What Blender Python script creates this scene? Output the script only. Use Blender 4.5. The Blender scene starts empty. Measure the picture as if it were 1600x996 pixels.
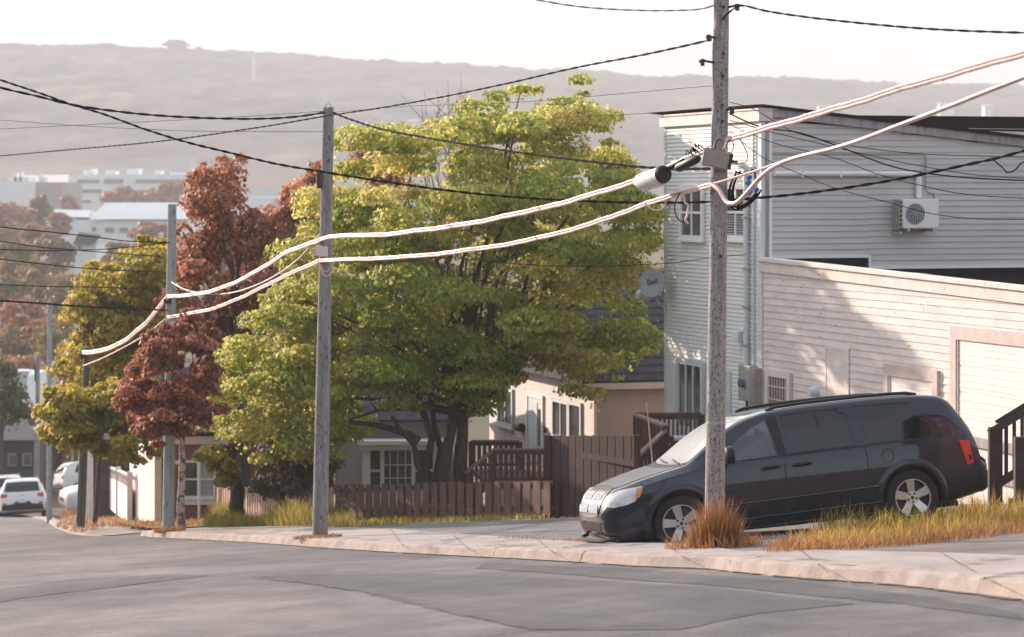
import bpy, bmesh, math, random
import numpy as np
from mathutils import Vector, Matrix
from mathutils.bvhtree import BVHTree

S = bpy.context.scene
COL = S.collection
R = math.radians

# ------------------------------------------------------------------ camera, sky, sun, exposure
cd = bpy.data.cameras.new('camera'); cam = bpy.data.objects.new('camera', cd); COL.objects.link(cam)
cam.location = (0, 0, 0); cam.rotation_euler = (R(90), 0, 0)
cd.lens = 90; cd.sensor_width = 36; cd.shift_y = -0.12375
cd.clip_start = 0.5; cd.clip_end = 9000
cd.dof.use_dof = True; cd.dof.focus_distance = 34; cd.dof.aperture_fstop = 2.6
S.camera = cam

HAZE = 0.0007
SUN_EL, SUN_PHI = 15.5, 46.5         # elevation; degrees ahead of straight left
sdir = Vector((-math.cos(R(SUN_PHI))*math.cos(R(SUN_EL)), math.sin(R(SUN_PHI))*math.cos(R(SUN_EL)), math.sin(R(SUN_EL))))
w = bpy.data.worlds.new('World'); S.world = w; w.use_nodes = True
nt = w.node_tree; nt.nodes.clear()
o_ = nt.nodes.new('ShaderNodeOutputWorld'); bg = nt.nodes.new('ShaderNodeBackground')
sky = nt.nodes.new('ShaderNodeTexSky'); sky.sky_type = 'NISHITA'; sky.sun_disc = False
sky.sun_elevation = R(SUN_EL); sky.sun_rotation = math.atan2(sdir.x, sdir.y)
sky.air_density = 1.2; sky.dust_density = 2.5
tc = nt.nodes.new('ShaderNodeTexCoord'); mp = nt.nodes.new('ShaderNodeMapping'); mp.inputs['Scale'].default_value = (2.2, 2.2, 9)
nz = nt.nodes.new('ShaderNodeTexNoise'); nz.inputs['Scale'].default_value = 1.6; nz.inputs['Detail'].default_value = 6
cr = nt.nodes.new('ShaderNodeValToRGB')
cr.color_ramp.elements[0].position = .34; cr.color_ramp.elements[0].color = (.62, .62, .62, 1)
cr.color_ramp.elements[1].position = .66; cr.color_ramp.elements[1].color = (.95, .95, .95, 1)
mx = nt.nodes.new('ShaderNodeMixRGB'); mx.inputs['Color2'].default_value = (11.0, 11.0, 11.5, 1)
nt.links.new(tc.outputs['Generated'], mp.inputs['Vector']); nt.links.new(mp.outputs[0], nz.inputs['Vector'])
nt.links.new(nz.outputs['Fac'], cr.inputs['Fac'])
# the cloud sheet is thick ahead, towards the sun, and opens to blue overhead and behind
sx = nt.nodes.new('ShaderNodeSeparateXYZ'); nt.links.new(tc.outputs['Generated'], sx.inputs[0])
mr = nt.nodes.new('ShaderNodeMapRange'); mr.inputs['From Min'].default_value = -.35; mr.inputs['From Max'].default_value = .75
mr.inputs['To Min'].default_value = .30; mr.inputs['To Max'].default_value = 1.0
nt.links.new(sx.outputs['Y'], mr.inputs['Value'])
mm = nt.nodes.new('ShaderNodeMath'); mm.operation = 'MULTIPLY'
nt.links.new(cr.outputs['Color'], mm.inputs[0]); nt.links.new(mr.outputs[0], mm.inputs[1]); nt.links.new(mm.outputs[0], mx.inputs['Fac'])
nt.links.new(sky.outputs['Color'], mx.inputs['Color1']); nt.links.new(mx.outputs['Color'], bg.inputs['Color'])
bg.inputs['Strength'].default_value = 0.1
nt.links.new(bg.outputs[0], o_.inputs[0])

sl = bpy.data.lights.new('sun', 'SUN'); so = bpy.data.objects.new('sun', sl); COL.objects.link(so)
sl.energy = 5.0; sl.angle = R(0.6); sl.color = (1.0, .785, .65)
so.rotation_euler = sdir.to_track_quat('Z', 'Y').to_euler(); so.location = (-60, 60, 40)

S.view_settings.view_transform = 'Standard'; S.view_settings.look = 'None'
S.view_settings.gamma = 1; S.view_settings.use_curve_mapping = False
S.view_settings.exposure = 1.17
S.render.engine = 'CYCLES'
S.cycles.use_denoising = True
S.cycles.max_bounces = 6; S.cycles.diffuse_bounces = 3; S.cycles.glossy_bounces = 3
S.cycles.transmission_bounces = 4; S.cycles.transparent_max_bounces = 6; S.cycles.volume_bounces = 1
S.cycles.sample_clamp_indirect = 6

# ------------------------------------------------------------------ helpers
F = 4000.0
def P(px, py, Y):
    """point at depth Y whose picture is photo pixel (px, py) - used to take positions off the photograph"""
    return Vector(((px-800)/F*Y, Y, -(py-300)/F*Y))
A0, AY, AX = -1.12, -.105, .055
_by = [-100, 0, 60, 100, 120, 160, 220, 350, 500, 700, 1000, 1300, 1700, 2000, 2300, 2600]
_bz = [A0-AY*100, A0, A0+AY*60, A0+AY*100, -13.6, -16.4, -18.2, -17, -13.5, -10.5, -4, 14, 72, 118, 126, 118]
def G(X, Y):
    """pavement level of the hillside"""
    if Y <= 100:
        z = A0 + AY*Y; f = 1
    else:
        z = float(np.interp(Y, _by, _bz)); f = max(0, 1-(Y-100)/60)
    return z + AX*max(-25, min(40, X))*f
def hit(px, py, off=0.0):
    k = (px-800)/F
    Y = (-A0-off)/((py-300)/F + AY + AX*k)
    return Vector((k*Y, Y, -(py-300)/F*Y))
def gz(X, Y, off=0.0): return Vector((X, Y, G(X, Y)+off))

LOC = {}
def link(o): COL.objects.link(o); return o
def tag(o, label=None, cat=None, group=None, kind=None):
    if label: o['label'] = label
    if cat: o['category'] = cat
    if group: o['group'] = group
    if kind: o['kind'] = kind
    return o
def thing(name, label, cat, loc, group=None, rot=None):
    o = bpy.data.objects.new(name, None); link(o); o.location = loc; o.empty_display_size = .3
    if rot is not None: o.rotation_euler = rot
    LOC[o.name] = Vector(loc)
    return tag(o, label, cat, group)

class MB:
    def __init__(s): s.v = []; s.f = []
    def add(s, vs, fs):
        b = len(s.v); s.v += [tuple(x) for x in vs]; s.f += [tuple(i+b for i in f) for f in fs]; return s
    def quad(s, a, b, c, d): return s.add([a, b, c, d], [(0, 1, 2, 3)])
    def hexa(s, p):  # 8 pts: bottom 4 then top 4
        return s.add(p, [(3, 2, 1, 0), (4, 5, 6, 7), (0, 1, 5, 4), (1, 2, 6, 5), (2, 3, 7, 6), (3, 0, 4, 7)])
    def box(s, x0, x1, y0, y1, z0, z1):
        return s.hexa([(x0, y0, z0), (x1, y0, z0), (x1, y1, z0), (x0, y1, z0), (x0, y0, z1), (x1, y0, z1), (x1, y1, z1), (x0, y1, z1)])
    def bar(s, a, b, wd, th, up=Vector((0, 0, 1))):
        a, b = Vector(a), Vector(b); d = (b-a).normalized()
        sx = d.cross(up)
        if sx.length < 1e-4: sx = Vector((1, 0, 0))
        sx.normalize(); uz = sx.cross(d).normalized()
        hx, hz = sx*wd/2, uz*th/2
        return s.hexa([a-hx-hz, a+hx-hz, b+hx-hz, b-hx-hz, a-hx+hz, a+hx+hz, b+hx+hz, b-hx+hz])
    def tube(s, pts, r, n=8, cap=True):
        pts = [Vector(p) for p in pts]
        rs = r if isinstance(r, (list, tuple)) else [r]*len(pts)
        b = len(s.v); prev = None
        for i, p in enumerate(pts):
            d = (pts[min(i+1, len(pts)-1)]-pts[max(i-1, 0)])
            d = d.normalized() if d.length > 1e-9 else Vector((0, 0, 1))
            ref = prev if prev is not None else (Vector((1, 0, 0)) if abs(d.x) < .9 else Vector((0, 1, 0)))
            u = (ref-d*ref.dot(d)).normalized(); v = d.cross(u); prev = u
            for k in range(n):
                a = 2*math.pi*k/n
                s.v.append(tuple(p+(u*math.cos(a)+v*math.sin(a))*rs[i]))
        for i in range(len(pts)-1):
            for k in range(n):
                k2 = (k+1) % n
                s.f.append((b+i*n+k, b+i*n+k2, b+(i+1)*n+k2, b+(i+1)*n+k))
        if cap:
            s.f.append(tuple(b+k for k in reversed(range(n)))); e = b+(len(pts)-1)*n
            s.f.append(tuple(e+k for k in range(n)))
        return s
    def prism(s, poly, vec):
        """poly: list of 3-D points, extruded by vec"""
        n = len(poly); vec = Vector(vec)
        vs = [Vector(p) for p in poly]+[Vector(p)+vec for p in poly]
        return s.add(vs, [tuple(reversed(range(n))), tuple(range(n, 2*n))]+[(i, (i+1) % n, n+(i+1) % n, n+i) for i in range(n)])
    def build(s, name, m, parent=None, smooth=False, local=False, bevel=0):
        me = bpy.data.meshes.new(name); off = Vector((0, 0, 0))
        if parent is not None and not local: off = LOC[parent.name]
        me.from_pydata([(x-off.x, y-off.y, z-off.z) for x, y, z in s.v], [], s.f); me.update()
        bm = bmesh.new(); bm.from_mesh(me)
        bmesh.ops.recalc_face_normals(bm, faces=bm.faces); bm.to_mesh(me); bm.free()
        if m: me.materials.append(m)
        if smooth:
            me.polygons.foreach_set('use_smooth', [True]*len(me.polygons))
            try: me.set_sharp_from_angle(angle=R(40))
            except Exception: pass
        o = bpy.data.objects.new(name, me); link(o)
        if parent is not None:
            o.parent = parent; LOC[o.name] = LOC[parent.name].copy() if not local else Vector((0, 0, 0))
        else: LOC[o.name] = Vector((0, 0, 0))
        if bevel:
            b = bmesh.new(); b.from_mesh(me)
            bmesh.ops.bevel(b, geom=[e for e in b.edges if e.calc_face_angle(0) > .5], offset=bevel, segments=2, affect='EDGES', clamp_overlap=True)
            b.to_mesh(me); b.free()
        return o

# ------------------------------------------------------------------ materials
M = {}
def mat(name, c1, c2=None, scale=3.0, stretch=(1, 1, 1), rough=.8, spec=.3, metal=0, bump=0, bscale=None, detail=5,
        coat=0, coat_rough=.04, lo=.35, hi=.65, specks=None, emit=None):
    m = bpy.data.materials.new(name); m.use_nodes = True; t = m.node_tree; n = t.nodes
    b = n['Principled BSDF']; b.inputs['Roughness'].default_value = rough; b.inputs['Metallic'].default_value = metal
    b.inputs['Specular IOR Level'].default_value = spec; b.inputs['Coat Weight'].default_value = coat
    b.inputs['Coat Roughness'].default_value = coat_rough
    b.inputs['Base Color'].default_value = (*c1, 1)
    M[name] = m
    if c2 is None and not bump: return m
    tc = n.new('ShaderNodeTexCoord'); mp = n.new('ShaderNodeMapping'); mp.inputs['Scale'].default_value = stretch
    t.links.new(tc.outputs['Object'], mp.inputs['Vector'])
    nz = n.new('ShaderNodeTexNoise'); nz.inputs['Scale'].default_value = scale; nz.inputs['Detail'].default_value = detail
    nz.inputs['Roughness'].default_value = .62
    t.links.new(mp.outputs[0], nz.inputs['Vector'])
    if c2 is not None:
        cr = n.new('ShaderNodeValToRGB'); e = cr.color_ramp.elements
        e[0].position = lo; e[0].color = (*c1, 1); e[1].position = hi; e[1].color = (*c2, 1)
        t.links.new(nz.outputs['Fac'], cr.inputs['Fac']); last = cr.outputs['Color']
        if specks:
            col, sc, thr, sst = specks
            mp2 = n.new('ShaderNodeMapping'); mp2.inputs['Scale'].default_value = sst
            t.links.new(tc.outputs['Object'], mp2.inputs['Vector'])
            n2 = n.new('ShaderNodeTexNoise'); n2.inputs['Scale'].default_value = sc; n2.inputs['Detail'].default_value = 3
            t.links.new(mp2.outputs[0], n2.inputs['Vector'])
            c3 = n.new('ShaderNodeValToRGB'); c3.color_ramp.elements[0].position = thr; c3.color_ramp.elements[1].position = thr+.05
            c3.color_ramp.elements[0].color = (0, 0, 0, 1)
            t.links.new(n2.outputs['Fac'], c3.inputs['Fac'])
            mx = n.new('ShaderNodeMixRGB'); mx.inputs['Color2'].default_value = (*col, 1)
            t.links.new(c3.outputs['Color'], mx.inputs['Fac']); t.links.new(last, mx.inputs['Color1']); last = mx.outputs['Color']
        t.links.new(last, b.inputs['Base Color'])
    if bump:
        src = nz
        if bscale:
            src = n.new('ShaderNodeTexNoise'); src.inputs['Scale'].default_value = bscale; src.inputs['Detail'].default_value = 6
            t.links.new(mp.outputs[0], src.inputs['Vector'])
        bp = n.new('ShaderNodeBump'); bp.inputs['Strength'].default_value = bump; bp.inputs['Distance'].default_value = .02
        t.links.new(src.outputs['Fac'], bp.inputs['Height']); t.links.new(bp.outputs[0], b.inputs['Normal'])
    return m

def leaf_mat(name, cols, trans, tw=.45):
    """cols: ramp colours picked by the per-leaf 'tone' attribute; trans: light passing through the leaf"""
    m = bpy.data.materials.new(name); m.use_nodes = True; t = m.node_tree; n = t.nodes; M[name] = m
    n.remove(n['Principled BSDF']); out = n['Material Output']
    at = n.new('ShaderNodeAttribute'); at.attribute_name = 'tone'
    cr = n.new('ShaderNodeValToRGB'); el = cr.color_ramp.elements
    el[0].color = (*cols[0], 1); el[1].color = (*cols[-1], 1)
    for i, c in enumerate(cols[1:-1]):
        e = el.new((i+1)/(len(cols)-1)); e.color = (*c, 1)
    t.links.new(at.outputs['Fac'], cr.inputs['Fac'])
    cr2 = n.new('ShaderNodeValToRGB'); el = cr2.color_ramp.elements
    el[0].color = (*trans[0], 1); el[1].color = (*trans[1], 1)
    t.links.new(at.outputs['Fac'], cr2.inputs['Fac'])
    d = n.new('ShaderNodeBsdfPrincipled'); d.inputs['Roughness'].default_value = .55; d.inputs['Specular IOR Level'].default_value = .3
    tr = n.new('ShaderNodeBsdfTranslucent'); mx = n.new('ShaderNodeMixShader'); mx.inputs['Fac'].default_value = tw
    t.links.new(cr.outputs['Color'], d.inputs['Base Color']); t.links.new(cr2.outputs['Color'], tr.inputs['Color'])
    t.links.new(d.outputs[0], mx.inputs[1]); t.links.new(tr.outputs[0], mx.inputs[2]); t.links.new(mx.outputs[0], out.inputs['Surface'])
    return m

# asphalt etc.
def asphalt(name, dark, mid, light):
    """worn asphalt: broad worn and stained areas, mid-size mottling, fine aggregate"""
    m = bpy.data.materials.new(name); m.use_nodes = True; t = m.node_tree; n = t.nodes; M[name] = m
    b = n['Principled BSDF']; b.inputs['Roughness'].default_value = .88; b.inputs['Specular IOR Level'].default_value = .25
    tc = n.new('ShaderNodeTexCoord')
    def nz(scale, detail, st=(1, 1, 1), rough=.6):
        mp = n.new('ShaderNodeMapping'); mp.inputs['Scale'].default_value = st; t.links.new(tc.outputs['Object'], mp.inputs['Vector'])
        q = n.new('ShaderNodeTexNoise'); q.inputs['Scale'].default_value = scale; q.inputs['Detail'].default_value = detail; q.inputs['Roughness'].default_value = rough
        t.links.new(mp.outputs[0], q.inputs['Vector']); return q
    a, c, f = nz(.22, 5, (1.0, .7, 1)), nz(1.3, 8, (1, .6, 1), .7), nz(55, 3)
    r1 = n.new('ShaderNodeValToRGB'); e = r1.color_ramp.elements; e[0].position = .36; e[0].color = (*dark, 1); e[1].position = .64; e[1].color = (*light, 1)
    k = e.new(.5); k.color = (*mid, 1)
    s1 = n.new('ShaderNodeMath'); s1.operation = 'MULTIPLY_ADD'; s1.inputs[1].default_value = .55; 
    s2 = n.new('ShaderNodeMath'); s2.operation = 'MULTIPLY_ADD'; s2.inputs[1].default_value = .45; s2.inputs[2].default_value = 0
    t.links.new(c.outputs['Fac'], s2.inputs[0]); t.links.new(a.outputs['Fac'], s1.inputs[0]); t.links.new(s2.outputs[0], s1.inputs[2]); t.links.new(s1.outputs[0], r1.inputs['Fac'])
    r2 = n.new('ShaderNodeValToRGB'); e = r2.color_ramp.elements; e[0].position = .34; e[0].color = (.55, .55, .55, 1); e[1].position = .68; e[1].color = (1.25, 1.22, 1.2, 1)
    t.links.new(f.outputs['Fac'], r2.inputs['Fac'])
    mx = n.new('ShaderNodeMixRGB'); mx.blend_type = 'MULTIPLY'; mx.inputs['Fac'].default_value = .8
    t.links.new(r1.outputs['Color'], mx.inputs['Color1']); t.links.new(r2.outputs['Color'], mx.inputs['Color2']); t.links.new(mx.outputs['Color'], b.inputs['Base Color'])
    bp = n.new('ShaderNodeBump'); bp.inputs['Strength'].default_value = .5; bp.inputs['Distance'].default_value = .02
    t.links.new(f.outputs['Fac'], bp.inputs['Height']); t.links.new(bp.outputs[0], b.inputs['Normal'])
    return m
asphalt('asphalt', (.062, .068, .080), (.135, .131, .134), (.235, .213, .203))
asphalt('asphalt_patch', (.048, .054, .066), (.085, .088, .097), (.15, .145, .147))
mat('far_house', (.045, .048, .055), (.07, .07, .078), scale=.5, rough=.8)
mat('gutter_dirt', (.05, .045, .042), (.16, .13, .11), scale=9, rough=1)
mat('tar', (.03, .03, .033), (.07, .066, .066), scale=6, rough=.6)
mat('concrete', (.235, .215, .205), (.345, .31, .295), scale=1.2, stretch=(1, .5, 1), rough=.9, bump=.3, bscale=30, specks=((.15, .14, .135), 1.6, .58, (1, .5, 1)))
mat('kerb_concrete', (.23, .20, .185), (.36, .31, .285), scale=3, rough=.9, bump=.5, bscale=25, specks=((.25, .2, .18), 6, .66, (1, 1, 1)))
mat('driveway_gravel', (.085, .09, .10), (.18, .17, .168), scale=1.2, stretch=(1, .4, 1), rough=.95, bump=.7, bscale=60, specks=((.26, .24, .23), 14, .6, (1, .5, 1)))
mat('driveway_asphalt', (.11, .095, .09), (.19, .16, .145), scale=1, rough=.9, bump=.5, bscale=50)
mat('soil', (.12, .085, .05), (.22, .15, .07), scale=3, rough=1, bump=.4, specks=((.30, .20, .07), 5, .55, (1, 1, 1)))
mat('lawn_soil', (.16, .13, .03), (.30, .19, .06), scale=2, rough=1, bump=.6, bscale=20)
mat('terrain', (.045, .05, .022), (.12, .075, .04), scale=.03, rough=1, bump=.0, detail=8)
mat('forest_hill', (.010, .014, .010), (.13, .09, .065), scale=.016, rough=1, detail=12, lo=.40, hi=.62, specks=((.20, .12, .085), .012, .60, (1, .5, 1)))
mat('pole_wood', (.17, .165, .17), (.30, .285, .285), scale=5, stretch=(3, 3, .25), rough=.9, bump=.6, bscale=20, specks=((.10, .085, .08), 26, .60, (1, 1, .35)))
mat('pole_wood_worn', (.24, .225, .225), (.42, .39, .385), scale=9, stretch=(3, 3, .35), rough=.9, bump=.8, bscale=18, specks=((.13, .12, .125), 60, .555, (1, 1, .45)))
mat('pole_wood_grey', (.24, .27, .28), (.38, .41, .42), scale=5, stretch=(3, 3, .25), rough=.9, specks=((.10, .10, .10), 20, .63, (1, 1, .35)))
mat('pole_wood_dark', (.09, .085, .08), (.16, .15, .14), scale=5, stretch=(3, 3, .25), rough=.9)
mat('cable_pale', (.58, .40, .38), (.72, .55, .53), scale=8, rough=.55)
mat('cable_black', (.014, .012, .014), rough=.95, spec=.05)
mat('cable_thin', (.03, .027, .03), rough=.95, spec=.05)
mat('metal_grey', (.28, .26, .25), (.36, .33, .32), scale=6, rough=.5, metal=.2)
mat('metal_dark', (.05, .045, .045), rough=.5, metal=.3)
mat('galvanised', (.42, .42, .43), (.5, .5, .5), scale=10, rough=.45, metal=.5)
mat('white_paint', (.74, .73, .73), (.80, .79, .79), scale=4, rough=.55)
mat('blue_plastic', (.03, .14, .5), rough=.4)
mat('black_plastic', (.018, .018, .02), rough=.5)
mat('tyre', (.022, .021, .022), (.032, .03, .03), scale=20, rough=.85)
mat('alloy', (.58, .58, .60), rough=.32, metal=.75)
mat('chrome', (.75, .74, .74), rough=.18, metal=1)
mat('van_paint', (.006, .009, .027), rough=.35, metal=.2, coat=1.0, spec=.2, coat_rough=.03)
mat('van_hood_glare', (.13, .135, .16), rough=.4, spec=.6, coat=.7, coat_rough=.2)  # hood only: sky glare painted in as a paler base than the navy body
mat('glass_tint', (.008, .009, .013), rough=.04, spec=.5, coat=.3)
mat('glass_clear', (.075, .10, .125), rough=.05, spec=.5, coat=.5)
mat('windscreen', (.30, .32, .34), rough=.38, spec=.9, coat=.5)  # pale base colour stands in for the white glare on the glass
mat('lamp_clear', (.50, .53, .56), (.74, .77, .80), scale=9, rough=.12, coat=.6)
mat('lamp_amber', (.62, .26, .13), rough=.15, coat=.6)
mat('lamp_red', (.48, .015, .012), (.62, .04, .03), scale=9, rough=.15, coat=.6)
mat('white_car', (.72, .73, .75), rough=.3, coat=.8)
mat('plate', (.62, .64, .68), rough=.4)
mat('window_glass', (.045, .05, .055), (.12, .12, .125), scale=1.3, rough=.08, spec=.5)
mat('window_glass_blue', (.06, .085, .12), (.16, .19, .23), scale=2.2, rough=.1, spec=.5)
mat('curtain', (.30, .33, .36), (.46, .48, .5), scale=5, stretch=(6, 6, .2), rough=.9)
mat('siding_green', (.66, .68, .655), (.73, .74, .72), scale=1.5, stretch=(1, 1, 3), rough=.75)
mat('siding_lower', (.60, .545, .515), (.72, .655, .625), scale=1.4, stretch=(1, 1, 4), rough=.8, bump=.3, bscale=30, specks=((.40, .34, .32), 7, .66, (.6, .6, 3)))
mat('siding_grey', (.50, .48, .485), (.56, .535, .54), scale=.8, stretch=(1, 1, 2), rough=.7)
mat('trim_cream', (.60, .53, .49), (.72, .64, .60), scale=3, rough=.75, specks=((.40, .33, .30), 6, .66, (1, 1, 1)))
mat('trim_pale_blue', (.52, .58, .61), (.60, .65, .67), scale=3, rough=.7)
mat('board_weathered', (.22, .20, .215), (.42, .39, .40), scale=5, stretch=(2, 2, .3), rough=.9)
mat('roof_membrane', (.010, .008, .009), (.018, .015, .015), scale=2, rough=1, spec=0)
mat('garage_white', (.68, .63, .61), (.76, .71, .69), scale=2, rough=.6)
mat('garage_frame', (.50, .42, .395), (.58, .50, .47), scale=4, rough=.8)
mat('fence_brown', (.045, .028, .024), (.075, .047, .040), scale=4, stretch=(3, 3, .4), rough=.85)
mat('fence_brown_worn', (.095, .052, .041), (.165, .098, .080), scale=4, stretch=(3, 3, .4), rough=.85, specks=((.07, .05, .045), 9, .64, (1, 1, .4)))
mat('rail_top', (.22, .16, .14), (.30, .22, .19), scale=4, rough=.8)
mat('fence_pale', (.42, .28, .235), (.55, .38, .32), scale=4, stretch=(3, 3, .4), rough=.85)
mat('fence_white', (.62, .55, .53), (.70, .62, .60), scale=3, rough=.7)
mat('stair_dark', (.035, .027, .026), (.06, .045, .042), scale=4, rough=.75)
mat('siding_beige', (.42, .335, .30), (.48, .385, .345), scale=1.2, rough=.75)
mat('siding_white', (.62, .56, .54), (.70, .64, .61), scale=1.5, rough=.75)
mat('siding_house_grey', (.30, .29, .285), (.35, .34, .33), scale=1.5, rough=.8)
mat('shingle_dark', (.030, .032, .045), (.06, .062, .08), scale=5, stretch=(1, 1, 1), rough=.9, bump=.5, bscale=12)
mat('siding_beige_brown', (.20, .115, .085), (.26, .15, .11), scale=2, rough=.8)
mat('dish_grey', (.26, .29, .31), (.31, .34, .36), scale=9, rough=.5)
mat('siding_red', (.20, .075, .055), (.27, .10, .075), scale=2, rough=.8)
mat('brown_wall', (.06, .045, .04), (.10, .075, .065), scale=2, rough=.85)
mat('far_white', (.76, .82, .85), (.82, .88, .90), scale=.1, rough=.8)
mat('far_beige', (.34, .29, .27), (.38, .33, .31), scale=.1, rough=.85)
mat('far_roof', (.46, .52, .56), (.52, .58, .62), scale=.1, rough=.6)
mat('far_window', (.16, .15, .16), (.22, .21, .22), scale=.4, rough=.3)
mat('far_dark', (.06, .065, .075), (.10, .10, .11), scale=.5, rough=.8)
mat('bark', (.045, .036, .032), (.10, .08, .07), scale=6, stretch=(2, 2, .5), rough=.95, bump=.8, bscale=14)
mat('bark_pale', (.12, .10, .09), (.48, .43, .40), scale=5, stretch=(1, 1, 1.4), rough=.9, lo=.45, hi=.55)
mat('bark_far', (.07, .055, .05), rough=.95)
mat('reed', (.45, .31, .22), rough=.8)
leaf_mat('leaf_green', [(.06, .125, .013), (.15, .255, .030), (.36, .41, .065), (.80, .60, .25)], [(.40, .48, .05), (1.0, .80, .32)], .48)
leaf_mat('leaf_red', [(.05, .022, .018), (.17, .070, .045), (.36, .155, .095), (.72, .38, .25)], [(.34, .11, .05), (.78, .36, .20)], .40)
leaf_mat('leaf_olive', [(.07, .085, .016), (.16, .175, .028), (.29, .26, .045), (.50, .38, .11)], [(.34, .33, .03), (.9, .65, .14)], .45)
leaf_mat('leaf_lilac', [(.045, .055, .02), (.10, .11, .035), (.20, .16, .06), (.34, .20, .34)], [(.10, .11, .03), (.3, .18, .24)], .3)
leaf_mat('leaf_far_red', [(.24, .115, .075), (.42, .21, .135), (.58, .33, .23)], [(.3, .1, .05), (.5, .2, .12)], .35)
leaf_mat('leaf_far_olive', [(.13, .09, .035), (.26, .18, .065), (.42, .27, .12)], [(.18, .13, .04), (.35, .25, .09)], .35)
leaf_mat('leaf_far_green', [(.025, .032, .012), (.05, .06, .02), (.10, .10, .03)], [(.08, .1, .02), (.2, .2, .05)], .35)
leaf_mat('grass_dry', [(.15, .062, .028), (.29, .13, .055), (.50, .28, .13)], [(.25, .10, .04), (.5, .27, .11)], .4)
leaf_mat('grass_mix', [(.12, .14, .02), (.26, .23, .035), (.46, .30, .08), (.58, .34, .15)], [(.28, .28, .03), (.62, .36, .14)], .42)
leaf_mat('grass_green', [(.08, .10, .015), (.17, .18, .03), (.32, .26, .06), (.48, .33, .12)], [(.22, .26, .03), (.52, .38, .12)], .42)

def glass_mat(name, tint, mixf):
    m = bpy.data.materials.new(name); m.use_nodes = True; t = m.node_tree; n = t.nodes; M[name] = m
    n.remove(n['Principled BSDF']); g = n.new('ShaderNodeBsdfGlossy'); g.inputs['Roughness'].default_value = .03
    tr = n.new('ShaderNodeBsdfTransparent'); tr.inputs['Color'].default_value = (*tint, 1)
    fr = n.new('ShaderNodeFresnel'); fr.inputs['IOR'].default_value = 1.5
    ad = n.new('ShaderNodeMath'); ad.inputs[1].default_value = mixf; t.links.new(fr.outputs[0], ad.inputs[0])
    mx = n.new('ShaderNodeMixShader'); t.links.new(ad.outputs[0], mx.inputs['Fac']); t.links.new(tr.outputs[0], mx.inputs[1]); t.links.new(g.outputs[0], mx.inputs[2])
    t.links.new(mx.outputs[0], n['Material Output'].inputs['Surface']); return m
glass_mat('glass_clear', (.50, .62, .74), .08)
# ------------------------------------------------------------------ foliage tools
def inside(poly, x, y):
    poly = np.asarray(poly, float); n = len(poly); c = np.zeros(len(x), bool)
    j = n-1
    for i in range(n):
        xi, yi = poly[i]; xj, yj = poly[j]
        cond = ((yi > y) != (yj > y)) & (x < (xj-xi)*(y-yi)/(yj-yi+1e-12)+xi)
        c ^= cond; j = i
    return c
def edge_dist(poly, x, y):
    poly = np.asarray(poly, float); d = np.full(len(x), 1e9); n = len(poly)
    for i in range(n):
        a = poly[i]; b = poly[(i+1) % n]; ab = b-a; L = (ab**2).sum()+1e-9
        t = np.clip(((x-a[0])*ab[0]+(y-a[1])*ab[1])/L, 0, 1)
        d = np.minimum(d, np.hypot(x-a[0]-t*ab[0], y-a[1]-t*ab[1]))
    return d
def norm(a): return a/(np.linalg.norm(a, axis=1, keepdims=True)+1e-9)

def leaf_object(name, p, nrm, axis, size, tone, m, parent=None, width=.8, stuff=False):
    """one mesh of folded four-corner leaves"""
    N = len(p); n = norm(nrm); a = norm(axis-n*(axis*n).sum(1, keepdims=True)); b = np.cross(n, a)
    s = size[:, None]
    v = np.empty((N, 4, 3))
    v[:, 0] = p-a*s*.5; v[:, 2] = p+a*s*.5-n*s*.12
    v[:, 1] = p-b*s*.5*width-n*s*.14; v[:, 3] = p+b*s*.5*width-n*s*.14
    off = np.array(LOC[parent.name]) if parent is not None else np.zeros(3)
    v = (v-off).reshape(-1, 3)
    me = bpy.data.meshes.new(name)
    me.vertices.add(4*N); me.vertices.foreach_set('co', v.astype(np.float32).ravel())
    base = np.arange(N)[:, None]*4
    tri = np.concatenate([base+[0, 1, 2], base+[0, 2, 3]], axis=1).reshape(-1)
    me.loops.add(6*N); me.loops.foreach_set('vertex_index', tri.astype(np.int32))
    me.polygons.add(2*N); me.polygons.foreach_set('loop_start', np.arange(2*N, dtype=np.int32)*3)
    me.update(calc_edges=True)
    at = me.attributes.new('tone', 'FLOAT', 'FACE'); at.data.foreach_set('value', np.repeat(tone, 2).astype(np.float32))
    me.materials.append(m)
    o = bpy.data.objects.new(name, me); link(o)
    if parent is not None: o.parent = parent
    return o

def pads(rng, C, r, per, leaf, flat=.72, droop=.55, spread=(.80, 1.06), updir=-.45):
    """leaves on domed clumps with centres C, radii r"""
    n = len(C)*per
    idx = rng.choice(len(C), n, p=r**2/np.sum(r**2)); c = C[idx]; rr = r[idx]
    z = rng.uniform(updir, 1, n); ph = rng.uniform(0, 2*np.pi, n); q = np.sqrt(1-z*z)
    d = np.stack([q*np.cos(ph), q*np.sin(ph), z], 1)
    # lumpy clump: wobble radius by direction
    k = rng.uniform(0, 6.28, (len(C), 3))[idx]
    wob = 1+.22*np.sin(3*ph+k[:, 0])*q+.16*np.sin(5*z+k[:, 1])
    rad = rr*rng.uniform(*spread, n)*wob
    p = c+d*rad[:, None]*np.array([1, 1, flat])
    nr = d+rng.normal(0, .45, (n, 3)); nr[:, 2] += .25
    ax = np.stack([d[:, 0], d[:, 1], -droop-.3*rng.random(n)], 1)+rng.normal(0, .35, (n, 3))
    size = leaf*rng.uniform(.65, 1.3, n)
    tone = np.clip(rng.normal(0, .14, len(C))[idx]+rng.beta(2.2, 2.6, n), 0, 1)
    return p, nr, ax, size, tone

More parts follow.
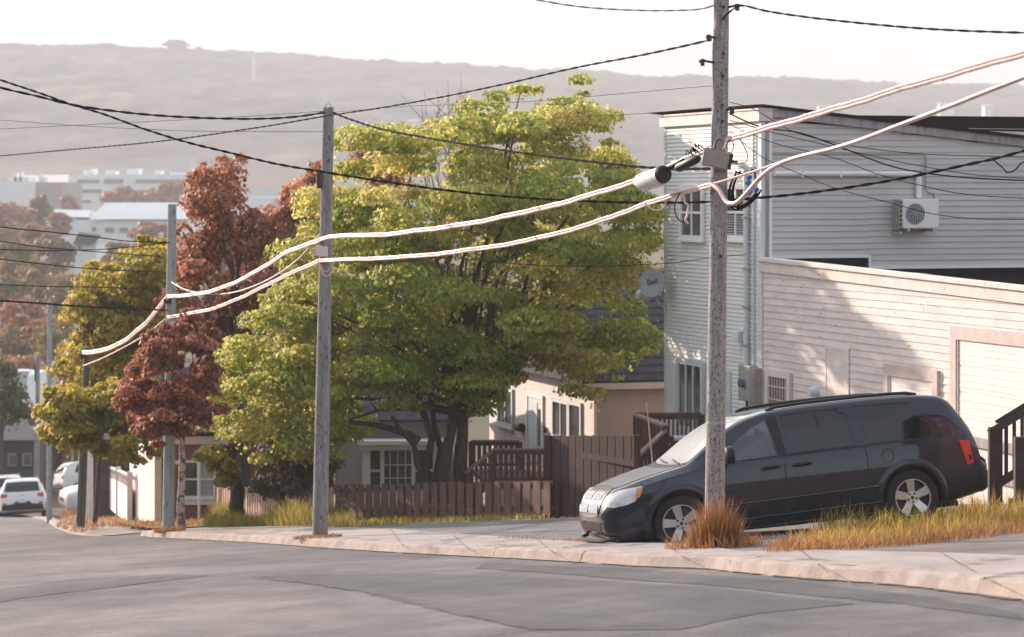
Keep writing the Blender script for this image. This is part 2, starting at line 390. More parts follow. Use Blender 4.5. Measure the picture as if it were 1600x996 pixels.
def crown_centres(rng, poly, Y, thick, n, rpx, gap=.55):
    poly = np.asarray(poly, float); lo = poly.min(0); hi = poly.max(0)
    pts = []; tries = 0
    while len(pts) < n and tries < n*60:
        tries += 1
        x = rng.uniform(lo[0], hi[0]); y = rng.uniform(lo[1], hi[1])
        xa, ya = np.array([x]), np.array([y])
        if not inside(poly, xa, ya)[0]: continue
        e = edge_dist(poly, xa, ya)[0]
        rp = rng.uniform(*rpx)
        if e < rp*.55:
            if e < 8: continue
            rp = max(rpx[0]*.5, e*1.25)
        mxd = min(hi[0]-lo[0], hi[1]-lo[1])*.42
        half = thick*math.sqrt(max(.02, 1-(1-min(1, e/mxd))**2))
        dy = rng.uniform(-1, 1)*half
        Yp = Y+dy
        ok = True
        for (X2, Y2, Z2, r2) in pts[-400:]:
            pass
        v = P(x, y, Yp)
        pts.append((v.x, v.y, v.z, rp/F*Yp))
    return np.array(pts)

def branch_path(a, b, rng, sag=.12, n=5):
    a, b = Vector(a), Vector(b); L = (b-a).length; out = []
    for i in range(n):
        t = i/(n-1); p = a.lerp(b, t)
        p += Vector((rng.normal(0, .03)*L, rng.normal(0, .03)*L, math.sin(t*math.pi)*L*sag)) if 0 < i < n-1 else Vector((0, 0, 0))
        out.append(p)
    return out

def tree(name, label, cat, base, fork, poly, Y, thick, n, rpx, per, leaf, lm, bark, seed, trunk_r=.2, limbs=14, group=None,
         extra_trunks=(), twigs=0, flat=.72, updir=-.45, limb_r=.35, inner=0):
    rng = np.random.default_rng(seed)
    t = thing(name, label, cat, base, group)
    D = crown_centres(rng, poly, Y, thick, n, rpx)
    C, r = D[:, :3], D[:, 3]
    p, nr, ax, size, tone = pads(rng, C, r, per, leaf, flat, updir=updir)
    if inner:      # loose leaves between the clumps
        k = rng.integers(0, len(C), inner)
        p2 = C[k]+np.clip(rng.normal(0, .5, (inner, 3)), -.8, .8)*r[k][:, None]
        nr2 = rng.normal(0, 1, (inner, 3)); ax2 = rng.normal(0, 1, (inner, 3)); ax2[:, 2] -= .6
        p = np.concatenate([p, p2]); nr = np.concatenate([nr, nr2]); ax = np.concatenate([ax, ax2])
        size = np.concatenate([size, leaf*rng.uniform(.6, 1.1, inner)]); tone = np.concatenate([tone, rng.beta(2, 3, inner)])
    leaf_object('crown', p, nr, ax, size, tone, M[lm], t)
    tb = MB(); b0, f0 = Vector(base), Vector(fork)
    nseg = 6; tr = []
    for i in range(nseg):
        q = b0.lerp(f0, i/(nseg-1)); q += Vector((rng.normal(0, .05), rng.normal(0, .05), 0))*(0 < i < nseg-1)*trunk_r*4
        tr.append(q)
    tb.tube([b0-Vector((0, 0, .3))]+tr, [trunk_r*1.5]+[trunk_r*(1.25-.5*i/(nseg-1)) for i in range(nseg)], 10)
    tb.build('trunk', bark, t, smooth=True)
    if limbs:
        lb = MB()
        idx = rng.permutation(len(C))[:limbs]
        for k, i in enumerate(idx):
            s = f0.lerp(b0, rng.uniform(0, .3)); e = Vector(C[i])
            pa = branch_path(s, e, rng)
            lr = trunk_r*rng.uniform(.6, 1)*limb_r*1.6
            lb.tube(pa, [lr*(1-.8*j/(len(pa)-1)) for j in range(len(pa))], 6)
            for _ in range(twigs):
                j = rng.integers(1, len(pa)-1); q = Vector(C[rng.integers(0, len(C))])
                d = (q-pa[j]); d = d.normalized()*min(d.length, 1.6)
                lb.tube(branch_path(pa[j], pa[j]+d, rng, .08, 4), [lr*.35, lr*.25, lr*.18, lr*.08], 5)
        lb.build('limb', M['bark'] if bark is M['bark_pale'] else bark, t, smooth=True)
    for (eb, ef, er) in extra_trunks:
        x = MB(); pa = branch_path(eb, ef, rng, .06, 6)
        x.tube(pa, [er*(1.2-.55*i/5) for i in range(6)], 9); x.build('trunk', bark, t, smooth=True)
    return t

def grass(name, label, cat, pts, h, m, seed, per=1, wdt=.02, lean=.35, kind='stuff', hmod=None, centre=None):
    """pts: (N,3) roots; blades bent outwards"""
    rng = np.random.default_rng(seed); pts = np.repeat(np.asarray(pts, float), per, axis=0); N = len(pts)
    hh = h*rng.uniform(.3, 1.2, N)**1.3
    if hmod is not None: hh = hh*hmod(pts)
    a = rng.uniform(0, 6.28, N); ln = hh*rng.uniform(0, lean*2, N)
    d = np.stack([np.cos(a), np.sin(a), np.zeros(N)], 1)
    if centre is not None:
        dc = pts-np.array(centre); dc[:, 2] = 0; d = norm(d*.35+dc/ (np.abs(dc).max()+1e-6)*1.0)
    b2 = a+rng.uniform(0, 3.1, N)
    s = np.stack([np.cos(b2), np.sin(b2), np.zeros(N)], 1)*(wdt*rng.uniform(.6, 1.4, N)/2)[:, None]
    up = np.zeros((N, 3)); up[:, 2] = hh
    v = np.empty((N, 5, 3))
    v[:, 0] = pts-s; v[:, 1] = pts+s; v[:, 2] = pts+up*.6+d*ln[:, None]*.35+s*.8; v[:, 3] = pts+up*.6+d*ln[:, None]*.35-s*.8
    v[:, 4] = pts+up+d*ln[:, None]
    me = bpy.data.meshes.new(name); me.vertices.add(5*N); me.vertices.foreach_set('co', v.reshape(-1).astype(np.float32))
    base = np.arange(N)[:, None]*5
    tri = np.concatenate([base+[0, 1, 2], base+[0, 2, 3], base+[3, 2, 4]], axis=1).reshape(-1)
    me.loops.add(9*N); me.loops.foreach_set('vertex_index', tri.astype(np.int32))
    me.polygons.add(3*N); me.polygons.foreach_set('loop_start', np.arange(3*N, dtype=np.int32)*3)
    me.update(calc_edges=True)
    patch = np.sin(pts[:, 0]*2.1)+np.sin(pts[:, 1]*1.3+1)
    tone = np.clip(rng.beta(2, 2, N)+.12*patch, 0, 1)
    at = me.attributes.new('tone', 'FLOAT', 'FACE'); at.data.foreach_set('value', np.repeat(tone, 3).astype(np.float32))
    me.materials.append(m); o = bpy.data.objects.new(name, me); link(o)
    tag(o, label, cat, kind=kind)
    return o

# ------------------------------------------------------------------ terrain, hills
def grid_mesh(name, xs, ys, zf, m, label=None, kind='structure'):
    vs = [(x, y, zf(x, y)) for y in ys for x in xs]; nx = len(xs)
    fs = [(j*nx+i, j*nx+i+1, (j+1)*nx+i+1, (j+1)*nx+i) for j in range(len(ys)-1) for i in range(nx-1)]
    o = MB().add(vs, fs).build(name, m, smooth=True); tag(o, label, None, None, kind); return o
from mathutils import noise as mn
def fbm(x, y, s, o=4): return mn.fractal(Vector((x*s, y*s, 3.7)), .9, 2.1, o)
def zter(x, y):
    if y < 112: return G(x, y)-.34
    f = min(1, (y-112)/60)
    return G(x, y)-.34*(1-f)+f*fbm(x, y, .012)*1.2
ys = list(np.linspace(-60, 120, 31))+list(np.linspace(130, 1250, 60))
xs = list(np.linspace(-900, -60, 22))+list(np.linspace(-50, 60, 23))+list(np.linspace(90, 900, 20))
grid_mesh('ground', xs, ys, zter, M['terrain'], 'grassy hillside sloping down towards the valley')
def ridge(x, y):
    k = x/max(y, 1)
    rf = float(np.interp(k*F+800, [-400, 0, 600, 1050, 1600, 2000], [1.02, 1, .88, .76, .70, .64]))
    z = G(0, y)
    base = -6
    z = base+(z-base)*rf
    z += fbm(x, y, .004)*7*min(1, max(0, (y-1150)/400))
    z += (fbm(x, y, .035, 3)*3.2+mn.noise(Vector((x*.16, y*.11, 0)))*3.2)*min(1, max(0, (y-1150)/300))
    return z
xs = list(np.linspace(-720, 720, 260)); ys = list(np.linspace(1150, 2300, 85))
grid_mesh('hills', xs, ys, lambda x, y: ridge(x, y), M['forest_hill'], 'long wooded ridge fading into haze behind the town')

# ------------------------------------------------------------------ street surfaces
def sheet(name, pts, m, off, label, thick=0, jit=0, seg=0, kind='structure', seed=1):
    rng = random.Random(seed)
    poly = [Vector((p[0], p[1], G(p[0], p[1])+off)) for p in pts]
    if seg:
        out = []
        for i, a in enumerate(poly):
            b = poly[(i+1) % len(poly)]; n = max(1, int((b-a).length/seg))
            for j in range(n):
                q = a.lerp(b, j/n)
                if jit: q = q+Vector((rng.uniform(-jit, jit), rng.uniform(-jit, jit)*2, 0)); q.z = G(q.x, q.y)+off
                out.append(q)
        poly = out
    me = bpy.data.meshes.new(name); bm = bmesh.new()
    f = bm.faces.new([bm.verts.new(p) for p in poly]); f.normal_update()
    if f.normal.z < 0: f.normal_flip()
    if thick:
        r = bmesh.ops.extrude_face_region(bm, geom=[f])
        bmesh.ops.translate(bm, verts=[v for v in r['geom'] if isinstance(v, bmesh.types.BMVert)], vec=(0, 0, -thick))
        bmesh.ops.recalc_face_normals(bm, faces=bm.faces)
    bmesh.ops.triangulate(bm, faces=[f for f in bm.faces if len(f.verts) > 4])
    bm.to_mesh(me); bm.free(); me.materials.append(m)
    o = bpy.data.objects.new(name, me); link(o); tag(o, label, None, None, kind); return o
ROAD = -.125
KP = [(2150, 1075), (1900, 1006), (1600, 938), (1400, 914), (1240, 903), (1100, 889), (1000, 885.5), (900, 878.5), (800, 873), (700, 868), (600, 862.5), (500, 856), (400, 848.5), (300, 843), (240, 840.5), (219, 838)]
kerb = [hit(px, py, ROAD) for px, py in KP]
KP2 = [(160, 838.5), (128, 837), (108, 833), (90, 825.5), (80, 820), (70, 814)]
kerb2 = [hit(px, py, ROAD) for px, py in KP2]
kerb2.append(Vector((-25, 118, 0)))
near = kerb[0]
# the road: everything left of the kerbs
road_pts = [(near.x+1.2, near.y-6)]+[(k.x+.25, k.y) for k in kerb]+[(-6.2, 58.2), (-4.5, 63.5), (-8.4, 62.0)]+[(k.x+.25, k.y+.05) for k in kerb2[:-1]]+[(-24.7, 118), (-36, 118), (-24, 60), (-16, 30), (-12, 0), (-9, -30), (16, -30), (14, -6)]
sheet('road', [(p[0], p[1]) for p in road_pts], M['asphalt'], ROAD, 'worn grey asphalt street running downhill')
# asphalt repairs: straight cut edges and darker strips
def patch(name, px, m, off, label, seg=.35, jit=.03, seed=2):
    return sheet(name, [hit(x, y, ROAD)[:2] for x, y in px], m, ROAD+off, label, seg=seg, jit=jit, seed=seed)
patch('asphalt_patch', [(400, 902), (470, 899), (640, 897), (820, 902), (1120, 920), (1330, 945), (1180, 960), (1060, 985), (830, 985), (720, 962), (560, 925)], M['asphalt_patch'], .004, 'smoother rectangular repair in the asphalt')
patch('asphalt_patch', [(-60, 930), (120, 905), (260, 898), (330, 900), (200, 915), (60, 932), (-60, 950)], M['asphalt_patch'], .004, 'darker asphalt strip at the left edge of the street', seed=5)
patch('asphalt_patch', [(760, 880), (980, 889), (1250, 910), (1460, 935), (1600, 960), (1600, 968), (1400, 944), (1150, 919), (900, 899), (740, 888)], M['asphalt_patch'], .004, 'long darker asphalt seam beside the kerb', seed=7)
def crack(px, wd, label, seed):
    pts = [hit(x, y, ROAD) for x, y in px]; rng = random.Random(seed); out = []
    for a, b in zip(pts, pts[1:]):
        n = max(2, int((b-a).length/.25))
        out += [a.lerp(b, i/n)+Vector((rng.uniform(-.03, .03), rng.uniform(-.06, .06), 0)) for i in range(n)]
    mb = MB()
    for a, b in zip(out, out[1:]):
        d = (b-a).normalized(); s = Vector((-d.y, d.x, 0)); wa = wd*rng.choice((0, .3, .7, 1, 1.4))
        q = [a-s*wa, a+s*wa, b+s*wa, b-s*wa]
        mb.quad(*[Vector((p.x, p.y, G(p.x, p.y)+ROAD+.0075)) for p in q])
    tag(mb.build('crack', M['tar']), label, None, None, 'structure')
crack([(400, 905), (500, 914), (620, 935), (730, 963), (800, 978), (830, 984)], .011, 'dark seam along a repair in the street', 1)
crack([(760, 994), (830, 985), (960, 980), (1100, 976)], .012, 'thin seam across the street', 2)
crack([(20, 935), (150, 922), (230, 911), (300, 906)], .018, 'rough dark seam at the left of the street', 3)
crack([(1110, 962), (1150, 960), (1185, 965)], .009, 'short crack in the asphalt', 4)
crack([(1290, 963), (1340, 965), (1390, 963)], .007, 'short hairline crack in the asphalt', 5)
crack([(20, 886), (70, 884), (110, 879)], .02, 'short dark crack at the left of the street', 6)
crack([(720, 883), (760, 884), (790, 888)], .008, 'small crack near the kerb', 7)
# kerbs: rounded concrete lip swept along the line
def kerb_sweep(name, line, label, wd=.22, seed=1, taper=0):
    rng = random.Random(seed); pts = []
    for a, b in zip(line, line[1:]):
        n = max(1, int((Vector(b[:2])-Vector(a[:2])).length/.3))
        pts += [Vector(a[:2]).lerp(Vector(b[:2]), i/n) for i in range(n)]
    pts.append(Vector(line[-1][:2])); prof = [(-.03, ROAD-.03), (0, ROAD+.035), (.025, -.015), (.07, .008), (wd, .006), (wd+.02, -.2)]
    vs = []; fs = []; n = len(prof)
    for i, p in enumerate(pts):
        d = (pts[min(i+1, len(pts)-1)]-pts[max(i-1, 0)]).normalized(); s = Vector((d.y, -d.x))   # towards the pavement (line runs away)
        j = rng.uniform(-.012, .012); jz = rng.uniform(-.012, .008)
        for u, z in prof:
            q = p+s*(u+j); f = min(1, i/taper) if taper else 1
            vs.append((q.x, q.y, G(q.x, q.y)+(ROAD-.03)*(1-f)+f*(z+(jz if z > -.1 else 0))))
    for i in range(len(pts)-1):
        for k in range(n-1): fs.append((i*n+k, (i+1)*n+k, (i+1)*n+k+1, i*n+k+1))
    o = MB().add(vs, fs).build(name, M['kerb_concrete'], smooth=True); tag(o, label, None, None, 'structure')
    return pts
kpts = kerb_sweep('kerb', kerb, 'chipped concrete kerb along the pavement', .3, 3)
kerb_sweep('kerb', kerb2, 'concrete kerb curving round the corner of the side lane', .25, 4, taper=12)
# grit and dirt gathered in the gutter
rng = random.Random(77); mbg = MB()
for a, b in zip(kpts, kpts[1:]):
    d = (b-a).normalized(); s = Vector((-d.y, d.x)); w0, w1 = rng.uniform(.01, .10), rng.uniform(.01, .10)
    q_ = [a-s*.01, a+s*w0, b+s*w1, b-s*.01]; mbg.quad(*[Vector((p.x, p.y, G(p.x, p.y)+ROAD+.009)) for p in q_])
tag(mbg.build('gutter_dirt', M['gutter_dirt']), 'grit gathered in the gutter along the kerb', None, None, 'structure')
# joints in the kerb
mbj = MB()
for px, py in [(517, 858), (690, 867), (745, 870), (770, 871.5), (832, 874.5), (868, 876.5), (905, 879), (1160, 893), (1241, 902), (1530, 929)]:
    a = hit(px, py, ROAD); d = Vector((-.4, .9, 0)).normalized(); s = Vector((.9, .4, 0))
    for u0, u1, z0, z1 in [(-.012, .024, ROAD+.02, -.004), (.024, .31, .0, .019)]:
        p0 = a+s*u0; p1 = a+s*u1
        wv = d*.018
        mbj.quad(*[Vector((q.x, q.y, G(q.x, q.y)+z)) for q, z in ((p0-wv, z0), (p0+wv, z0), (p1+wv*1.5, z1), (p1-wv*1.5, z1))])
tag(mbj.build('kerb_joint', M['tar']), 'dark joints between the kerb stones', None, None, 'structure')
# pavement
BACK = [(2150, 905), (1800, 888), (1600, 868), (1500, 864), (1220, 858), (1165, 862), (1080, 850), (900, 846), (780, 838), (700, 833), (600, 826), (480, 822), (400, 822.5), (330, 824), (285, 826)]
back = [hit(px, py) for px, py in BACK]
sheet('pavement', [(k.x+.2, k.y) for k in kerb]+[(b.x, b.y) for b in reversed(back)], M['concrete'], 0, 'pale worn concrete pavement beside the street', seg=.5)
for (x0, y0, x1, y1) in [(1310, 908, 1250, 859), (1090, 889, 1040, 849), (880, 877, 838, 842), (745, 870, 706, 834), (640, 865, 610, 827), (1600, 937, 1470, 864)]:
    a, b = hit(x0, y0), hit(x1, y1); a = a.lerp(b, .2); d = (b-a).normalized(); s = Vector((-d.y, d.x, 0))*.006; mbp = MB(); n_ = 12
    for i in range(n_):
        p0, p1 = a.lerp(b, i/n_), a.lerp(b, (i+1)/n_); mbp.quad(*[Vector((p.x, p.y, G(p.x, p.y)+.004)) for p in (p0-s, p0+s, p1+s, p1-s)])
    tag(mbp.build('pavement_joint', M['gutter_dirt']), 'dark joint across the pavement', None, None, 'structure')
back2 = [hit(px, py) for px, py in [(228, 822), (160, 813), (120, 800)]]
sheet('pavement', [(k.x+.2, k.y) for k in kerb2[:-2]]+[(-16.6, 98), (-10.5, 74), (-7.8, 66.5), (-8.1, 62)], M['concrete'], .001, 'far pavement beyond the side lane', seed=3)
for v in bpy.data.objects['pavement.001'].data.vertices:
    if v.co.y < 66.8: v.co.z = G(v.co.x, v.co.y)+ROAD+.02
# ground behind the pavement
sheet('yard', [(b.x-.05, b.y-.15) for b in back]+[(-6.6, 60.5), (-5.4, 66.5), (-9.5, 78), (-17, 104), (30, 104), (34, 10), (12, 6)], M['soil'], -.02, 'bare ground of the front yards')
sheet('driveway', [hit(x, y)[:2] for x, y in [(540, 826), (600, 826.5), (700, 834), (780, 839), (900, 847), (1080, 851), (1170, 862), (1215, 858), (1300, 829), (1400, 818), (1540, 797), (1500, 789), (1190, 800), (1000, 806), (860, 810), (700, 814), (600, 818)]], M['driveway_gravel'], -.012, 'gravel parking area in front of the brown fence', seg=.6, jit=.06)
sheet('driveway', [hit(x, y)[:2] for x, y in [(1222, 861), (1300, 851), (1400, 842), (1500, 828), (1600, 815), (1900, 790), (2300, 800), (2150, 907), (1800, 890), (1600, 870), (1500, 866)]], M['driveway_asphalt'], -.008, 'brown asphalt driveway ramp at the right', seg=.6, jit=.03)
# ------------------------------------------------------------------ buildings
class Fr:
    """a vertical wall plane: t along, n outwards, z up"""
    def __init__(s, o, d, flip=1):
        s.o = Vector((o[0], o[1], 0)); s.d = Vector((d[0], d[1], 0)).normalized(); s.n = Vector((s.d.y, -s.d.x, 0))*flip
    def p(s, t, z, n=0): return s.o+s.d*t+s.n*n+Vector((0, 0, z))
    def t(s, px):
        k = (px-800)/F; return (k*s.o.y-s.o.x)/(s.d.x-k*s.d.y)
    def z(s, px, py):
        return -(py-300)/F*s.p(s.t(px), 0).y
    def box(s, mb, t0, t1, z0, z1, n0, n1):
        return mb.hexa([s.p(t0, z0, n0), s.p(t1, z0, n0), s.p(t1, z0, n1), s.p(t0, z0, n1), s.p(t0, z1, n0), s.p(t1, z1, n0), s.p(t1, z1, n1), s.p(t0, z1, n1)])
    def clap(s, mb, t0, t1, z0, z1, bh, lip=.014, top=None, seed=0, splits=0):
        """lapped boards; top(t) is an optional sloping upper limit"""
        rng = random.Random(seed); z = z0
        while z < z1-1e-4:
            zb = min(z+bh, z1)
            cuts = [t0, t1]
            if splits: cuts = sorted([t0, t1]+[rng.uniform(t0, t1) for _ in range(splits)])
            for a, b in zip(cuts, cuts[1:]):
                g = .004 if splits else 0
                a2, b2 = a+g, b-g
                j = rng.uniform(-.003, .003) if splits else 0
                ta, tb_ = (min(zb, top(a2)) if top else zb), (min(zb, top(b2)) if top else zb)
                if ta <= z and tb_ <= z: continue
                ta, tb_ = max(ta, z+.001), max(tb_, z+.001)
                mb.quad(s.p(a2, z, lip+j), s.p(b2, z, lip+j), s.p(b2, tb_, 0), s.p(a2, ta, 0))
                mb.quad(s.p(a2, z, 0), s.p(b2, z, 0), s.p(b2, z, lip+j), s.p(a2, z, lip+j))
            z = zb
        return mb

def window(fr, parent, t0, t1, z0, z1, frame_m, glass_m, fw=.07, mull=(), bars=(), n0=.016, name='window', sill=True, out=.05, pane=True):
    """frame ring + sash bars proud of the wall, a pane set back inside it"""
    mb = MB()
    for a, b, c, d in [(t0-fw, t1+fw, z1, z1+fw), (t0-fw, t1+fw, z0-fw, z0), (t0-fw, t0, z0, z1), (t1, t1+fw, z0, z1)]:
        fr.box(mb, a, b, c, d, n0-.012, n0+out)
    bw = min(.025, fw*.4)
    for u in mull:
        t = t0+(t1-t0)*u; fr.box(mb, t-bw, t+bw, z0, z1, n0+.006, n0+out*.7)
    for u in bars:
        z = z0+(z1-z0)*u; fr.box(mb, t0, t1, z-bw, z+bw, n0+.006, n0+out*.72)
    if sill: fr.box(mb, t0-fw-.03, t1+fw+.03, z0-fw-.04, z0-fw-.001, n0-.012, n0+out+.04)
    o = mb.build(name, frame_m, parent)
    if pane:
        g = MB(); fr.box(g, t0, t1, z0, z1, n0-.01, n0+.006); g.build('pane', glass_m, o)
    return o

# ---- two-storey building at the right with its low wing
C0 = (4.93, 50.6)
FS = Fr(C0, (-.326, .945))                  # street wall, t>0 away from the camera
FS.n = Vector((-.945, -.326, 0))
FG = Fr(C0, (.945, .326)); FG.n = Vector((.326, -.945, 0))   # wall facing the camera
bd = thing('clapboard_building', 'two-storey clapboard building with a low cream wing and garage doors', 'building', gz(*C0, -.1))
W = FS.t(1040)
def wall_obj(name, m, fn, parent=bd):
    mb = MB(); fn(mb); return mb.build(name, m, parent)
zt = FS.z(1190, 188)
wall_obj('street_wall', M['siding_green'], lambda mb: FS.clap(mb, 0.10, W-.03, -7.0, zt, .083, .024))
wall_obj('wall_core', M['siding_green'], lambda mb: mb.hexa([FS.p(0, -7.2, -.02), FS.p(W, -7.2, -.02), FS.p(W, -7.2, -9.5), FS.p(0, -7.2, -9.5), FS.p(0, zt, -.02), FS.p(W, zt, -.02), FS.p(W, .6, -9.5), FS.p(0, .6, -9.5)]))
mb = MB(); FS.box(mb, -.06, .10, -7, zt, -.05, .03); mb.build('corner_board', M['trim_pale_blue'], bd)
mb = MB(); FS.box(mb, W-.08, W+.02, -7, zt, -.02, .03); mb.build('corner_board', M['trim_pale_blue'], bd)
mb = MB(); FS.box(mb, -.10, W+.12, zt-.02, zt+.20, -.2, .10); FS.box(mb, -.12, W+.14, zt+.20, zt+.235, -.3, .13); mb.build('parapet', M['trim_cream'], bd)
# camera-facing upper wall
gtop = lambda t: 1.52-.098*t
zb1, zb2 = -1.27, -1.50
tstep = FG.t(1356)
def gw(mb):
    FG.clap(mb, .17, tstep, zb1, 1.6, .121, .020, gtop); FG.clap(mb, tstep, 10.5, zb2, 1.6, .121, .020, gtop)
wall_obj('upper_side_wall', M['siding_grey'], gw)
mb = MB(); FG.box(mb, -.02, .15, -1.35, 1.5, -.06, .04); mb.build('corner_post', M['board_weathered'], bd)
mb = MB(); FG.box(mb, .152, .215, -1.3, 1.45, -.02, .035)
FG.box(mb, .2, tstep+.05, zb1-.05, zb1, -.02, .05); FG.box(mb, tstep, tstep+.05, zb2-.05, zb1-.05, -.02, .05); FG.box(mb, tstep+.05, 10.5, zb2-.05, zb2, -.02, .05)
mb.build('white_trim', M['white_paint'], bd)
mb = MB()
for a, b in [(0, 3.0), (3.0, 6.2), (6.2, 10.6)]:
    j = .02*math.sin(a*3)
    mb.hexa([FG.p(a, gtop(a)-.02, -.1), FG.p(b, gtop(b)-.02, -.1), FG.p(b, gtop(b)-.02, .09), FG.p(a, gtop(a)-.02, .09),
             FG.p(a, gtop(a)+.17+j, -.1), FG.p(b, gtop(b)+.17, -.1), FG.p(b, gtop(b)+.17, .09), FG.p(a, gtop(a)+.17+j, .09)])
mb.build('eave_board', M['board_weathered'], bd)
mb = MB(); mb.hexa([FG.p(-.05, gtop(0)+.15, -.101), FG.p(10.6, gtop(10.6)+.15, -.101), FG.p(10.6, gtop(10.6)+.15, .14), FG.p(-.05, gtop(0)+.15, .14),
                    FG.p(-.05, gtop(0)+.21, -6), FG.p(10.6, gtop(10.6)+.23, -6), FG.p(10.6, gtop(10.6)+.21, .14), FG.p(-.05, gtop(0)+.21, .14)]); mb.build('roof', M['roof_membrane'], bd)
mb = MB(); a = FG.t(1325)
mb.hexa([FG.p(a, .4, -3.0), FG.p(14, .4, -3.0), FG.p(14, .4, -7), FG.p(a, .4, -7), FG.p(a, 1.63, -3.0), FG.p(14, 1.65, -3.0), FG.p(14, 1.65, -7), FG.p(a, 1.63, -7)]); mb.build('roof_parapet', M['roof_membrane'], bd)
# low wing: same street plane, running towards the camera
t_end = -17.5
wtop = lambda t: -1.38+.022*t*(1 if t > -11 else 1) if t > -11 else -1.38-.242+.010*(t+11)
zA, zB = -1.38, -1.62
def lw(mb): FS.clap(mb, t_end, -.10, -7.0, -1.3, .133, .016, lambda t: wtop(t), seed=4, splits=5)
wall_obj('wing_wall', M['siding_lower'], lw)
wall_obj('wing_core', M['siding_lower'], lambda mb: mb.hexa([FS.p(-.05, -7.2, -.02), FS.p(t_end, -7.2, -.02), FS.p(t_end, -7.2, -6), FS.p(-.05, -7.2, -6), FS.p(-.05, zA-.6, -.02), FS.p(t_end, wtop(t_end)-.6, -.02), FS.p(t_end, wtop(t_end)-.6, -6), FS.p(-.05, zA-.6, -6)]))
mb = MB()
for i in range(8):
    a, b = -t_end*i/8, -t_end*(i+1)/8; a, b = -a, -b
    mb.hexa([FS.p(a, wtop(a)-.19, -.1), FS.p(b, wtop(b)-.19, -.1), FS.p(b, wtop(b)-.19, .06), FS.p(a, wtop(a)-.19, .06), FS.p(a, wtop(a)+.02, -.1), FS.p(b, wtop(b)+.02, -.1), FS.p(b, wtop(b)+.02, .06), FS.p(a, wtop(a)+.02, .06)])
    mb.hexa([FS.p(a, wtop(a)+.021, -.2), FS.p(b, wtop(b)+.021, -.2), FS.p(b, wtop(b)+.021, .12), FS.p(a, wtop(a)+.021, .12), FS.p(a, wtop(a)+.085, -.2), FS.p(b, wtop(b)+.085, -.2), FS.p(b, wtop(b)+.085, .12), FS.p(a, wtop(a)+.085, .12)])
mb.build('wing_fascia', M['trim_cream'], bd)
mb = MB(); FG.box(mb, .16, 10.5, -2.3, zb2-.055, -.02, .012); FG.box(mb, .16, tstep, zb2-.0545, zb1-.055, -.02, .012); mb.build('roof_upstand', M['roof_membrane'], bd)
mb = MB(); mb.hexa([FS.p(-.02, zA-.5, -.201), FS.p(t_end, wtop(t_end)-.5, -.201), FS.p(t_end, wtop(t_end)-.5, -9), FS.p(-.02, zA-.5, -9), FS.p(-.02, zA-.32, -.201), FS.p(t_end, wtop(t_end)-.3, -.201), FS.p(t_end, wtop(t_end)-.3, -9), FS.p(-.02, zA-.32, -9)]); mb.build('wing_roof', M['roof_membrane'], bd)
mb = MB(); FS.box(mb, -.10, .0, -7, -1.56, -.02, .032); mb.build('corner_board', M['trim_cream'], bd)
# upper windows
for (a, b, y0, y1, cc) in [(1069, 1100, 297, 368, 0), (1138, 1169, 296, 368, 1)]:
    ta, tb_ = FS.t(b), FS.t(a); z1 = FS.z((a+b)/2, y0); z0 = FS.z((a+b)/2, y1)
    wdw = window(FS, bd, ta, tb_, z0, z1, M['white_paint'], M['window_glass'], .10, (.5,), (.5,), n0=.036)
    bl = MB()
    for i in range(9):
        z = z0+(z1-z0)*.5*(i+.5)/9; FS.box(bl, ta+.05, tb_-.05, z-.012, z+.012, .0425, .044)
    if cc: bl.build('blind', M['curtain'], wdw)
# french window and doors of the street wall
ta, tb_ = FS.t(1099.5), FS.t(1064.5); z1 = FS.z(1082, 571); z0 = FS.z(1082, 668)
window(FS, bd, ta, tb_, z0, z1, M['trim_pale_blue'], M['window_glass'], .12, (.36, .69), (), name='french_window', sill=False, n0=.036)
ta, tb_ = FS.t(1140), FS.t(1110); z1 = FS.z(1130, 587); z0 = FS.z(1130, 720)
mb = MB(); FS.box(mb, ta-.14, ta, z0, z1+.12, .004, .05); FS.box(mb, tb_, tb_+.14, z0, z1+.12, .004, .05); FS.box(mb, ta, tb_, z1, z1+.12, .004, .05)
dr = mb.build('door_frame', M['trim_pale_blue'], bd)
mb = MB(); FS.box(mb, ta, tb_, z0, z1, .002, .034); FS.box(mb, ta+.1, tb_-.1, z0+1.1, z1-.15, .034, .042); mb.build('door', M['trim_pale_blue'], dr)
# barred cellar window, plywood patch, vent of the wing
ta, tb_ = FS.t(1234), FS.t(1205); z1 = FS.z(1220, 590); z0 = FS.z(1220, 640)
bw = window(FS, bd, ta, tb_, z0, z1, M['trim_cream'], M['window_glass'], .13, (), (), name='barred_window', n0=.028)
mb = MB()
for i in range(7): u = ta+(tb_-ta)*(i+.5)/7; FS.box(mb, u-.012, u+.012, z0, z1, .06, .078)
for u in (.3, .7): FS.box(mb, ta, tb_, z0+(z1-z0)*u-.012, z0+(z1-z0)*u+.012, .0785, .09)
mb.build('window_bars', M['garage_frame'], bw)
ta, tb_ = FS.t(1328), FS.t(1292); z1 = FS.z(1310, 543); z0 = FS.z(1310, 632)
mb = MB(); FS.box(mb, ta, tb_, z1-.05, z1, .011, .03); FS.box(mb, ta, ta+.05, z0, z1-.05, .011, .03); FS.box(mb, tb_-.03, tb_, z0, z1-.05, .011, .03)
FS.box(mb, ta+.05, tb_-.03, z0, z1-.05, .0105, .022); mb.build('boarded_opening', M['siding_lower'], bd)
mb = MB(); q = FS.p(FS.t(1277), FS.z(1277, 612), 0)
mb.tube([q, q+FS.n*.11, q+FS.n*.17], [.10, .10, .07], 12); mb.build('vent_hood', M['trim_pale_blue'], bd, smooth=True)
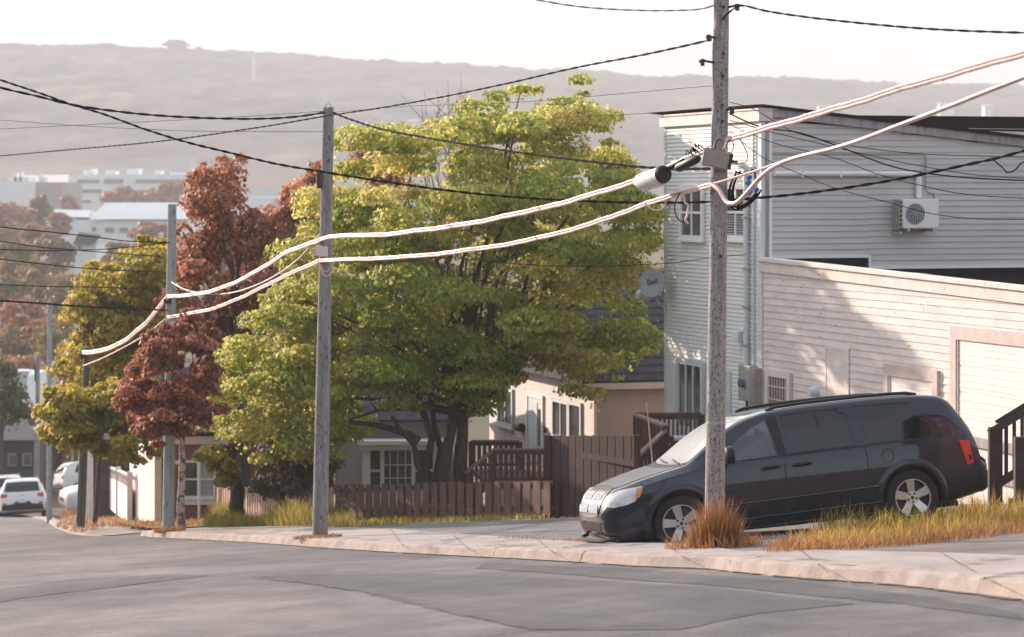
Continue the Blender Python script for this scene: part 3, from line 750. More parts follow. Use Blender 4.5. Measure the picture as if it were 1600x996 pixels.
# side door recess (small)
def recess(px0, px1, pyt, pxm, name, dm, lites=False, head=.2, jamb=.17, panels=6):
    ta, tb_ = FS.t(px1), FS.t(px0); z1 = FS.z(pxm, pyt); zg = G(*FS.p((ta+tb_)/2, 0)[:2])-.05
    mb = MB(); FS.box(mb, ta-jamb, tb_+jamb, z1, z1+head, -.02, .07); FS.box(mb, ta-jamb, ta, zg, z1, -.02, .07); FS.box(mb, tb_, tb_+jamb, zg, z1, -.02, .07)
    FS.box(mb, tb_-.05, tb_-.001, zg, z1-.002, .0, .055)
    fr_ = mb.build(name+'_frame', M['garage_frame'], bd)
    mb = MB(); h = (z1-zg)/panels
    for i in range(panels):
        FS.box(mb, ta+.001, tb_-.051, zg+i*h+.012, zg+(i+1)*h-.012, .0, .034); FS.box(mb, ta+.001, tb_-.051, zg+(i+1)*h-.012, zg+(i+1)*h+.0119, .0, .026)
        for k in range(3): FS.box(mb, ta+.02, tb_-.06, zg+i*h+h*(.2+.25*k), zg+i*h+h*(.25+.25*k), .0341, .040)
    mb.build(name, dm, fr_)
    return ta, tb_, z1, zg
recess(1392, 1462, 592, 1428, 'side_door', M['garage_white'], panels=4)
recess(1499, 1640, 533, 1520, 'garage_door', M['garage_white'], head=.22, jamb=.2, panels=6)
# bumper board across the garage front and concrete kerb under it
mb = MB()
for y0, y1 in [(685, 700), (737, 750)]:
    FS.box(mb, FS.t(1640), FS.t(1501), FS.z(1540, y1), FS.z(1540, y0), .06, .10)
mb.build('bumper_board', M['board_weathered'], bd)

# ---- things fixed to the building
ac = thing('air_conditioner', 'white outdoor air conditioner on the grey siding with a round fan grille', 'air conditioner', FG.p(FG.t(1420), FG.z(1420, 362)))
t0, t1 = FG.t(1397), FG.t(1453); z0, z1 = FG.z(1420, 357), FG.z(1420, 311)
mb = MB(); FG.box(mb, t0, t1, z0, z1, .08, .38); mb.build('casing', M['white_paint'], ac, bevel=.018)
mb = MB(); c = FG.p(FG.t(1416), FG.z(1416, 334), .382); rr = .205
n = 32
ring = [c+FG.d*rr*math.cos(a)+Vector((0, 0, rr*math.sin(a))) for a in [2*math.pi*i/n for i in range(n)]]
mb.add(ring, [tuple(range(n))]); mb.build('fan_recess', M['metal_dark'], ac)
mb = MB()
for r_ in (.05, .085, .12, .155, .19, .207):
    mb.tube([c+FG.n*.012+FG.d*r_*math.cos(a)+Vector((0, 0, r_*math.sin(a))) for a in [2*math.pi*i/20 for i in range(21)]], .006, 4)
for i in range(8):
    a = math.pi*2*i/8; mb.tube([c+FG.n*.014, c+FG.n*.014+FG.d*rr*math.cos(a)+Vector((0, 0, rr*math.sin(a)))], .006, 4)
for i in range(-3, 4): mb.box(0, 0, 0, 0, 0, 0) if False else FG.box(mb, FG.t(1416)+i*.052-.008, FG.t(1416)+i*.052+.008, c.z-math.sqrt(rr**2-(i*.052)**2), c.z+math.sqrt(rr**2-(i*.052)**2), .395, .40)
mb.build('fan_grille', M['curtain'], ac)
mb = MB()
for i in range(7): z = z0+.03+i*(z1-z0-.06)/6; FG.box(mb, t0-.06, t0-.001, z-.014, z+.014, .10, .36)
FG.box(mb, t0-.075, t0-.06, z0-.02, z1-.02, .1, .36); mb.build('coil_fins', M['metal_grey'], ac)
mb = MB()
for t in (t0+.12, t1-.12): FG.box(mb, t-.02, t+.02, z0-.06, z0-.001, .015, .40); 
FG.box(mb, t0-.06, t0-.02, z0-.10, z0-.06, .015, .38)
mb.build('wall_bracket', M['galvanised'], ac)
mb = MB(); FG.box(mb, t1, t1+.05, z0+.06, z0+.2, .14, .3); mb.build('valve_cover', M['white_paint'], ac, bevel=.012)
pp = thing('pipe_cover', 'white pipe duct running along the grey siding down to the air conditioner', 'duct', FG.p(FG.t(1430), FG.z(1430, 311)))
mb = MB(); za, zb_ = FG.z(1207, 271.5), FG.z(1432, 271.5)
mb.tube([FG.p(FG.t(1207), za, .075), FG.p(FG.t(1380), za, .075), FG.p(FG.t(1425), za, .075), FG.p(FG.t(1431), za-.02, .075), FG.p(FG.t(1432.5), za-.09, .075), FG.p(FG.t(1432.5), FG.z(1432, 309), .075)], .06, 10)
mb.build('duct_run', M['white_paint'], pp, smooth=True)
mb = MB()
for px in (1250, 1310, 1370): FG.box(mb, FG.t(px)-.02, FG.t(px)+.02, za-.068, za+.068, .01, .14)
mb.build('duct_strap', M['white_paint'], pp)
cn = MB(); q = [(1205, 241), (1300, 241), (1438, 241), (1444, 243), (1445, 250), (1445, 295), (1449, 301), (1458, 303), (1459, 320), (1457, 332), (1454, 336)]
cn.tube([FG.p(FG.t(x), FG.z(x, y), .035) for x, y in q], .012, 6); tag(cn.build('conduit', M['metal_grey'], smooth=True), 'thin grey conduit bending down the grey siding to the air conditioner', 'conduit')
mt = thing('meter_cabinet', 'grey electrical meter cabinet low on the pale green wall', 'meter box', FS.p(FS.t(1180), FS.z(1180, 630)))
a, b = FS.t(1186), FS.t(1167.5); z0, z1 = FS.z(1178, 626), FS.z(1178, 571)
mb = MB(); FS.box(mb, a, b, z0, z1, .013, .20); mb.build('cabinet', M['galvanised'], mt, bevel=.01)
mb = MB(); FS.box(mb, a-.22, a-.004, z0-.02, z1-.03, .033, .20); mb.build('side_box', M['metal_grey'], mt, bevel=.01)
mb = MB(); q = FS.p((a+b)/2, z0+.35, .20); mb.tube([q, q+FS.n*.10], .09, 14); mb.build('meter_dial', M['window_glass_blue'], mt, smooth=True)
mb = MB(); q = FS.p(b-.2, z0, .1); mb.tube([q, q-Vector((0, 0, .3)), q-Vector((0, 0, .5))+FS.d*.05], .025, 6); mb.build('cable_tail', M['black_plastic'], mt, smooth=True)
pi = thing('service_mast', 'white electrical mast pipe running down the pale green wall to the meter', 'pipe', FS.p(FS.t(1172), z1))
mb = MB(); mb.tube([FS.p(FS.t(1172), FS.z(1172, 270), .09), FS.p(FS.t(1172), FS.z(1172, 571), .09)], .055, 12); mb.build('pipe', M['trim_pale_blue'], pi, smooth=True)
mb = MB(); q = FS.p(FS.t(1172), FS.z(1172, 270), .09); mb.tube([q-Vector((0, 0, .02)), q+Vector((0, 0, .10)), q+Vector((0, 0, .16))+FS.n*.08, q+Vector((0, 0, .12))+FS.n*.16], [.07, .07, .07, .06], 10); mb.build('weather_head', M['trim_pale_blue'], pi, smooth=True)
mb = MB()
for y in (340, 420, 480, 540): FS.box(mb, FS.t(1172)-.07, FS.t(1172)+.07, FS.z(1172, y)-.02, FS.z(1172, y)+.02, .012, .155)
mb.build('pipe_strap', M['galvanised'], pi)
mb = MB(); mb.tube([FS.p(FS.t(1181), FS.z(1181, 200), .05), FS.p(FS.t(1181), FS.z(1181, 571), .05)], .025, 8); tag(mb.build('conduit', M['trim_pale_blue'], smooth=True), 'slim white pipe beside the mast at the corner of the green wall', 'pipe')
lt = MB(); a, b = FS.t(1168), FS.t(1158); zz = FS.z(1162, 526)
lt.prism([FS.p(a, zz-.11, .012), FS.p(a, zz+.14, .012), FS.p(a, zz+.10, .2), FS.p(a, zz-.11, .22)], FS.d*(b-a)); tag(lt.build('wall_light', M['trim_pale_blue'], bevel=.01), 'small boxy wall light beside the mast on the green wall', 'light')
# satellite dish
ds = thing('satellite_dish', 'grey satellite dish on an arm at the far corner of the green building', 'satellite dish', P(1043, 484, 55.2))
c = P(1018, 443, 54.6); nrm = Vector((-.42, -.88, .22)).normalized(); ux = Vector((nrm.y, -nrm.x, 0)).normalized()*-1; uz = nrm.cross(ux)*-1
if uz.z < 0: uz = -uz
mb = MB(); vs = [tuple(c-nrm*.06)]; fs = []
rings, seg = 5, 28
for i in range(1, rings+1):
    for k in range(seg):
        a = 2*math.pi*k/seg; r_ = i/rings
        vs.append(tuple(c+ux*.29*r_*math.cos(a)+uz*.32*r_*math.sin(a)-nrm*.06*(1-r_**2)))
for k in range(seg): fs.append((0, 1+k, 1+(k+1) % seg))
for i in range(rings-1):
    for k in range(seg): fs.append((1+i*seg+k, 1+(i+1)*seg+k, 1+(i+1)*seg+(k+1) % seg, 1+i*seg+(k+1) % seg))
mb.add(vs, fs); di = mb.build('reflector', M['dish_grey'], ds, smooth=True)
sm = di.modifiers.new('solid', 'SOLIDIFY'); sm.thickness = .02; sm.offset = -1
mb = MB(); ft = c-uz*.30; fe = P(996, 462, 54.0)
mb.tube([ft, ft.lerp(fe, .5)-Vector((0, 0, .03)), fe], .018, 6); mb.build('feed_arm', M['galvanised'], ds, smooth=True)
mb = MB(); mb.tube([fe-Vector((0, 0, .06)), fe+Vector((0, 0, .02)), fe+Vector((.06, .05, .10))], [.05, .06, .04], 8); mb.build('receiver', M['galvanised'], ds, smooth=True)
mb = MB(); wl = FS.p(W-.05, FS.z(1043, 484), .03); mb.tube([wl, wl+Vector((-.18, -.05, .18)), c-nrm*.10-uz*.1], .026, 8); mb.tube([wl-Vector((0, 0, .1)), wl+Vector((0, 0, .1))], .04, 8); mb.build('mast_arm', M['galvanised'], ds, smooth=True)
fc = bpy.data.curves.new('lettering', 'FONT'); fc.body = 'Bell'; fc.size = .17; fc.align_x = 'CENTER'; fc.align_y = 'CENTER'; fc.extrude = .002
fo = bpy.data.objects.new('tmp', fc); link(fo); dg = bpy.context.evaluated_depsgraph_get()
lm = bpy.data.meshes.new_from_object(fo.evaluated_get(dg)); bpy.data.objects.remove(fo)
lm.materials.append(M['black_plastic']); lo = bpy.data.objects.new('lettering', lm); link(lo); lo.parent = ds
rot = Matrix((ux, uz, nrm)).transposed()
if rot.determinant() < 0: rot = Matrix((-ux, uz, nrm)).transposed()
lo.matrix_local = Matrix.Translation(c+uz*.04-nrm*.035-LOC[ds.name]) @ rot.to_4x4() @ Matrix.Rotation(R(12), 4, 'Z')

# ---- dark-roofed house beyond the fence
H0 = (930-800)/F*60, 60.0
HS = Fr(H0, (-.30, .954)); HS.n = Vector((-.954, -.30, 0))
HG = Fr(H0, (.954, .30)); HG.n = Vector((.30, -.954, 0))
hs = thing('dark_roof_house', 'beige house with a steep dark shingle roof beyond the brown fence', 'house', gz(*H0))
zE = -(606-300)/F*60
wall_obj('eave_wall', M['siding_beige'], lambda mb: HG.clap(mb, .08, 7, -8, zE, .155, .016), hs)
Hl = HS.t(765)
wall_obj('front_wall', M['siding_white'], lambda mb: HS.clap(mb, .08, Hl, -8.6, zE+.5, .12, .012), hs)
mb = MB(); mb.hexa([HS.p(0, -8.8, -.03), HS.p(Hl, -8.8, -.03), HS.p(Hl, -8.8, -7), HS.p(0, -8.8, -7), HS.p(0, zE+.05, -.03), HS.p(Hl, zE+.05, -.03), HS.p(Hl, zE+.05, -7), HS.p(0, zE+.05, -7)]); mb.build('wall_core', M['siding_beige'], hs)
mb = MB(); HS.box(mb, -.03, .08, -8, zE, -.03, .04); mb.build('corner_board', M['trim_cream'], hs)
mb = MB(); HG.box(mb, -.45, 7.4, zE-.02, zE+.13, .0, .42); mb.build('gutter', M['trim_cream'], hs)
zR = -(420-300)/F*63.5
mb = MB(); mb.hexa([HG.p(-.5, zE+.132, .42), HG.p(7.4, zE+.132, .42), HG.p(7.4, zE+.132, -7.2), HG.p(-.5, zE+.132, -7.2), HG.p(-.5, zE+.16, .44), HG.p(7.4, zE+.16, .44), HG.p(7.4, zR, -3.2), HG.p(-.5, zR, -3.2)])
ro = mb.build('roof', M['shingle_dark'], hs)
mb = MB(); mb.quad(HG.p(-.5, zE+.16, .44)+Vector((0, 0, .005)), HG.p(7.4, zE+.16, .44)+Vector((0, 0, .005)), HG.p(7.4, zR+.005, -3.2), HG.p(-.5, zR+.005, -3.2))
nrow = 16; vs = MB()
for i in range(nrow):
    u0, u1 = i/nrow, (i+1)/nrow
    L = lambda t, u, e: HG.p(t, zE+.16+(zR-zE-.16)*u+e, .44-3.64*u)
    vs.quad(L(-.5, u0, .035), L(7.4, u0, .035), L(7.4, u1, .012), L(-.5, u1, .012)); vs.quad(L(-.5, u0, .01), L(7.4, u0, .01), L(7.4, u0, .035), L(-.5, u0, .035))
vs.build('shingle_courses', M['shingle_dark'], ro)
mb = MB(); mb.prism([HS.p(-.4, zE+.13, .05), HS.p(Hl, zE+.13, .05), HS.p(Hl/2+1.6, zE+1.4, .05)], -HS.n*.1); mb.build('gable', M['siding_white'], hs)
# windows and door in the front wall
def hwin(px0, px1, y0, y1, mull=(.5,), nm='window'):
    a, b = HS.t(px1), HS.t(px0); pm = (px0+px1)/2
    return window(HS, hs, a, b, HS.z(pm, y1), HS.z(pm, y0), M['trim_pale_blue'], M['window_glass'], .09, mull, (), name=nm)
hwin(781, 802, 611, 661)
hwin(867, 889, 630, 682)
hwin(893, 909, 634, 684, ())
a, b = HS.t(849), HS.t(827); z0, z1 = HS.z(838, 752), HS.z(838, 622)
mb = MB(); HS.box(mb, a-.1, a, z0, z1+.1, .01, .06); HS.box(mb, b, b+.1, z0, z1+.1, .01, .06); HS.box(mb, a, b, z1, z1+.1, .01, .06); df = mb.build('door_frame', M['white_paint'], hs)
mb = MB(); HS.box(mb, a+.001, b-.001, z0, z1-.001, .01, .035); HS.box(mb, a+.36, b-.08, z0+.2, z1-.1, .035, .05); dd = mb.build('front_door', M['trim_pale_blue'], df)
mb = MB(); HS.box(mb, a+.12, a+.30, z0+.9, z1-.25, .036, .052); mb.build('door_glass', M['window_glass'], df)
mbx = thing('mailbox', 'black rounded mailbox on the pale wall beside the blue door', 'mailbox', HS.p(HS.t(817), HS.z(817, 678), .02))
mb = MB(); q = HS.p(HS.t(818), HS.z(818, 668), .1); mb.tube([q-HS.d*.17, q-HS.d*.16, q+HS.d*.16, q+HS.d*.17], [.09, .115, .115, .09], 12); mb.build('box', M['black_plastic'], mbx, smooth=True)
mb = MB(); HS.box(mb, HS.t(818)-.17, HS.t(818)+.17, q.z-.01, q.z+.015, .2, .225); mb.build('lid', M['metal_dark'], mbx)
fc = bpy.data.curves.new('house_number', 'FONT'); fc.body = '28'; fc.size = .2; fc.extrude = .01; fc.align_x = 'CENTER'
fo = bpy.data.objects.new('tmp', fc); link(fo); dg = bpy.context.evaluated_depsgraph_get()
lm = bpy.data.meshes.new_from_object(fo.evaluated_get(dg)); bpy.data.objects.remove(fo); lm.materials.append(M['black_plastic'])
lo = bpy.data.objects.new('house_number', lm); link(lo)
rot = Matrix((-HS.d, Vector((0, 0, 1)), HS.n)).transposed()
lo.matrix_world = Matrix.Translation(HS.p(HS.t(854), HS.z(854, 676), .045)) @ rot.to_4x4()
tag(lo, 'black house number beside the blue front door', 'house number')

# ---- small grey house with a bay window behind the big maple
BY = 64.0
B0 = P(524, 300, BY); BF = Fr((B0.x, B0.y), (1, .06)); BF.n = Vector((.06, -1, 0)).normalized()
gh = thing('bay_window_house', 'small grey clapboard house with a white bay window behind the big maple', 'house', gz(B0.x, B0.y))
ztop = -(690-300)/F*BY
wall_obj('front_wall', M['siding_house_grey'], lambda mb: BF.clap(mb, 0, 2.85, -9, ztop+.5, .12, .014), gh)
mb = MB(); mb.hexa([BF.p(0, -9.2, -.02), BF.p(2.85, -9.2, -.02), BF.p(2.85, -9.2, -5), BF.p(0, -9.2, -5), BF.p(0, ztop+.5, -.02), BF.p(2.85, ztop+.5, -.02), BF.p(2.85, ztop+.5, -5), BF.p(0, ztop+.5, -5)]); mb.build('wall_core', M['siding_house_grey'], gh)
mb = MB(); mb.hexa([BF.p(-.3, ztop+.5, .3), BF.p(3.0, ztop+.5, .3), BF.p(3.0, ztop+.5, -5.2), BF.p(-.3, ztop+.5, -5.2), BF.p(-.3, ztop+.56, .3), BF.p(3.0, ztop+.56, .3), BF.p(3.0, ztop+1.6, -2.4), BF.p(-.3, ztop+1.6, -2.4)]); mb.build('roof', M['shingle_dark'], gh)
a0, a1 = BF.t(566), BF.t(688); zb0 = -(763-300)/F*BY; zc = -(700-300)/F*BY
mb = MB(); BF.box(mb, a0, a0+.2, zb0-.6, zc, .02, .62); BF.box(mb, a1-.2, a1, zb0-.6, zc, .02, .62)
BF.box(mb, a0, a1, zb0-.55, zb0, .02, .6); BF.box(mb, a0-.06, a1+.06, zc, zc+.14, -.0, .72); BF.box(mb, a0-.12, a1+.12, zc+.14, zc+.24, -.0, .82)
for px in (597, 645): t = BF.t(px); BF.box(mb, t-.05, t+.05, zb0, zc, .5, .61)
bay = mb.build('bay_window', M['white_paint'], gh)
mb = MB(); BF.box(mb, a0+.2, a1-.2, zb0, zc, .46, .50); mb.build('pane', M['window_glass_blue'], bay)
mb = MB()
for px in (609, 621, 633): t = BF.t(px); BF.box(mb, t-.012, t+.012, zb0, zc, .5, .53)
for u in (.3, .62): BF.box(mb, BF.t(598.5), BF.t(643.5), zb0+(zc-zb0)*u-.012, zb0+(zc-zb0)*u+.012, .5, .529)
for p0, p1 in ((577, 595.5), (646.5, 683)): BF.box(mb, BF.t(p0), BF.t(p1), zb0+(zc-zb0)*.48-.03, zb0+(zc-zb0)*.48+.03, .5, .55)
mb.build('glazing_bar', M['white_paint'], bay)

# ---- red-brown house with the white end wall at the left
LY = 70.0
L0 = P(243, 300, LY); LF = Fr((L0.x, L0.y), (1, .02)); LF.n = Vector((.02, -1, 0)).normalized()
LS = Fr((L0.x, L0.y), (-.30, .95)); LS.n = Vector((-.95, -.30, 0)).normalized()
rh = thing('red_clapboard_house', 'red-brown clapboard house with a white end wall and white double window', 'house', gz(L0.x, L0.y))
zl = -(694-300)/F*LY; zlb = -9.6
wall_obj('front_wall', M['siding_red'], lambda mb: LF.clap(mb, .1, 3.4, -9.3, zl, .13, .014), rh)
wall_obj('end_wall', M['fence_white'], lambda mb: LS.clap(mb, .0, LS.t(203), zlb, zl, .14, .012), rh)
mb = MB(); mb.hexa([LF.p(.0, zlb, -.03), LF.p(3.4, zlb, -.03), LF.p(3.4, zlb, -6), LF.p(.0, zlb, -6), LF.p(.0, zl+.3, -.03), LF.p(3.4, zl+.3, -.03), LF.p(3.4, zl+.3, -6), LF.p(.0, zl+.3, -6)]); mb.build('wall_core', M['siding_red'], rh)
mb = MB(); LF.box(mb, -.02, .17, zlb, zl, -.02, .06); LF.box(mb, .17, 3.4, -9.3, -9.02, -.02, .06); LF.box(mb, .0, 3.4, zl-.0, zl+.22, -.02, .12); mb.build('white_trim', M['trim_cream'], rh)
mb = MB(); mb.hexa([LF.p(-.4, zl+.3, .3), LF.p(3.8, zl+.3, .3), LF.p(3.8, zl+.3, -6.3), LF.p(-.4, zl+.3, -6.3), LF.p(-.4, zl+.36, .3), LF.p(3.8, zl+.36, .3), LF.p(3.8, zl+1.9, -3), LF.p(-.4, zl+1.9, -3)]); mb.build('roof', M['shingle_dark'], rh)
a, b = LF.t(289), LF.t(333); z0, z1 = -(775-300)/F*LY, -(723-300)/F*LY
wd_ = window(LF, rh, a, b, z0, z1, M['white_paint'], M['window_glass'], .07, (.47, .53), (.5,), out=.07)
mb = MB(); LF.box(mb, a+(b-a)*.56, b-.02, z0, z1, .0225, .027); mb.build('curtain', M['curtain'], wd_)
mb = MB(); LF.box(mb, LF.t(282), LF.t(345), z0-.24, z0-.12, .016, .10); mb.build('window_ledge', M['white_paint'], rh)
mb = MB(); LF.box(mb, .22, LF.t(286), zl-.55, zl-.45, .016, .05); mb.build('trim_band', M['white_paint'], rh)
# white signpost-like pole in front of its window
pst = MB(); q = hit(311, 812); pst.tube([q-Vector((0, 0, .2)), Vector((q.x, q.y, -(705-300)/F*q.y))], .035, 8)
tag(pst.build('post', M['white_paint'], smooth=True), 'slim white post standing in front of the double window', 'post')

# ---- brown outbuilding and pillar further down the lane
Y2 = 84
Q0 = P(146, 300, Y2); 
ob = thing('brown_outbuilding', 'dark brown shed wall with a cream corner post beyond the white fence', 'shed', gz(Q0.x, Q0.y))
mb = MB(); zt2, zb2_ = -(690-300)/F*Y2, -(785-300)/F*Y2
mb.box(Q0.x, Q0.x+1.6, Y2, Y2+4, zb2_-.6, zt2); mb.build('wall', M['brown_wall'], ob)
mb = MB(); mb.box(Q0.x-.28, Q0.x-.002, Y2-.05, Y2+.2, zb2_-.8, zt2); mb.build('corner_post', M['trim_cream'], ob)
mb = MB(); 
for i in range(6): z = zb2_+(zt2-zb2_)*(i+.5)/6; mb.box(Q0.x+.1, Q0.x+.9, Y2-.03, Y2-.001, z-.12, z+.12)
mb.build('shed_door', M['brown_wall'], ob)
mb = MB(); mb.hexa([(Q0.x-.4, Y2-.2, zt2), (Q0.x+1.9, Y2-.2, zt2), (Q0.x+1.9, Y2+4.2, zt2), (Q0.x-.4, Y2+4.2, zt2), (Q0.x-.4, Y2-.2, zt2+.08), (Q0.x+1.9, Y2-.2, zt2+.08), (Q0.x+1.9, Y2+4.2, zt2+.9), (Q0.x-.4, Y2+4.2, zt2+.9)]); mb.build('roof', M['shingle_dark'], ob)
# white vinyl fence with lattice top, stepping down the lane
vf = thing('vinyl_fence', 'pale panel fence with a lattice top stepping down beside the red house', 'fence', gz(-12.0, 80))
fpts = [(203, 700, 722, 806, 73.2), (187, 690, 712, 790, 79), (176, 733, 746, 780, 84), (165, 728, 744, 772, 90)]
q = [Vector((P(203, 300, 73.2).x, 73.2, 0)), Vector((P(185, 300, 79).x, 79, 0)), Vector((P(166, 300, 87).x, 87, 0))]
tops = [(743, 763, 803), (735, 752, 790), (728, 744, 776)]
for i in range(2):
    a, b = q[i], q[i+1]; ya, yb = a.y, b.y
    za = [-(y-300)/F*ya for y in tops[i]]; zb_ = [-(y-300)/F*yb for y in tops[i+1]]
    dd = (b-a).normalized(); nn = Vector((-dd.y, dd.x, 0))*.03
    mb = MB(); mb.hexa([a+nn+Vector((0, 0, za[2]-.3)), b+nn+Vector((0, 0, zb_[2]-.3)), b-nn+Vector((0, 0, zb_[2]-.3)), a-nn+Vector((0, 0, za[2]-.3)), a+nn+Vector((0, 0, za[1])), b+nn+Vector((0, 0, zb_[1])), b-nn+Vector((0, 0, zb_[1])), a-nn+Vector((0, 0, za[1]))]); mb.build('panel', M['fence_white'], vf)
    mb = MB(); mb.bar(a+Vector((0, 0, za[0])), b+Vector((0, 0, zb_[0])), .08, .06)
    for j in range(14):
        u = (j+.5)/14; c_ = a.lerp(b, u); z0 = za[1]+(zb_[1]-za[1])*u; z1 = za[0]+(zb_[0]-za[0])*u
        mb.bar(c_+Vector((0, 0, z0)), c_+dd*.25+Vector((0, 0, z1)), .02, .03); mb.bar(c_+dd*.25+Vector((0, 0, z0)), c_+Vector((0, 0, z1)), .02, .03)
    mb.build('lattice', M['fence_white'], vf)
for i in range(3):
    a = q[i]; ya = a.y; mb = MB(); mb.box(a.x-.07, a.x+.07, a.y-.07, a.y+.07, -(tops[i][2]-300)/F*ya-.4, -(tops[i][0]-300)/F*ya+.1); mb.build('fence_post', M['fence_white'], vf)

# ------------------------------------------------------------------ wooden fences, decks, stairs
fb = thing('picket_fence', 'low brown picket fence in front of the bay window house', 'fence', hit(690, 811))
fa, fe = hit(522, 813.5), hit(862, 808.5)
N = 25; rng = random.Random(8); mb = MB(); dv = (fe-fa); dn = Vector((dv.x, dv.y, 0)).normalized(); nn = Vector((dn.y, -dn.x, 0))
for i in range(N):
    u = (i+.5)/N; c_ = fa.lerp(fe, u); Y = c_.y; px = 800+c_.x/Y*F
    topz = -(np.interp(px, [520, 700, 860], [757.5, 755, 753])-300)/F*Y+rng.uniform(-.02, .02); wd = .062*rng.uniform(.94, 1.06)*dv.xy.length/N/.18
    lean = rng.uniform(-.012, .012)
    mb.hexa([c_-dn*wd+Vector((0, 0, .04)), c_+dn*wd+Vector((0, 0, .04)), c_+dn*wd-nn*.02+Vector((0, 0, .04)), c_-dn*wd-nn*.02+Vector((0, 0, .04)),
             Vector((c_.x, c_.y, topz))-dn*(wd+lean), Vector((c_.x, c_.y, topz))+dn*(wd-lean), Vector((c_.x, c_.y, topz))+dn*(wd-lean)-nn*.02, Vector((c_.x, c_.y, topz))-dn*(wd+lean)-nn*.02])
mb.build('pickets', M['fence_brown_worn'], fb)
mb = MB()
for u in (.16, .80): mb.bar(fa-nn*.045+Vector((0, 0, u*.76+.05)), fe-nn*.045+Vector((0, 0, u*.76+.05)), .045, .09)
mb.build('rail', M['fence_brown'], fb)
for u in (0, .33, .66, 1):
    c_ = fa.lerp(fe, u)-nn*.12; mb = MB(); mb.box(c_.x-.045, c_.x+.045, c_.y-.045, c_.y+.045, c_.z-.3, c_.z+.72); mb.build('fence_post', M['fence_brown'], fb)
bf = thing('board_fence', 'tall dark brown board fence behind the nose of the minivan', 'fence', hit(920, 806))
ba, be = hit(852, 808), hit(1000, 805); dv = be-ba; dn = Vector((dv.x, dv.y, 0)).normalized(); nn = Vector((dn.y, -dn.x, 0)); N = 12; mb = MB()
wv = dv.xy.length/N
for i in range(N):
    c_ = ba.lerp(be, (i+.5)/N); topz = -(681-300)/F*c_.y+rng.uniform(-.006, .006); wd = wv*.445*rng.uniform(.96, 1.03)
    mb.hexa([c_-dn*wd, c_+dn*wd, c_+dn*wd-nn*.022, c_-dn*wd-nn*.022]+[Vector((q.x, q.y, topz)) for q in (c_-dn*wd, c_+dn*wd, c_+dn*wd-nn*.022, c_-dn*wd-nn*.022)])
mb.build('boards', M['fence_brown'], bf)
mb = MB()
for y in (703, 786): z = -(y-300)/F*ba.y; mb.bar(Vector((ba.x+.1, ba.y, z))+nn*.03, Vector((be.x, be.y, z))+nn*.03, .04, .11)
mb.build('rail', M['fence_brown'], bf)
for u in (0.045, .99): c_ = ba.lerp(be, u)+nn*.05; mb = MB(); mb.box(c_.x-.06, c_.x+.06, c_.y-.05, c_.y+.04, c_.z-.3, -(681-300)/F*c_.y+.01); mb.build('fence_post', M['fence_brown'], bf)
# pale grey-pink picket fence beside the tall grass
pf = thing('picket_fence', 'weathered pale picket fence with narrow pickets behind the tall grass', 'fence', hit(430, 812))
pa, pe = Vector((*hit(338, 812.5)[:2], 0)), Vector((*hit(521, 813)[:2], 0)); 
for v_ in (pa, pe): v_.z = G(v_.x, v_.y)
mb = MB(); N = 44; dv = pe-pa; dn = Vector((dv.x, dv.y, 0)).normalized(); nn = Vector((dn.y, -dn.x, 0))
for i in range(N):
    c_ = pa.lerp(pe, (i+.5)/N); topz = -(761.5-300)/F*c_.y+rng.uniform(-.015, .015); wd = dv.xy.length/N*.33
    t_ = [c_-dn*wd, c_+dn*wd, c_+dn*wd-nn*.018, c_-dn*wd-nn*.018]
    mb.hexa(t_+[Vector((q.x, q.y, topz)) for q in t_])
mb.build('pickets', M['fence_pale'], pf)
mb = MB()
for u in (.2, .62): mb.bar(pa-nn*.04+Vector((0, 0, u)), pe-nn*.04+Vector((0, 0, u)), .04, .07)
mb.build('rail', M['fence_pale'], pf)

def baluster_run(mb_b, mb_r, a, b, h, n, low=.12, w_=.045):
    """a,b: floor-level ends; top rail at height h, balusters between"""
    mb_r.bar(a+Vector((0, 0, h)), b+Vector((0, 0, h)), .13, .045)
    mb_b.bar(a+Vector((0, 0, h-.07)), b+Vector((0, 0, h-.07)), .04, .09); mb_b.bar(a+Vector((0, 0, low)), b+Vector((0, 0, low)), .04, .07)
    for i in range(n):
        c_ = a.lerp(b, (i+.5)/n); mb_b.box(c_.x-w_/2, c_.x+w_/2, c_.y-w_/2, c_.y+w_/2, c_.z+low, c_.z+h-.08)
# deck and stairs at the green building, behind the van
dk = thing('deck_stairs', 'brown wooden deck with a sloping stair rail behind the minivan windscreen', 'deck', gz(3.0, 51))
zf = -(716-300)/F*51; hR = -(657-300)/F*51-zf
p1 = Vector((P(994, 300, 52.5).x, 52.5, zf)); p2 = Vector((P(1096, 300, 52.5).x, 52.5, zf)); p3 = Vector((P(1040, 300, 50).x, 50, zf))
mb_b, mb_r = MB(), MB()
baluster_run(mb_b, mb_r, p1, p2, hR, 15)
mb_b.build('balustrade', M['fence_brown_worn'], dk); mb_r.build('handrail', M['fence_brown_worn'], dk)
mb_b, mb_r = MB(), MB(); baluster_run(mb_b, mb_r, p1, p3, hR-.02, 13, w_=.09)
mb_b.build('balustrade', M['fence_brown_worn'], dk); mb_r.build('handrail', M['rail_top'], dk)
s0 = Vector((P(972, 300, 49.6).x, 49.6, -(735-300)/F*49.6)); s1 = Vector((p3.x, 50, -(672-300)/F*50))
mb_r = MB(); mb_r.bar(s0, s1, .13, .045); mb_r.build('stair_rail', M['rail_top'], dk)
mb_b = MB(); mb_b.bar(s0-Vector((0, 0, .1)), s1-Vector((0, 0, .1)), .04, .12); mb_b.bar(s0-Vector((0, 0, .62)), s1-Vector((0, 0, .62)), .04, .12)
for i in range(12): c_ = s0.lerp(s1, (i+.5)/12); mb_b.box(c_.x-.03, c_.x+.03, c_.y-.02, c_.y+.02, c_.z-.6, c_.z-.1)
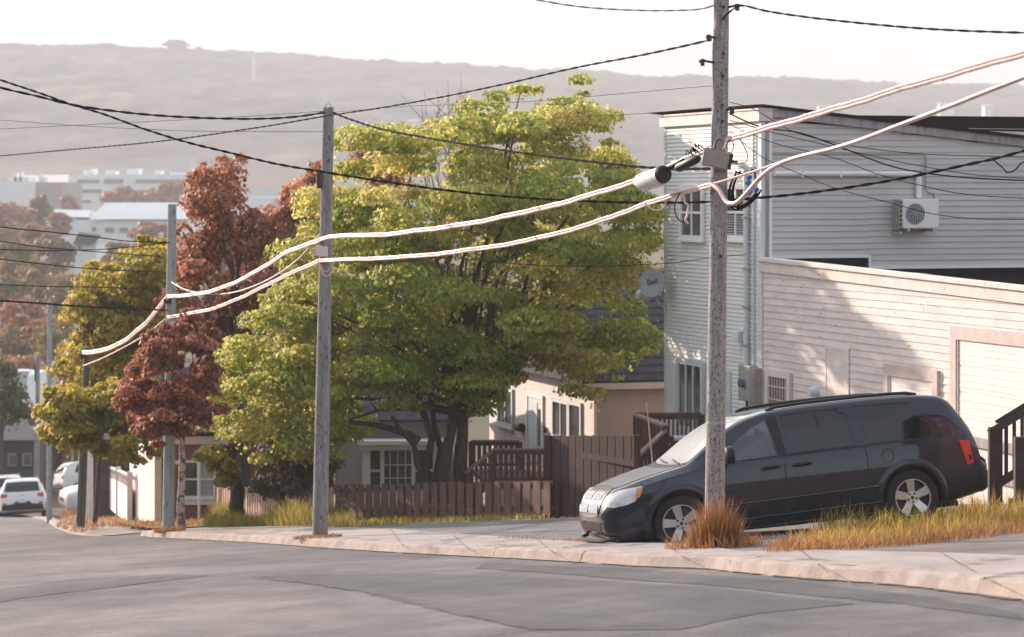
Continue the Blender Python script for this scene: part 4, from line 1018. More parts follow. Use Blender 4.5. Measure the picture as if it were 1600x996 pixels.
mb_b.build('balustrade', M['fence_brown'], dk)
s2, s3 = s0+Vector((.28, .9, -.25)), Vector((P(1048, 300, 50.9).x, 50.9, s1.z-.32)); mb_r = MB(); mb_r.bar(s2, s3, .1, .045); mb_r.build('stair_rail', M['rail_top'], dk)
for c_, h in ((p3, hR), (p1, hR), (p2, hR), (s3-Vector((0, 0, .62)), .75)):
    mb = MB(); mb.box(c_.x-.06, c_.x+.06, c_.y-.06, c_.y+.06, G(c_.x, c_.y)-.3, c_.z+h-.02); mb.build('deck_post', M['fence_brown'], dk)
mb = MB(); mb.hexa([p1+Vector((0, 0, -.12)), p2+Vector((0, 0, -.12)), p2+Vector((0, -2.3, -.12)), p3+Vector((0, 0, -.12)), p1, p2, p2+Vector((0, -2.3, 0)), p3]); mb.build('deck_floor', M['fence_brown_worn'], dk)
mb = MB()
for i in range(6):
    c_ = p3+Vector((-.17-.24*i, 0, -.12-.17*i)); mb.box(c_.x-.15, c_.x+.13, 50.02, 50.85, c_.z-.04, c_.z)
mb.build('tread', M['fence_brown_worn'], dk)
# bench-like blue seat on the deck
bn = thing('deck_chair', 'low grey-blue bench standing on the brown deck', 'bench', Vector((P(1078, 300, 51.7).x, 51.7, zf)))
mb = MB(); zz = -(668-300)/F*51.7; xa, xb = P(1052, 0, 51.7).x, P(1092, 0, 51.7).x; mb.box(xa, xb, 51.5, 51.95, zf+.30, zf+.36); mb.build('seat', M['trim_pale_blue'], bn)
for x in (xa+.05, xb-.05):
    mb = MB(); mb.box(x-.03, x+.03, 51.55, 51.9, zf, zf+.299); mb.build('leg', M['fence_brown_worn'], bn)
# porch stairs of the dark-roofed house
dk2 = thing('porch_stairs', 'brown porch with balustrade and stairs below the blue front door', 'porch', gz(-.3, 58))
zf = -(757-300)/F*57.5; hR = -(702.5-300)/F*57.5-zf
p1 = Vector((P(769, 300, 57.5).x, 57.5, zf)); p2 = Vector((P(856, 300, 57.5).x, 57.5, zf)); p3 = Vector((P(775, 300, 60.5).x, 60.5, zf))
mb_b, mb_r = MB(), MB(); baluster_run(mb_b, mb_r, p1, p2, hR, 10, w_=.085); mb_b.build('balustrade', M['fence_brown_worn'], dk2); mb_r.build('handrail', M['rail_top'], dk2)
q1 = Vector((P(736, 300, 60.5).x, 60.5, zf)); q2 = Vector((P(812, 300, 60.5).x, 60.5, zf)); h2 = -(689-300)/F*60.5-zf
mb_b, mb_r = MB(), MB(); baluster_run(mb_b, mb_r, q1, q2, h2, 9, w_=.085); mb_b.build('balustrade', M['fence_brown_worn'], dk2); mb_r.build('handrail', M['rail_top'], dk2)
s0 = Vector((P(727, 300, 57.2).x, 57.2, -(739-300)/F*57.2)); s1 = Vector((p1.x, 57.5, -(705-300)/F*57.5))
mb_r = MB(); mb_r.bar(s0, s1, .13, .045); mb_r.build('stair_rail', M['rail_top'], dk2)
mb_b = MB(); mb_b.bar(s0-Vector((0, 0, .7)), s1-Vector((0, 0, .7)), .04, .12)
for i in range(6): c_ = s0.lerp(s1, (i+.5)/6); mb_b.box(c_.x-.035, c_.x+.035, c_.y-.02, c_.y+.02, c_.z-.7, c_.z-.03)
mb_b.build('balustrade', M['fence_brown_worn'], dk2)
for c_, h in ((p1, hR), (p2, hR), (q1, h2), (q2, h2)):
    mb = MB(); mb.box(c_.x-.06, c_.x+.06, c_.y-.06, c_.y+.06, G(c_.x, c_.y)-.2, c_.z+h-.02); mb.build('porch_post', M['fence_brown_worn'], dk2)
mb = MB(); mb.hexa([p1-Vector((0, 0, .1)), p2-Vector((0, 0, .1)), q2+Vector((.5, 2, -.1)), q1-Vector((0, 0, .1)), p1, p2, q2+Vector((.5, 2, 0)), q1]); mb.build('porch_floor', M['fence_brown_worn'], dk2)
# dark stair rail at the right edge
st = thing('entry_stairs', 'dark stained wooden entry stairs with a railing rising out of frame at the right', 'stairs', gz(7.3, 38.5))
YS = 38.6
v0 = P(1555.5, 661, YS); gz0 = G(v0.x, YS)
u0 = P(1546, 677, YS); u1 = P(1600, 644, YS-.3); dr_ = (u1-u0)
u2 = u0+dr_*2.6
mb = MB(); mb.bar(u0, u2, .05, .11); mb.build('stair_rail', M['stair_dark'], st)
mb = MB(); mb.bar(u0+Vector((.12, 0, .17)), u2+Vector((0, 0, .10)), .13, .045); mb.build('handrail', M['stair_dark'], st)
mb = MB(); l0 = P(1556, 758, YS); mb.bar(l0, l0+dr_*2.5, .05, .13)
for i in range(9):
    a = u0.lerp(u2, (i+1.1)/10); zlow = l0.z+(a.x-l0.x)/dr_.x*dr_.z
    mb.box(a.x-.025, a.x+.025, YS-.03, YS+.02, zlow, a.z)
mb.build('balustrade', M['stair_dark'], st)
for px, y in ((1555, 668), (1593, 683)):
    c_ = P(px, y, YS if px < 1570 else YS-.9); mb = MB(); hw = .10 if px < 1570 else .075
    mb.box(c_.x-hw, c_.x+hw, c_.y-.07, c_.y+.07, G(c_.x, c_.y)-.3, c_.z); mb.build('stair_post', M['stair_dark'], st)
for i in range(6):
    mb = MB(); x = P(1575, 0, YS).x+.27*i; z = gz0+.16*(i+1); mb.box(x, x+.3, YS-.9, YS-.05, z-.16, z); mb.build('step', M['stair_dark'], st)
sk = MB(); a = hit(1020, 812); sk.tube([P(1019.5, 722, a.y-4)-Vector((0, 0, .9)), P(1019.5, 722, a.y-4), P(1010, 629, a.y-4)], [.012, .012, .008], 6)
tag(sk.build('marker_stick', M['reed'], smooth=True), 'thin dry stalk standing up in front of the stair rail', 'stick')
# ------------------------------------------------------------------ utility poles
def pole(px_base, py_base, px_top, py_top, r0, r1, m, label, tilt_y=0.0):
    b = hit(px_base, py_base); t = thing('utility_pole', label, 'utility pole', b, 'utility poles along the street')
    top = P(px_top, py_top, b.y+tilt_y)
    n = 8; pts = [b.lerp(top, i/(n-1)) for i in range(n)]
    mb = MB(); mb.tube([b-Vector((0, 0, .4))]+pts+[top+Vector((0, 0, .012))], [r0*1.05]+[r0+(r1-r0)*i/(n-1) for i in range(n)]+[r1*.85], 16); mb.build('shaft', m, t, smooth=True)
    return t, b, top
pA, bA, tA = pole(1116, 853, 1128, -60, .118, .088, M['pole_wood_worn'], 'tall weathered pole carrying a grey box, standing in front of the minivan')
pB, bB, tB = pole(500, 839, 513, 169, .135, .095, M['pole_wood'], 'grey wooden pole in front of the big green maple')
pC, bC, tC = pole(263, 829.5, 269, 320, .135, .095, M['pole_wood_grey'], 'bluish grey pole rising between the copper maple and the yellow-green tree')
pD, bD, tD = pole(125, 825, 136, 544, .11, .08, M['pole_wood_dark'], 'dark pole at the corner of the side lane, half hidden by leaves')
pE, bE, tE = pole(77, 812, 78, 470, .10, .08, M['pole_wood_grey'], 'slim greenish pole just right of the white car seen from behind')
pF, bF, tF = pole(58, 800, 59, 557, .12, .09, M['pole_wood'], 'pale far pole directly behind the roof of the white car')
def at_pole(b, t, py):
    """centre of a pole at photo height py"""
    z = -(py-300)/F*b.y; u = (z-b.z)/(t.z-b.z); return b.lerp(t, u)
# hardware on pole A
c = at_pole(bA, tA, 660); mb = MB(); mb.tube([c-Vector((0, 0, .018)), c+Vector((0, 0, .018))], .113, 16); mb.build('white_tag', M['curtain'], pA, smooth=True)
mb = MB()
for y in (12, 30, 85, 120, 165, 190, 400): q = at_pole(bA, tA, y); mb.tube([q+Vector((.02, -.085, 0)), q+Vector((.02, -.125, 0))], .018, 8)
mb.build('bolt', M['metal_dark'], pA)
for y, dx in ((14, .16), (62, -.14), (100, -.2), (175, .12)):
    mb = MB(); q = at_pole(bA, tA, y); mb.tube([q, q+Vector((dx, -.1, .03)), q+Vector((dx*1.3, -.1, .02))], .014, 6)
    mb.tube([q+Vector((dx*1.1, -.1, .05)), q+Vector((dx*1.1, -.1, -.03))], .026, 8)
    mb.build('hook', M['metal_dark'], pA, smooth=True)
mb = MB(); mb.tube([at_pole(bA, tA, y)+Vector((-.085+.012*math.sin(y*.05), -.03, 0)) for y in range(-40, 420, 40)], .012, 6); mb.build('down_lead', M['metal_grey'], pA, smooth=True)
bx = thing('splice_box', 'flat grey metal box tilted on the cables beside the front pole', 'junction box', P(1121, 262, bA.y-.22))
d = Vector((1, .1, -.20)).normalized(); uz = Vector((.2, 0, 1)).normalized(); c = P(1119, 248, bA.y-.24); ny = Vector((0, -1, 0))
mb = MB(); hx, hz = .155, .105
mb.hexa([c-d*hx-uz*hz, c+d*hx-uz*hz, c+d*hx-uz*hz-ny*.16, c-d*hx-uz*hz-ny*.16, c-d*hx+uz*hz, c+d*hx+uz*hz, c+d*hx+uz*hz-ny*.16, c-d*hx+uz*hz-ny*.16]); mb.build('casing', M['metal_grey'], bx, bevel=.012)
mb = MB(); e = c+d*(hx+.001); mb.hexa([e-uz*hz*.92+ny*.002, e+d*.035-uz*hz*.9+ny*.002, e+d*.035-uz*hz*.9-ny*.15, e-uz*hz*.92-ny*.15, e+uz*hz*.9+ny*.002, e+d*.035+uz*hz*.85+ny*.002, e+d*.035+uz*hz*.85-ny*.15, e+uz*hz*.9-ny*.15]); mb.tube([e+d*.03, e+d*.10], .022, 8); mb.build('end_cap', M['metal_dark'], bx)
mb = MB()
for o in (-.05, .06): mb.tube([c+d*o+uz*hz, c+d*(o+.01)+uz*(hz+.09), c+d*(o+.05)+uz*(hz+.13)], .012, 6)
mb.build('strap', M['metal_dark'], bx, smooth=True)
# hardware on B
c = at_pole(bB, tB, 283); mb = MB(); mb.box(c.x-.16, c.x-.10, c.y-.12, c.y-.02, c.z-.13, c.z+.13)
for i in range(5): mb.tube([c+Vector((-.13, -.07, -.11+.055*i)), c+Vector((-.13, -.07, -.085+.055*i))], .05, 8)
mb.build('insulator_rack', M['metal_dark'], pB)
c = at_pole(bB, tB, 391); mb = MB(); q = c+Vector((-.055, -.16, 0)); mb.hexa([q+Vector(v) for v in [(-.11, -.05, -.09), (.10, -.05, -.12), (.10, .08, -.12), (-.11, .08, -.09), (-.11, -.05, .085), (.10, -.05, .065), (.10, .08, .065), (-.11, .08, .085)]]); mb.build('terminal_box', M['trim_cream'], pB, bevel=.012)
mb = MB(); t_ = tB; mb.tube([t_+Vector((-.06, -.02, 0)), t_+Vector((-.04, -.03, .05)), t_+Vector((0, -.03, .075)), t_+Vector((.04, -.03, .05)), t_+Vector((.06, -.02, 0))], .006, 5)
for y in (225, 238, 252, 332, 345, 362): q = at_pole(bB, tB, y); mb.tube([q+Vector((.005, -.08, 0)), q+Vector((.005, -.115, 0))], .014, 6)
mb.build('bolt', M['metal_dark'], pB)
for (b, t, y, pp_) in ((bC, tC, 470, pC), (bD, tD, 556, pD)):
    c = at_pole(b, t, y); mb = MB(); mb.box(c.x-.14, c.x+.02, c.y-.16, c.y-.06, c.z-.06, c.z+.05); mb.build('cable_clamp', M['metal_dark'], pp_)
c = at_pole(bF, tF, 585); mb = MB(); mb.box(c.x-.13, c.x-.08, c.y-.1, c.y, c.z-.3, c.z+.35); mb.build('bracket', M['metal_dark'], pF)

# ------------------------------------------------------------------ cables
def smooth_path(pts, n=10):
    out = []
    for i in range(len(pts)-1):
        p0 = pts[max(i-1, 0)]; p1 = pts[i]; p2 = pts[i+1]; p3 = pts[min(i+2, len(pts)-1)]
        for k in range(n):
            t = k/n
            out.append(.5*((2*p1)+(p2-p0)*t+(2*p0-5*p1+4*p2-p3)*t*t+(3*p1-p0-3*p2+p3)*t**3))
    out.append(pts[-1]); return out
def cable(name, label, pix, Y0, Y1, r, m, cat='cable', group=None, twist=0, bundle=None, Ys=None):
    """a hung wire: photo points, depth running from the first to the last support"""
    xs = [p[0] for p in pix]; x0, x1 = xs[0], xs[-1]
    pts = []
    for i, (x, y) in enumerate(pix):
        if Ys: Yd = Ys[i]
        else:
            u = (x-x0)/(x1-x0) if x1 != x0 else 0
            # straight in plan between the supports: depth is harmonic in picture x
            Yd = 1/((1-u)/Y0+u/Y1)
        pts.append(P(x, y, Yd))
    pa = smooth_path(pts)
    if bundle:
        rw = random.Random(len(label)); ph = rw.uniform(0, 6)
        pa = [q+Vector((0, 0, .004*math.sin(i*.45+ph)+.002*math.sin(i*1.3+2*ph))) for i, q in enumerate(pa)]
    mb = MB()
    if bundle:
        acc = 0
        for k, (dy, dz, rr) in enumerate(bundle):
            mb.tube([q+Vector((0, dy, dz)) for q in pa], rr, 8)
        if twist:       # lashing wire wound round the bundle
            L = [0]
            for a, b in zip(pa, pa[1:]): L.append(L[-1]+(b-a).length)
            hel = []
            ln = L[-1]; n = int(ln/.10)
            rad = max(abs(b[1])+b[2] for b in bundle)+.004
            j = 0
            for i in range(n):
                s = ln*i/(n-1)
                while j < len(L)-2 and L[j+1] < s: j += 1
                u = (s-L[j])/max(1e-6, L[j+1]-L[j]); q = pa[j].lerp(pa[j+1], u)
                a = s*2*math.pi/.5; hel.append(q+Vector((0, math.cos(a)*rad, math.sin(a)*rad)))
            mb.tube(hel, .004, 4)
    elif twist:
        L = 0; pa2 = []
        s1, s2 = [], []
        for i, q in enumerate(pa):
            if i: L += (q-pa[i-1]).length
        # resample densely for the twist
        dense = []
        for a, b in zip(pa, pa[1:]):
            n = max(1, int((b-a).length/.12)); dense += [a.lerp(b, k/n) for k in range(n)]
        dense.append(pa[-1]); L = 0
        for i, q in enumerate(dense):
            if i: L += (q-dense[i-1]).length
            a = L*2*math.pi/twist; o = Vector((0, math.cos(a), math.sin(a)))*r*.75
            s1.append(q+o); s2.append(q-o)
        mb.tube(s1, r*.72, 6); mb.tube(s2, r*.72, 6)
    else:
        mb.tube(pa, r, 6)
    return tag(mb.build(name, m, smooth=True), label, cat, group)
YA, YB, YC, YD = bA.y, bB.y, bC.y, bD.y
g1 = 'pale telephone cables strung between the poles'
up = [(0, .017, .023), (0, -.016, .020)]
cable('cable', 'thick upper pale cable running from the front pole out of frame to the right', [(1145, 216), (1190, 203), (1250, 186), (1330, 163), (1400, 141), (1500, 112), (1600, 84), (1720, 48)], YA-.25, 23.2, .03, M['cable_pale'], group=g1, bundle=up, twist=1)
cable('cable', 'thick upper pale cable sagging between the front pole and the middle pole', [(499, 376), (520, 370), (600, 367), (660, 360), (700, 355), (760, 345), (800, 336), (860, 323), (900, 312), (960, 294), (1000, 281), (1050, 260), (1090, 240), (1145, 216)], YB-.22, YA-.25, .03, M['cable_pale'], group=g1, bundle=up, twist=1)
cable('cable', 'thick upper pale cable sagging between the middle pole and the bluish grey pole', [(262, 464), (290, 462), (320, 458), (350, 449), (380, 436), (420, 413), (450, 394), (480, 383), (499, 376)], YC-.2, YB-.22, .03, M['cable_pale'], group=g1, bundle=[(0, .018, .027), (0, -.018, .022)], twist=1)
cable('cable', 'thick pale cable dropping from the bluish grey pole to the dark corner pole', [(130, 551), (150, 550), (172, 544), (195, 533), (215, 517), (232, 502), (248, 482), (262, 465)], YD-.15, YC-.2, .03, M['cable_pale'], group=g1, bundle=[(0, .02, .04), (0, -.03, .03)])
lo_ = [(0, .010, .022), (0, -.018, .016)]
cable('cable', 'lower pale cable with a deep drip loop beside the front pole, leaving at the right', [(1112, 288), (1122, 296), (1132, 312), (1140, 318), (1152, 316), (1166, 303), (1190, 276), (1215, 258), (1250, 245), (1300, 233), (1345, 219), (1400, 198), (1480, 168), (1540, 144), (1600, 121), (1700, 82)], YA-.3, 23.4, .026, M['cable_pale'], group=g1)
cable('cable', 'thin messenger wire spanning above the drip loop at the front pole', [(1050, 303), (1112, 288), (1150, 277), (1190, 264), (1235, 248)], YA+.6, YA-1.6, .014, M['cable_pale'], group=g1)
cable('cable', 'lower pale cable sagging between the front pole and the middle pole', [(500, 408), (525, 406), (560, 405), (640, 401), (700, 395), (780, 384), (850, 370), (920, 351), (980, 330), (1020, 315), (1060, 303), (1112, 288)], YB-.22, YA-.3, .026, M['cable_pale'], group=g1, bundle=lo_, twist=1)
cable('cable', 'lower pale cable sagging between the middle pole and the bluish grey pole', [(262, 496), (290, 491), (330, 483), (370, 468), (400, 454), (440, 434), (475, 418), (500, 407)], YC-.2, YB-.22, .024, M['cable_pale'], group=g1, bundle=[(0, .01, .022), (0, -.024, .014)], twist=1)
cable('cable', 'thin slack pale cable looping down from the bluish grey pole to the middle pole', [(268, 441), (285, 451), (310, 458), (340, 460), (370, 456), (400, 446), (430, 431), (460, 410), (484, 386), (500, 366)], YC-.15, YB-.2, .012, M['cable_pale'], group=g1)
cable('cable', 'thin pale cable dropping to the left below the bluish grey pole', [(130, 572), (160, 560), (190, 545), (215, 531), (240, 514), (258, 499)], YD-.1, YC-.2, .014, M['cable_pale'], group=g1)
cable('cable', 'short pale cable hanging from the slim greenish pole', [(56, 660), (64, 650), (70, 634), (80, 629), (92, 625), (105, 612)], bF.y, bE.y-8, .035, M['cable_pale'], group=g1)
# loops and slack
def loop(label, pix, Y, r, m, cat='cable loop'):
    return cable('cable_loop', label, pix, Y, Y, r, m, cat)
loop('pale drip loop hanging on the middle pole', [(498, 409), (501, 420), (506, 429), (511, 432), (517, 426), (520, 416), (523, 406)], YB-.18, .011, M['cable_pale'])
loop('second, tighter pale loop nested on the middle pole', [(497, 409), (502, 417), (507, 424), (512, 424), (516, 418), (519, 408)], YB-.16, .009, M['cable_pale'])
loop('small pale loop under the lower cable left of the middle pole', [(459, 427), (462, 437), (466, 444), (469, 440), (472, 428), (475, 419)], YB+1, .009, M['cable_pale'])
loop('small pale loop hanging on the bluish grey pole', [(263, 499), (267, 507), (271, 512), (275, 508), (266, 500)], YC-.18, .012, M['cable_pale'])
loop('pale slack loop under the cable near the white splice case', [(1008, 319), (1018, 327), (1028, 329), (1037, 325), (1040, 317), (1043, 309), (1052, 307)], YA+1, .011, M['cable_pale'])
loop('thin dark loop left of the front pole', [(1063, 301), (1056, 315), (1054, 328), (1058, 340), (1064, 346), (1072, 347)], YA+.4, .007, M['cable_thin'])
loop('pinkish hanging pigtail left of the front pole', [(1068, 302), (1070, 316), (1075, 322), (1074, 335), (1071, 344), (1075, 350)], YA+.35, .014, M['cable_pale'])
loop('thin loop from the grey box up to the upper cable', [(1147, 254), (1156, 256), (1165, 254), (1168, 244), (1164, 232), (1158, 221), (1155, 214)], YA-.35, .007, M['metal_grey'])
loop('small round loop above the grey box', [(1137, 240), (1133, 232), (1135, 222), (1141, 218), (1146, 224), (1145, 234), (1141, 240)], YA-.3, .008, M['cable_pale'])
coil = thing('cable_coil', 'coil of black cables with blue connectors right of the front pole', 'cable coil', P(1158, 326, YA-.1))
mb = MB()
for i, (dx, dy) in enumerate([(0, 0), (6, 4), (-3, 7), (9, -2)]):
    mb.tube(smooth_path([P(x+dx*.6, y+dy*.6, YA-.1+.02*i) for x, y in [(1152, 268), (1143, 285), (1140, 305), (1144, 318), (1152, 324), (1166, 318), (1178, 306), (1184, 298)]]), .011, 6)
mb.tube(smooth_path([P(x, y, YA-.08) for x, y in [(1148, 268), (1160, 272), (1170, 269), (1178, 266), (1180, 280), (1178, 297)]]), .010, 6)
mb.build('black_cable', M['cable_black'], coil, smooth=True)
for x, y in [(1171, 278), (1172, 300), (1182, 297), (1169, 286)]:
    mb = MB(); q = P(x, y, YA-.16); mb.tube([q-Vector((.02, 0, .022)), q+Vector((.018, 0, .022))], .026, 8); mb.build('connector', M['blue_plastic'], coil)
sc = thing('splice_case', 'white cylindrical splice case with a black end on the upper cable by the front pole', 'splice case', P(1024, 285, YA+.75))
a, b = P(998, 285, YA+1.0), P(1035, 273, YA+.55); dd = (b-a).normalized()
mb = MB(); mb.tube([a-dd*.07, a, a+dd*.05, b-dd*.01], [.03, .07, .095, .10], 16); mb.build('case', M['white_paint'], sc, smooth=True)
mb = MB(); mb.tube([b-dd*.009, b+dd*.005, b+dd*.05], [.105, .112, .10], 16); mb.build('end_cap', M['black_plastic'], sc, smooth=True)
mb = MB(); mb.tube([a+dd*.1-Vector((0, 0, .11)), b-Vector((0, 0, .115))], .022, 6); mb.build('strap', M['trim_cream'], sc, smooth=True)
s2 = thing('splice_case', 'small black splice case on the cable just left of the front pole', 'splice case', P(1074, 258, YA+.2))
a, b = P(1057, 264, YA+.3), P(1092, 247, YA-.1); mb = MB(); mb.tube([a, a.lerp(b, .12), a.lerp(b, .88), b], [.03, .055, .055, .03], 12); mb.build('case', M['black_plastic'], s2, smooth=True)
mb = MB()
for i in range(7):
    q = P(1072+i*3.2, 242-i*1.6+3*math.sin(i*2.1), YA+.1-.04*i); mb.tube([q, q+Vector((.03*math.sin(i), -.03, .05)), q+Vector((.07, -.02, -.02+.02*math.cos(i*2)))], .008, 5)
mb.tube([P(1040, 266, YA+.55), P(1052, 260, YA+.4), P(1068, 250, YA+.15)], .02, 6); mb.build('wire_tangle', M['cable_black'], s2, smooth=True)
# black service cables
g2 = 'dark service wires crossing the view'
cable('wire', 'black twisted cable crossing the whole view in front of the middle pole', [(-60, 103), (0, 125), (60, 145), (113, 164), (160, 178), (226, 202), (290, 222), (351, 237), (430, 256), (512, 270), (600, 284), (700, 298), (800, 308), (900, 314), (1000, 317), (1100, 316), (1180, 310), (1260, 302), (1340, 291), (1420, 277), (1500, 260), (1560, 247), (1600, 236), (1680, 214)], YB-1.2, 29.8, .014, M['cable_black'], 'wire', g2, twist=.5)
cable('wire', 'black twisted wire from the left edge up to the top of the middle pole', [(-60, 118), (0, 137), (60, 151), (113, 164), (180, 174), (250, 181), (330, 185), (400, 186), (460, 183), (507, 176)], YB-3.5, YB-.12, .015, M['cable_black'], 'wire', g2, twist=.6)
cable('wire', 'black twisted wire sloping from the middle pole top down to the front pole', [(520, 176), (545, 186), (600, 203), (680, 218), (760, 231), (850, 244), (950, 256), (1010, 262), (1070, 264), (1117, 264)], YB-.12, YA+.1, .015, M['cable_black'], 'wire', g2, twist=.6)
cable('wire', 'dark wire rising from the left edge past the middle pole top to the front pole', [(-60, 250), (0, 244), (100, 235), (250, 221), (400, 200), (507, 182), (600, 168), (700, 150), (800, 129), (900, 106), (1000, 87), (1070, 72), (1112, 62)], 58, YA-.1, .011, M['cable_thin'], 'wire', g2, twist=.6)
cable('wire', 'thin wire crossing low over the hazy hill to the middle pole', [(-60, 184), (0, 188), (113, 196), (220, 202), (300, 205), (400, 206), (506, 206)], 52, YB+.1, .005, M['cable_thin'], 'wire', g2)
cable('wire', 'thin wire rising over the hazy hill to the middle pole top', [(-60, 206), (0, 202), (120, 196), (300, 187), (420, 180), (506, 174)], 56, YB+.1, .005, M['cable_thin'], 'wire', g2)
cable('wire', 'thin wire across the hill above the big maple to the front pole', [(520, 176), (640, 166), (760, 163), (900, 153), (1000, 144), (1118, 134)], YB, YA, .0035, M['cable_thin'], 'wire', g2)
cable('wire', 'thin wire behind the maple top to the front pole', [(560, 205), (660, 200), (780, 192), (900, 183), (1000, 178), (1118, 168)], 50, YA, .0035, M['cable_thin'], 'wire', g2)
cable('wire', 'grey wire reaching the front pole near the top from the left edge of the sky', [(780, -14), (840, 0), (900, 10), (960, 15), (1030, 17), (1090, 15), (1118, 8)], 27, YA, .008, M['metal_grey'], 'wire', g2, twist=.5)
cable('wire', 'reddish dark wire leaving the front pole top to the right', [(1128, 30), (1145, 15), (1160, 9), (1200, 18), (1260, 27), (1340, 36), (1430, 44), (1520, 49), (1620, 52)], YA-.1, 25, .010, M['cable_black'], 'wire', g2, twist=.5)
for i, (lab, pix) in enumerate([
    ('upper thin drop wire across the grey siding', [(1140, 160), (1180, 172), (1240, 206), (1330, 228), (1430, 240), (1530, 244), (1620, 246)]),
    ('dark drop wire crossing the grey siding above the duct', [(1140, 178), (1190, 199), (1250, 208), (1310, 229), (1400, 262), (1500, 277), (1620, 283)]),
    ('drop wire sagging over the air conditioner duct', [(1140, 188), (1200, 205), (1270, 222), (1345, 240), (1430, 258), (1520, 273), (1620, 280)]),
    ('thin drop wire crossing low over the air conditioner', [(1140, 205), (1190, 245), (1250, 272), (1310, 296), (1390, 317), (1450, 333), (1520, 342), (1620, 343)]),
    ('thin drop wire crossing the middle of the grey siding', [(1140, 195), (1210, 224), (1300, 246), (1370, 272), (1430, 288), (1510, 304), (1620, 311)])]):
    cable('wire', lab, pix, YA, 27.5, .0045 if i != 1 else .008, M['cable_thin'], 'wire', g2)
cable('wire', 'thin black wire from the green wall past the front pole into the maple', [(700, 402), (800, 412), (900, 417), (980, 415), (1050, 411), (1110, 403), (1166, 398)], 50, 50.2, .008, M['cable_black'], 'wire', g2)
lp = cable('cable_loop', 'tangled dark drip loops on the black cable at the right edge', [(1552, 250), (1566, 262), (1574, 270), (1586, 266), (1598, 254), (1612, 262)], 30.2, 29.6, .009, M['cable_black'], 'cable loop')
g3 = 'dark wires at the left edge'
for lab, pix, Y0, Y1, r in [
    ('topmost of the dark wires at the left edge, reaching the bluish grey pole', [(-60, 345), (0, 355), (80, 363), (150, 371), (200, 377), (266, 379)], 45, YC, .012),
    ('wire fading into the yellow-green tree below the topmost left wire', [(-60, 367), (0, 377), (60, 386), (105, 390), (180, 396), (250, 401)], 45, 60, .011),
    ('wire curving up from the left edge to the bluish grey pole', [(-60, 388), (0, 390), (75, 392), (130, 391), (175, 389), (225, 384), (266, 378)], 50, YC, .011),
    ('wire crossing the background trees above the thick left wire', [(-60, 396), (0, 405), (60, 412), (125, 419), (190, 423), (250, 425)], 44, 60, .012),
    ('straight wire crossing the background trees at the left', [(-60, 443), (0, 445), (75, 448), (150, 449), (230, 452)], 45, 60, .011),
    ('thickest and lowest of the dark wires at the left edge', [(-60, 464), (0, 470), (60, 474), (125, 479), (190, 482), (262, 485)], 42, YC, .019)]:
    cable('wire', lab, pix, Y0, Y1, r, M['cable_black'], 'wire', g3)
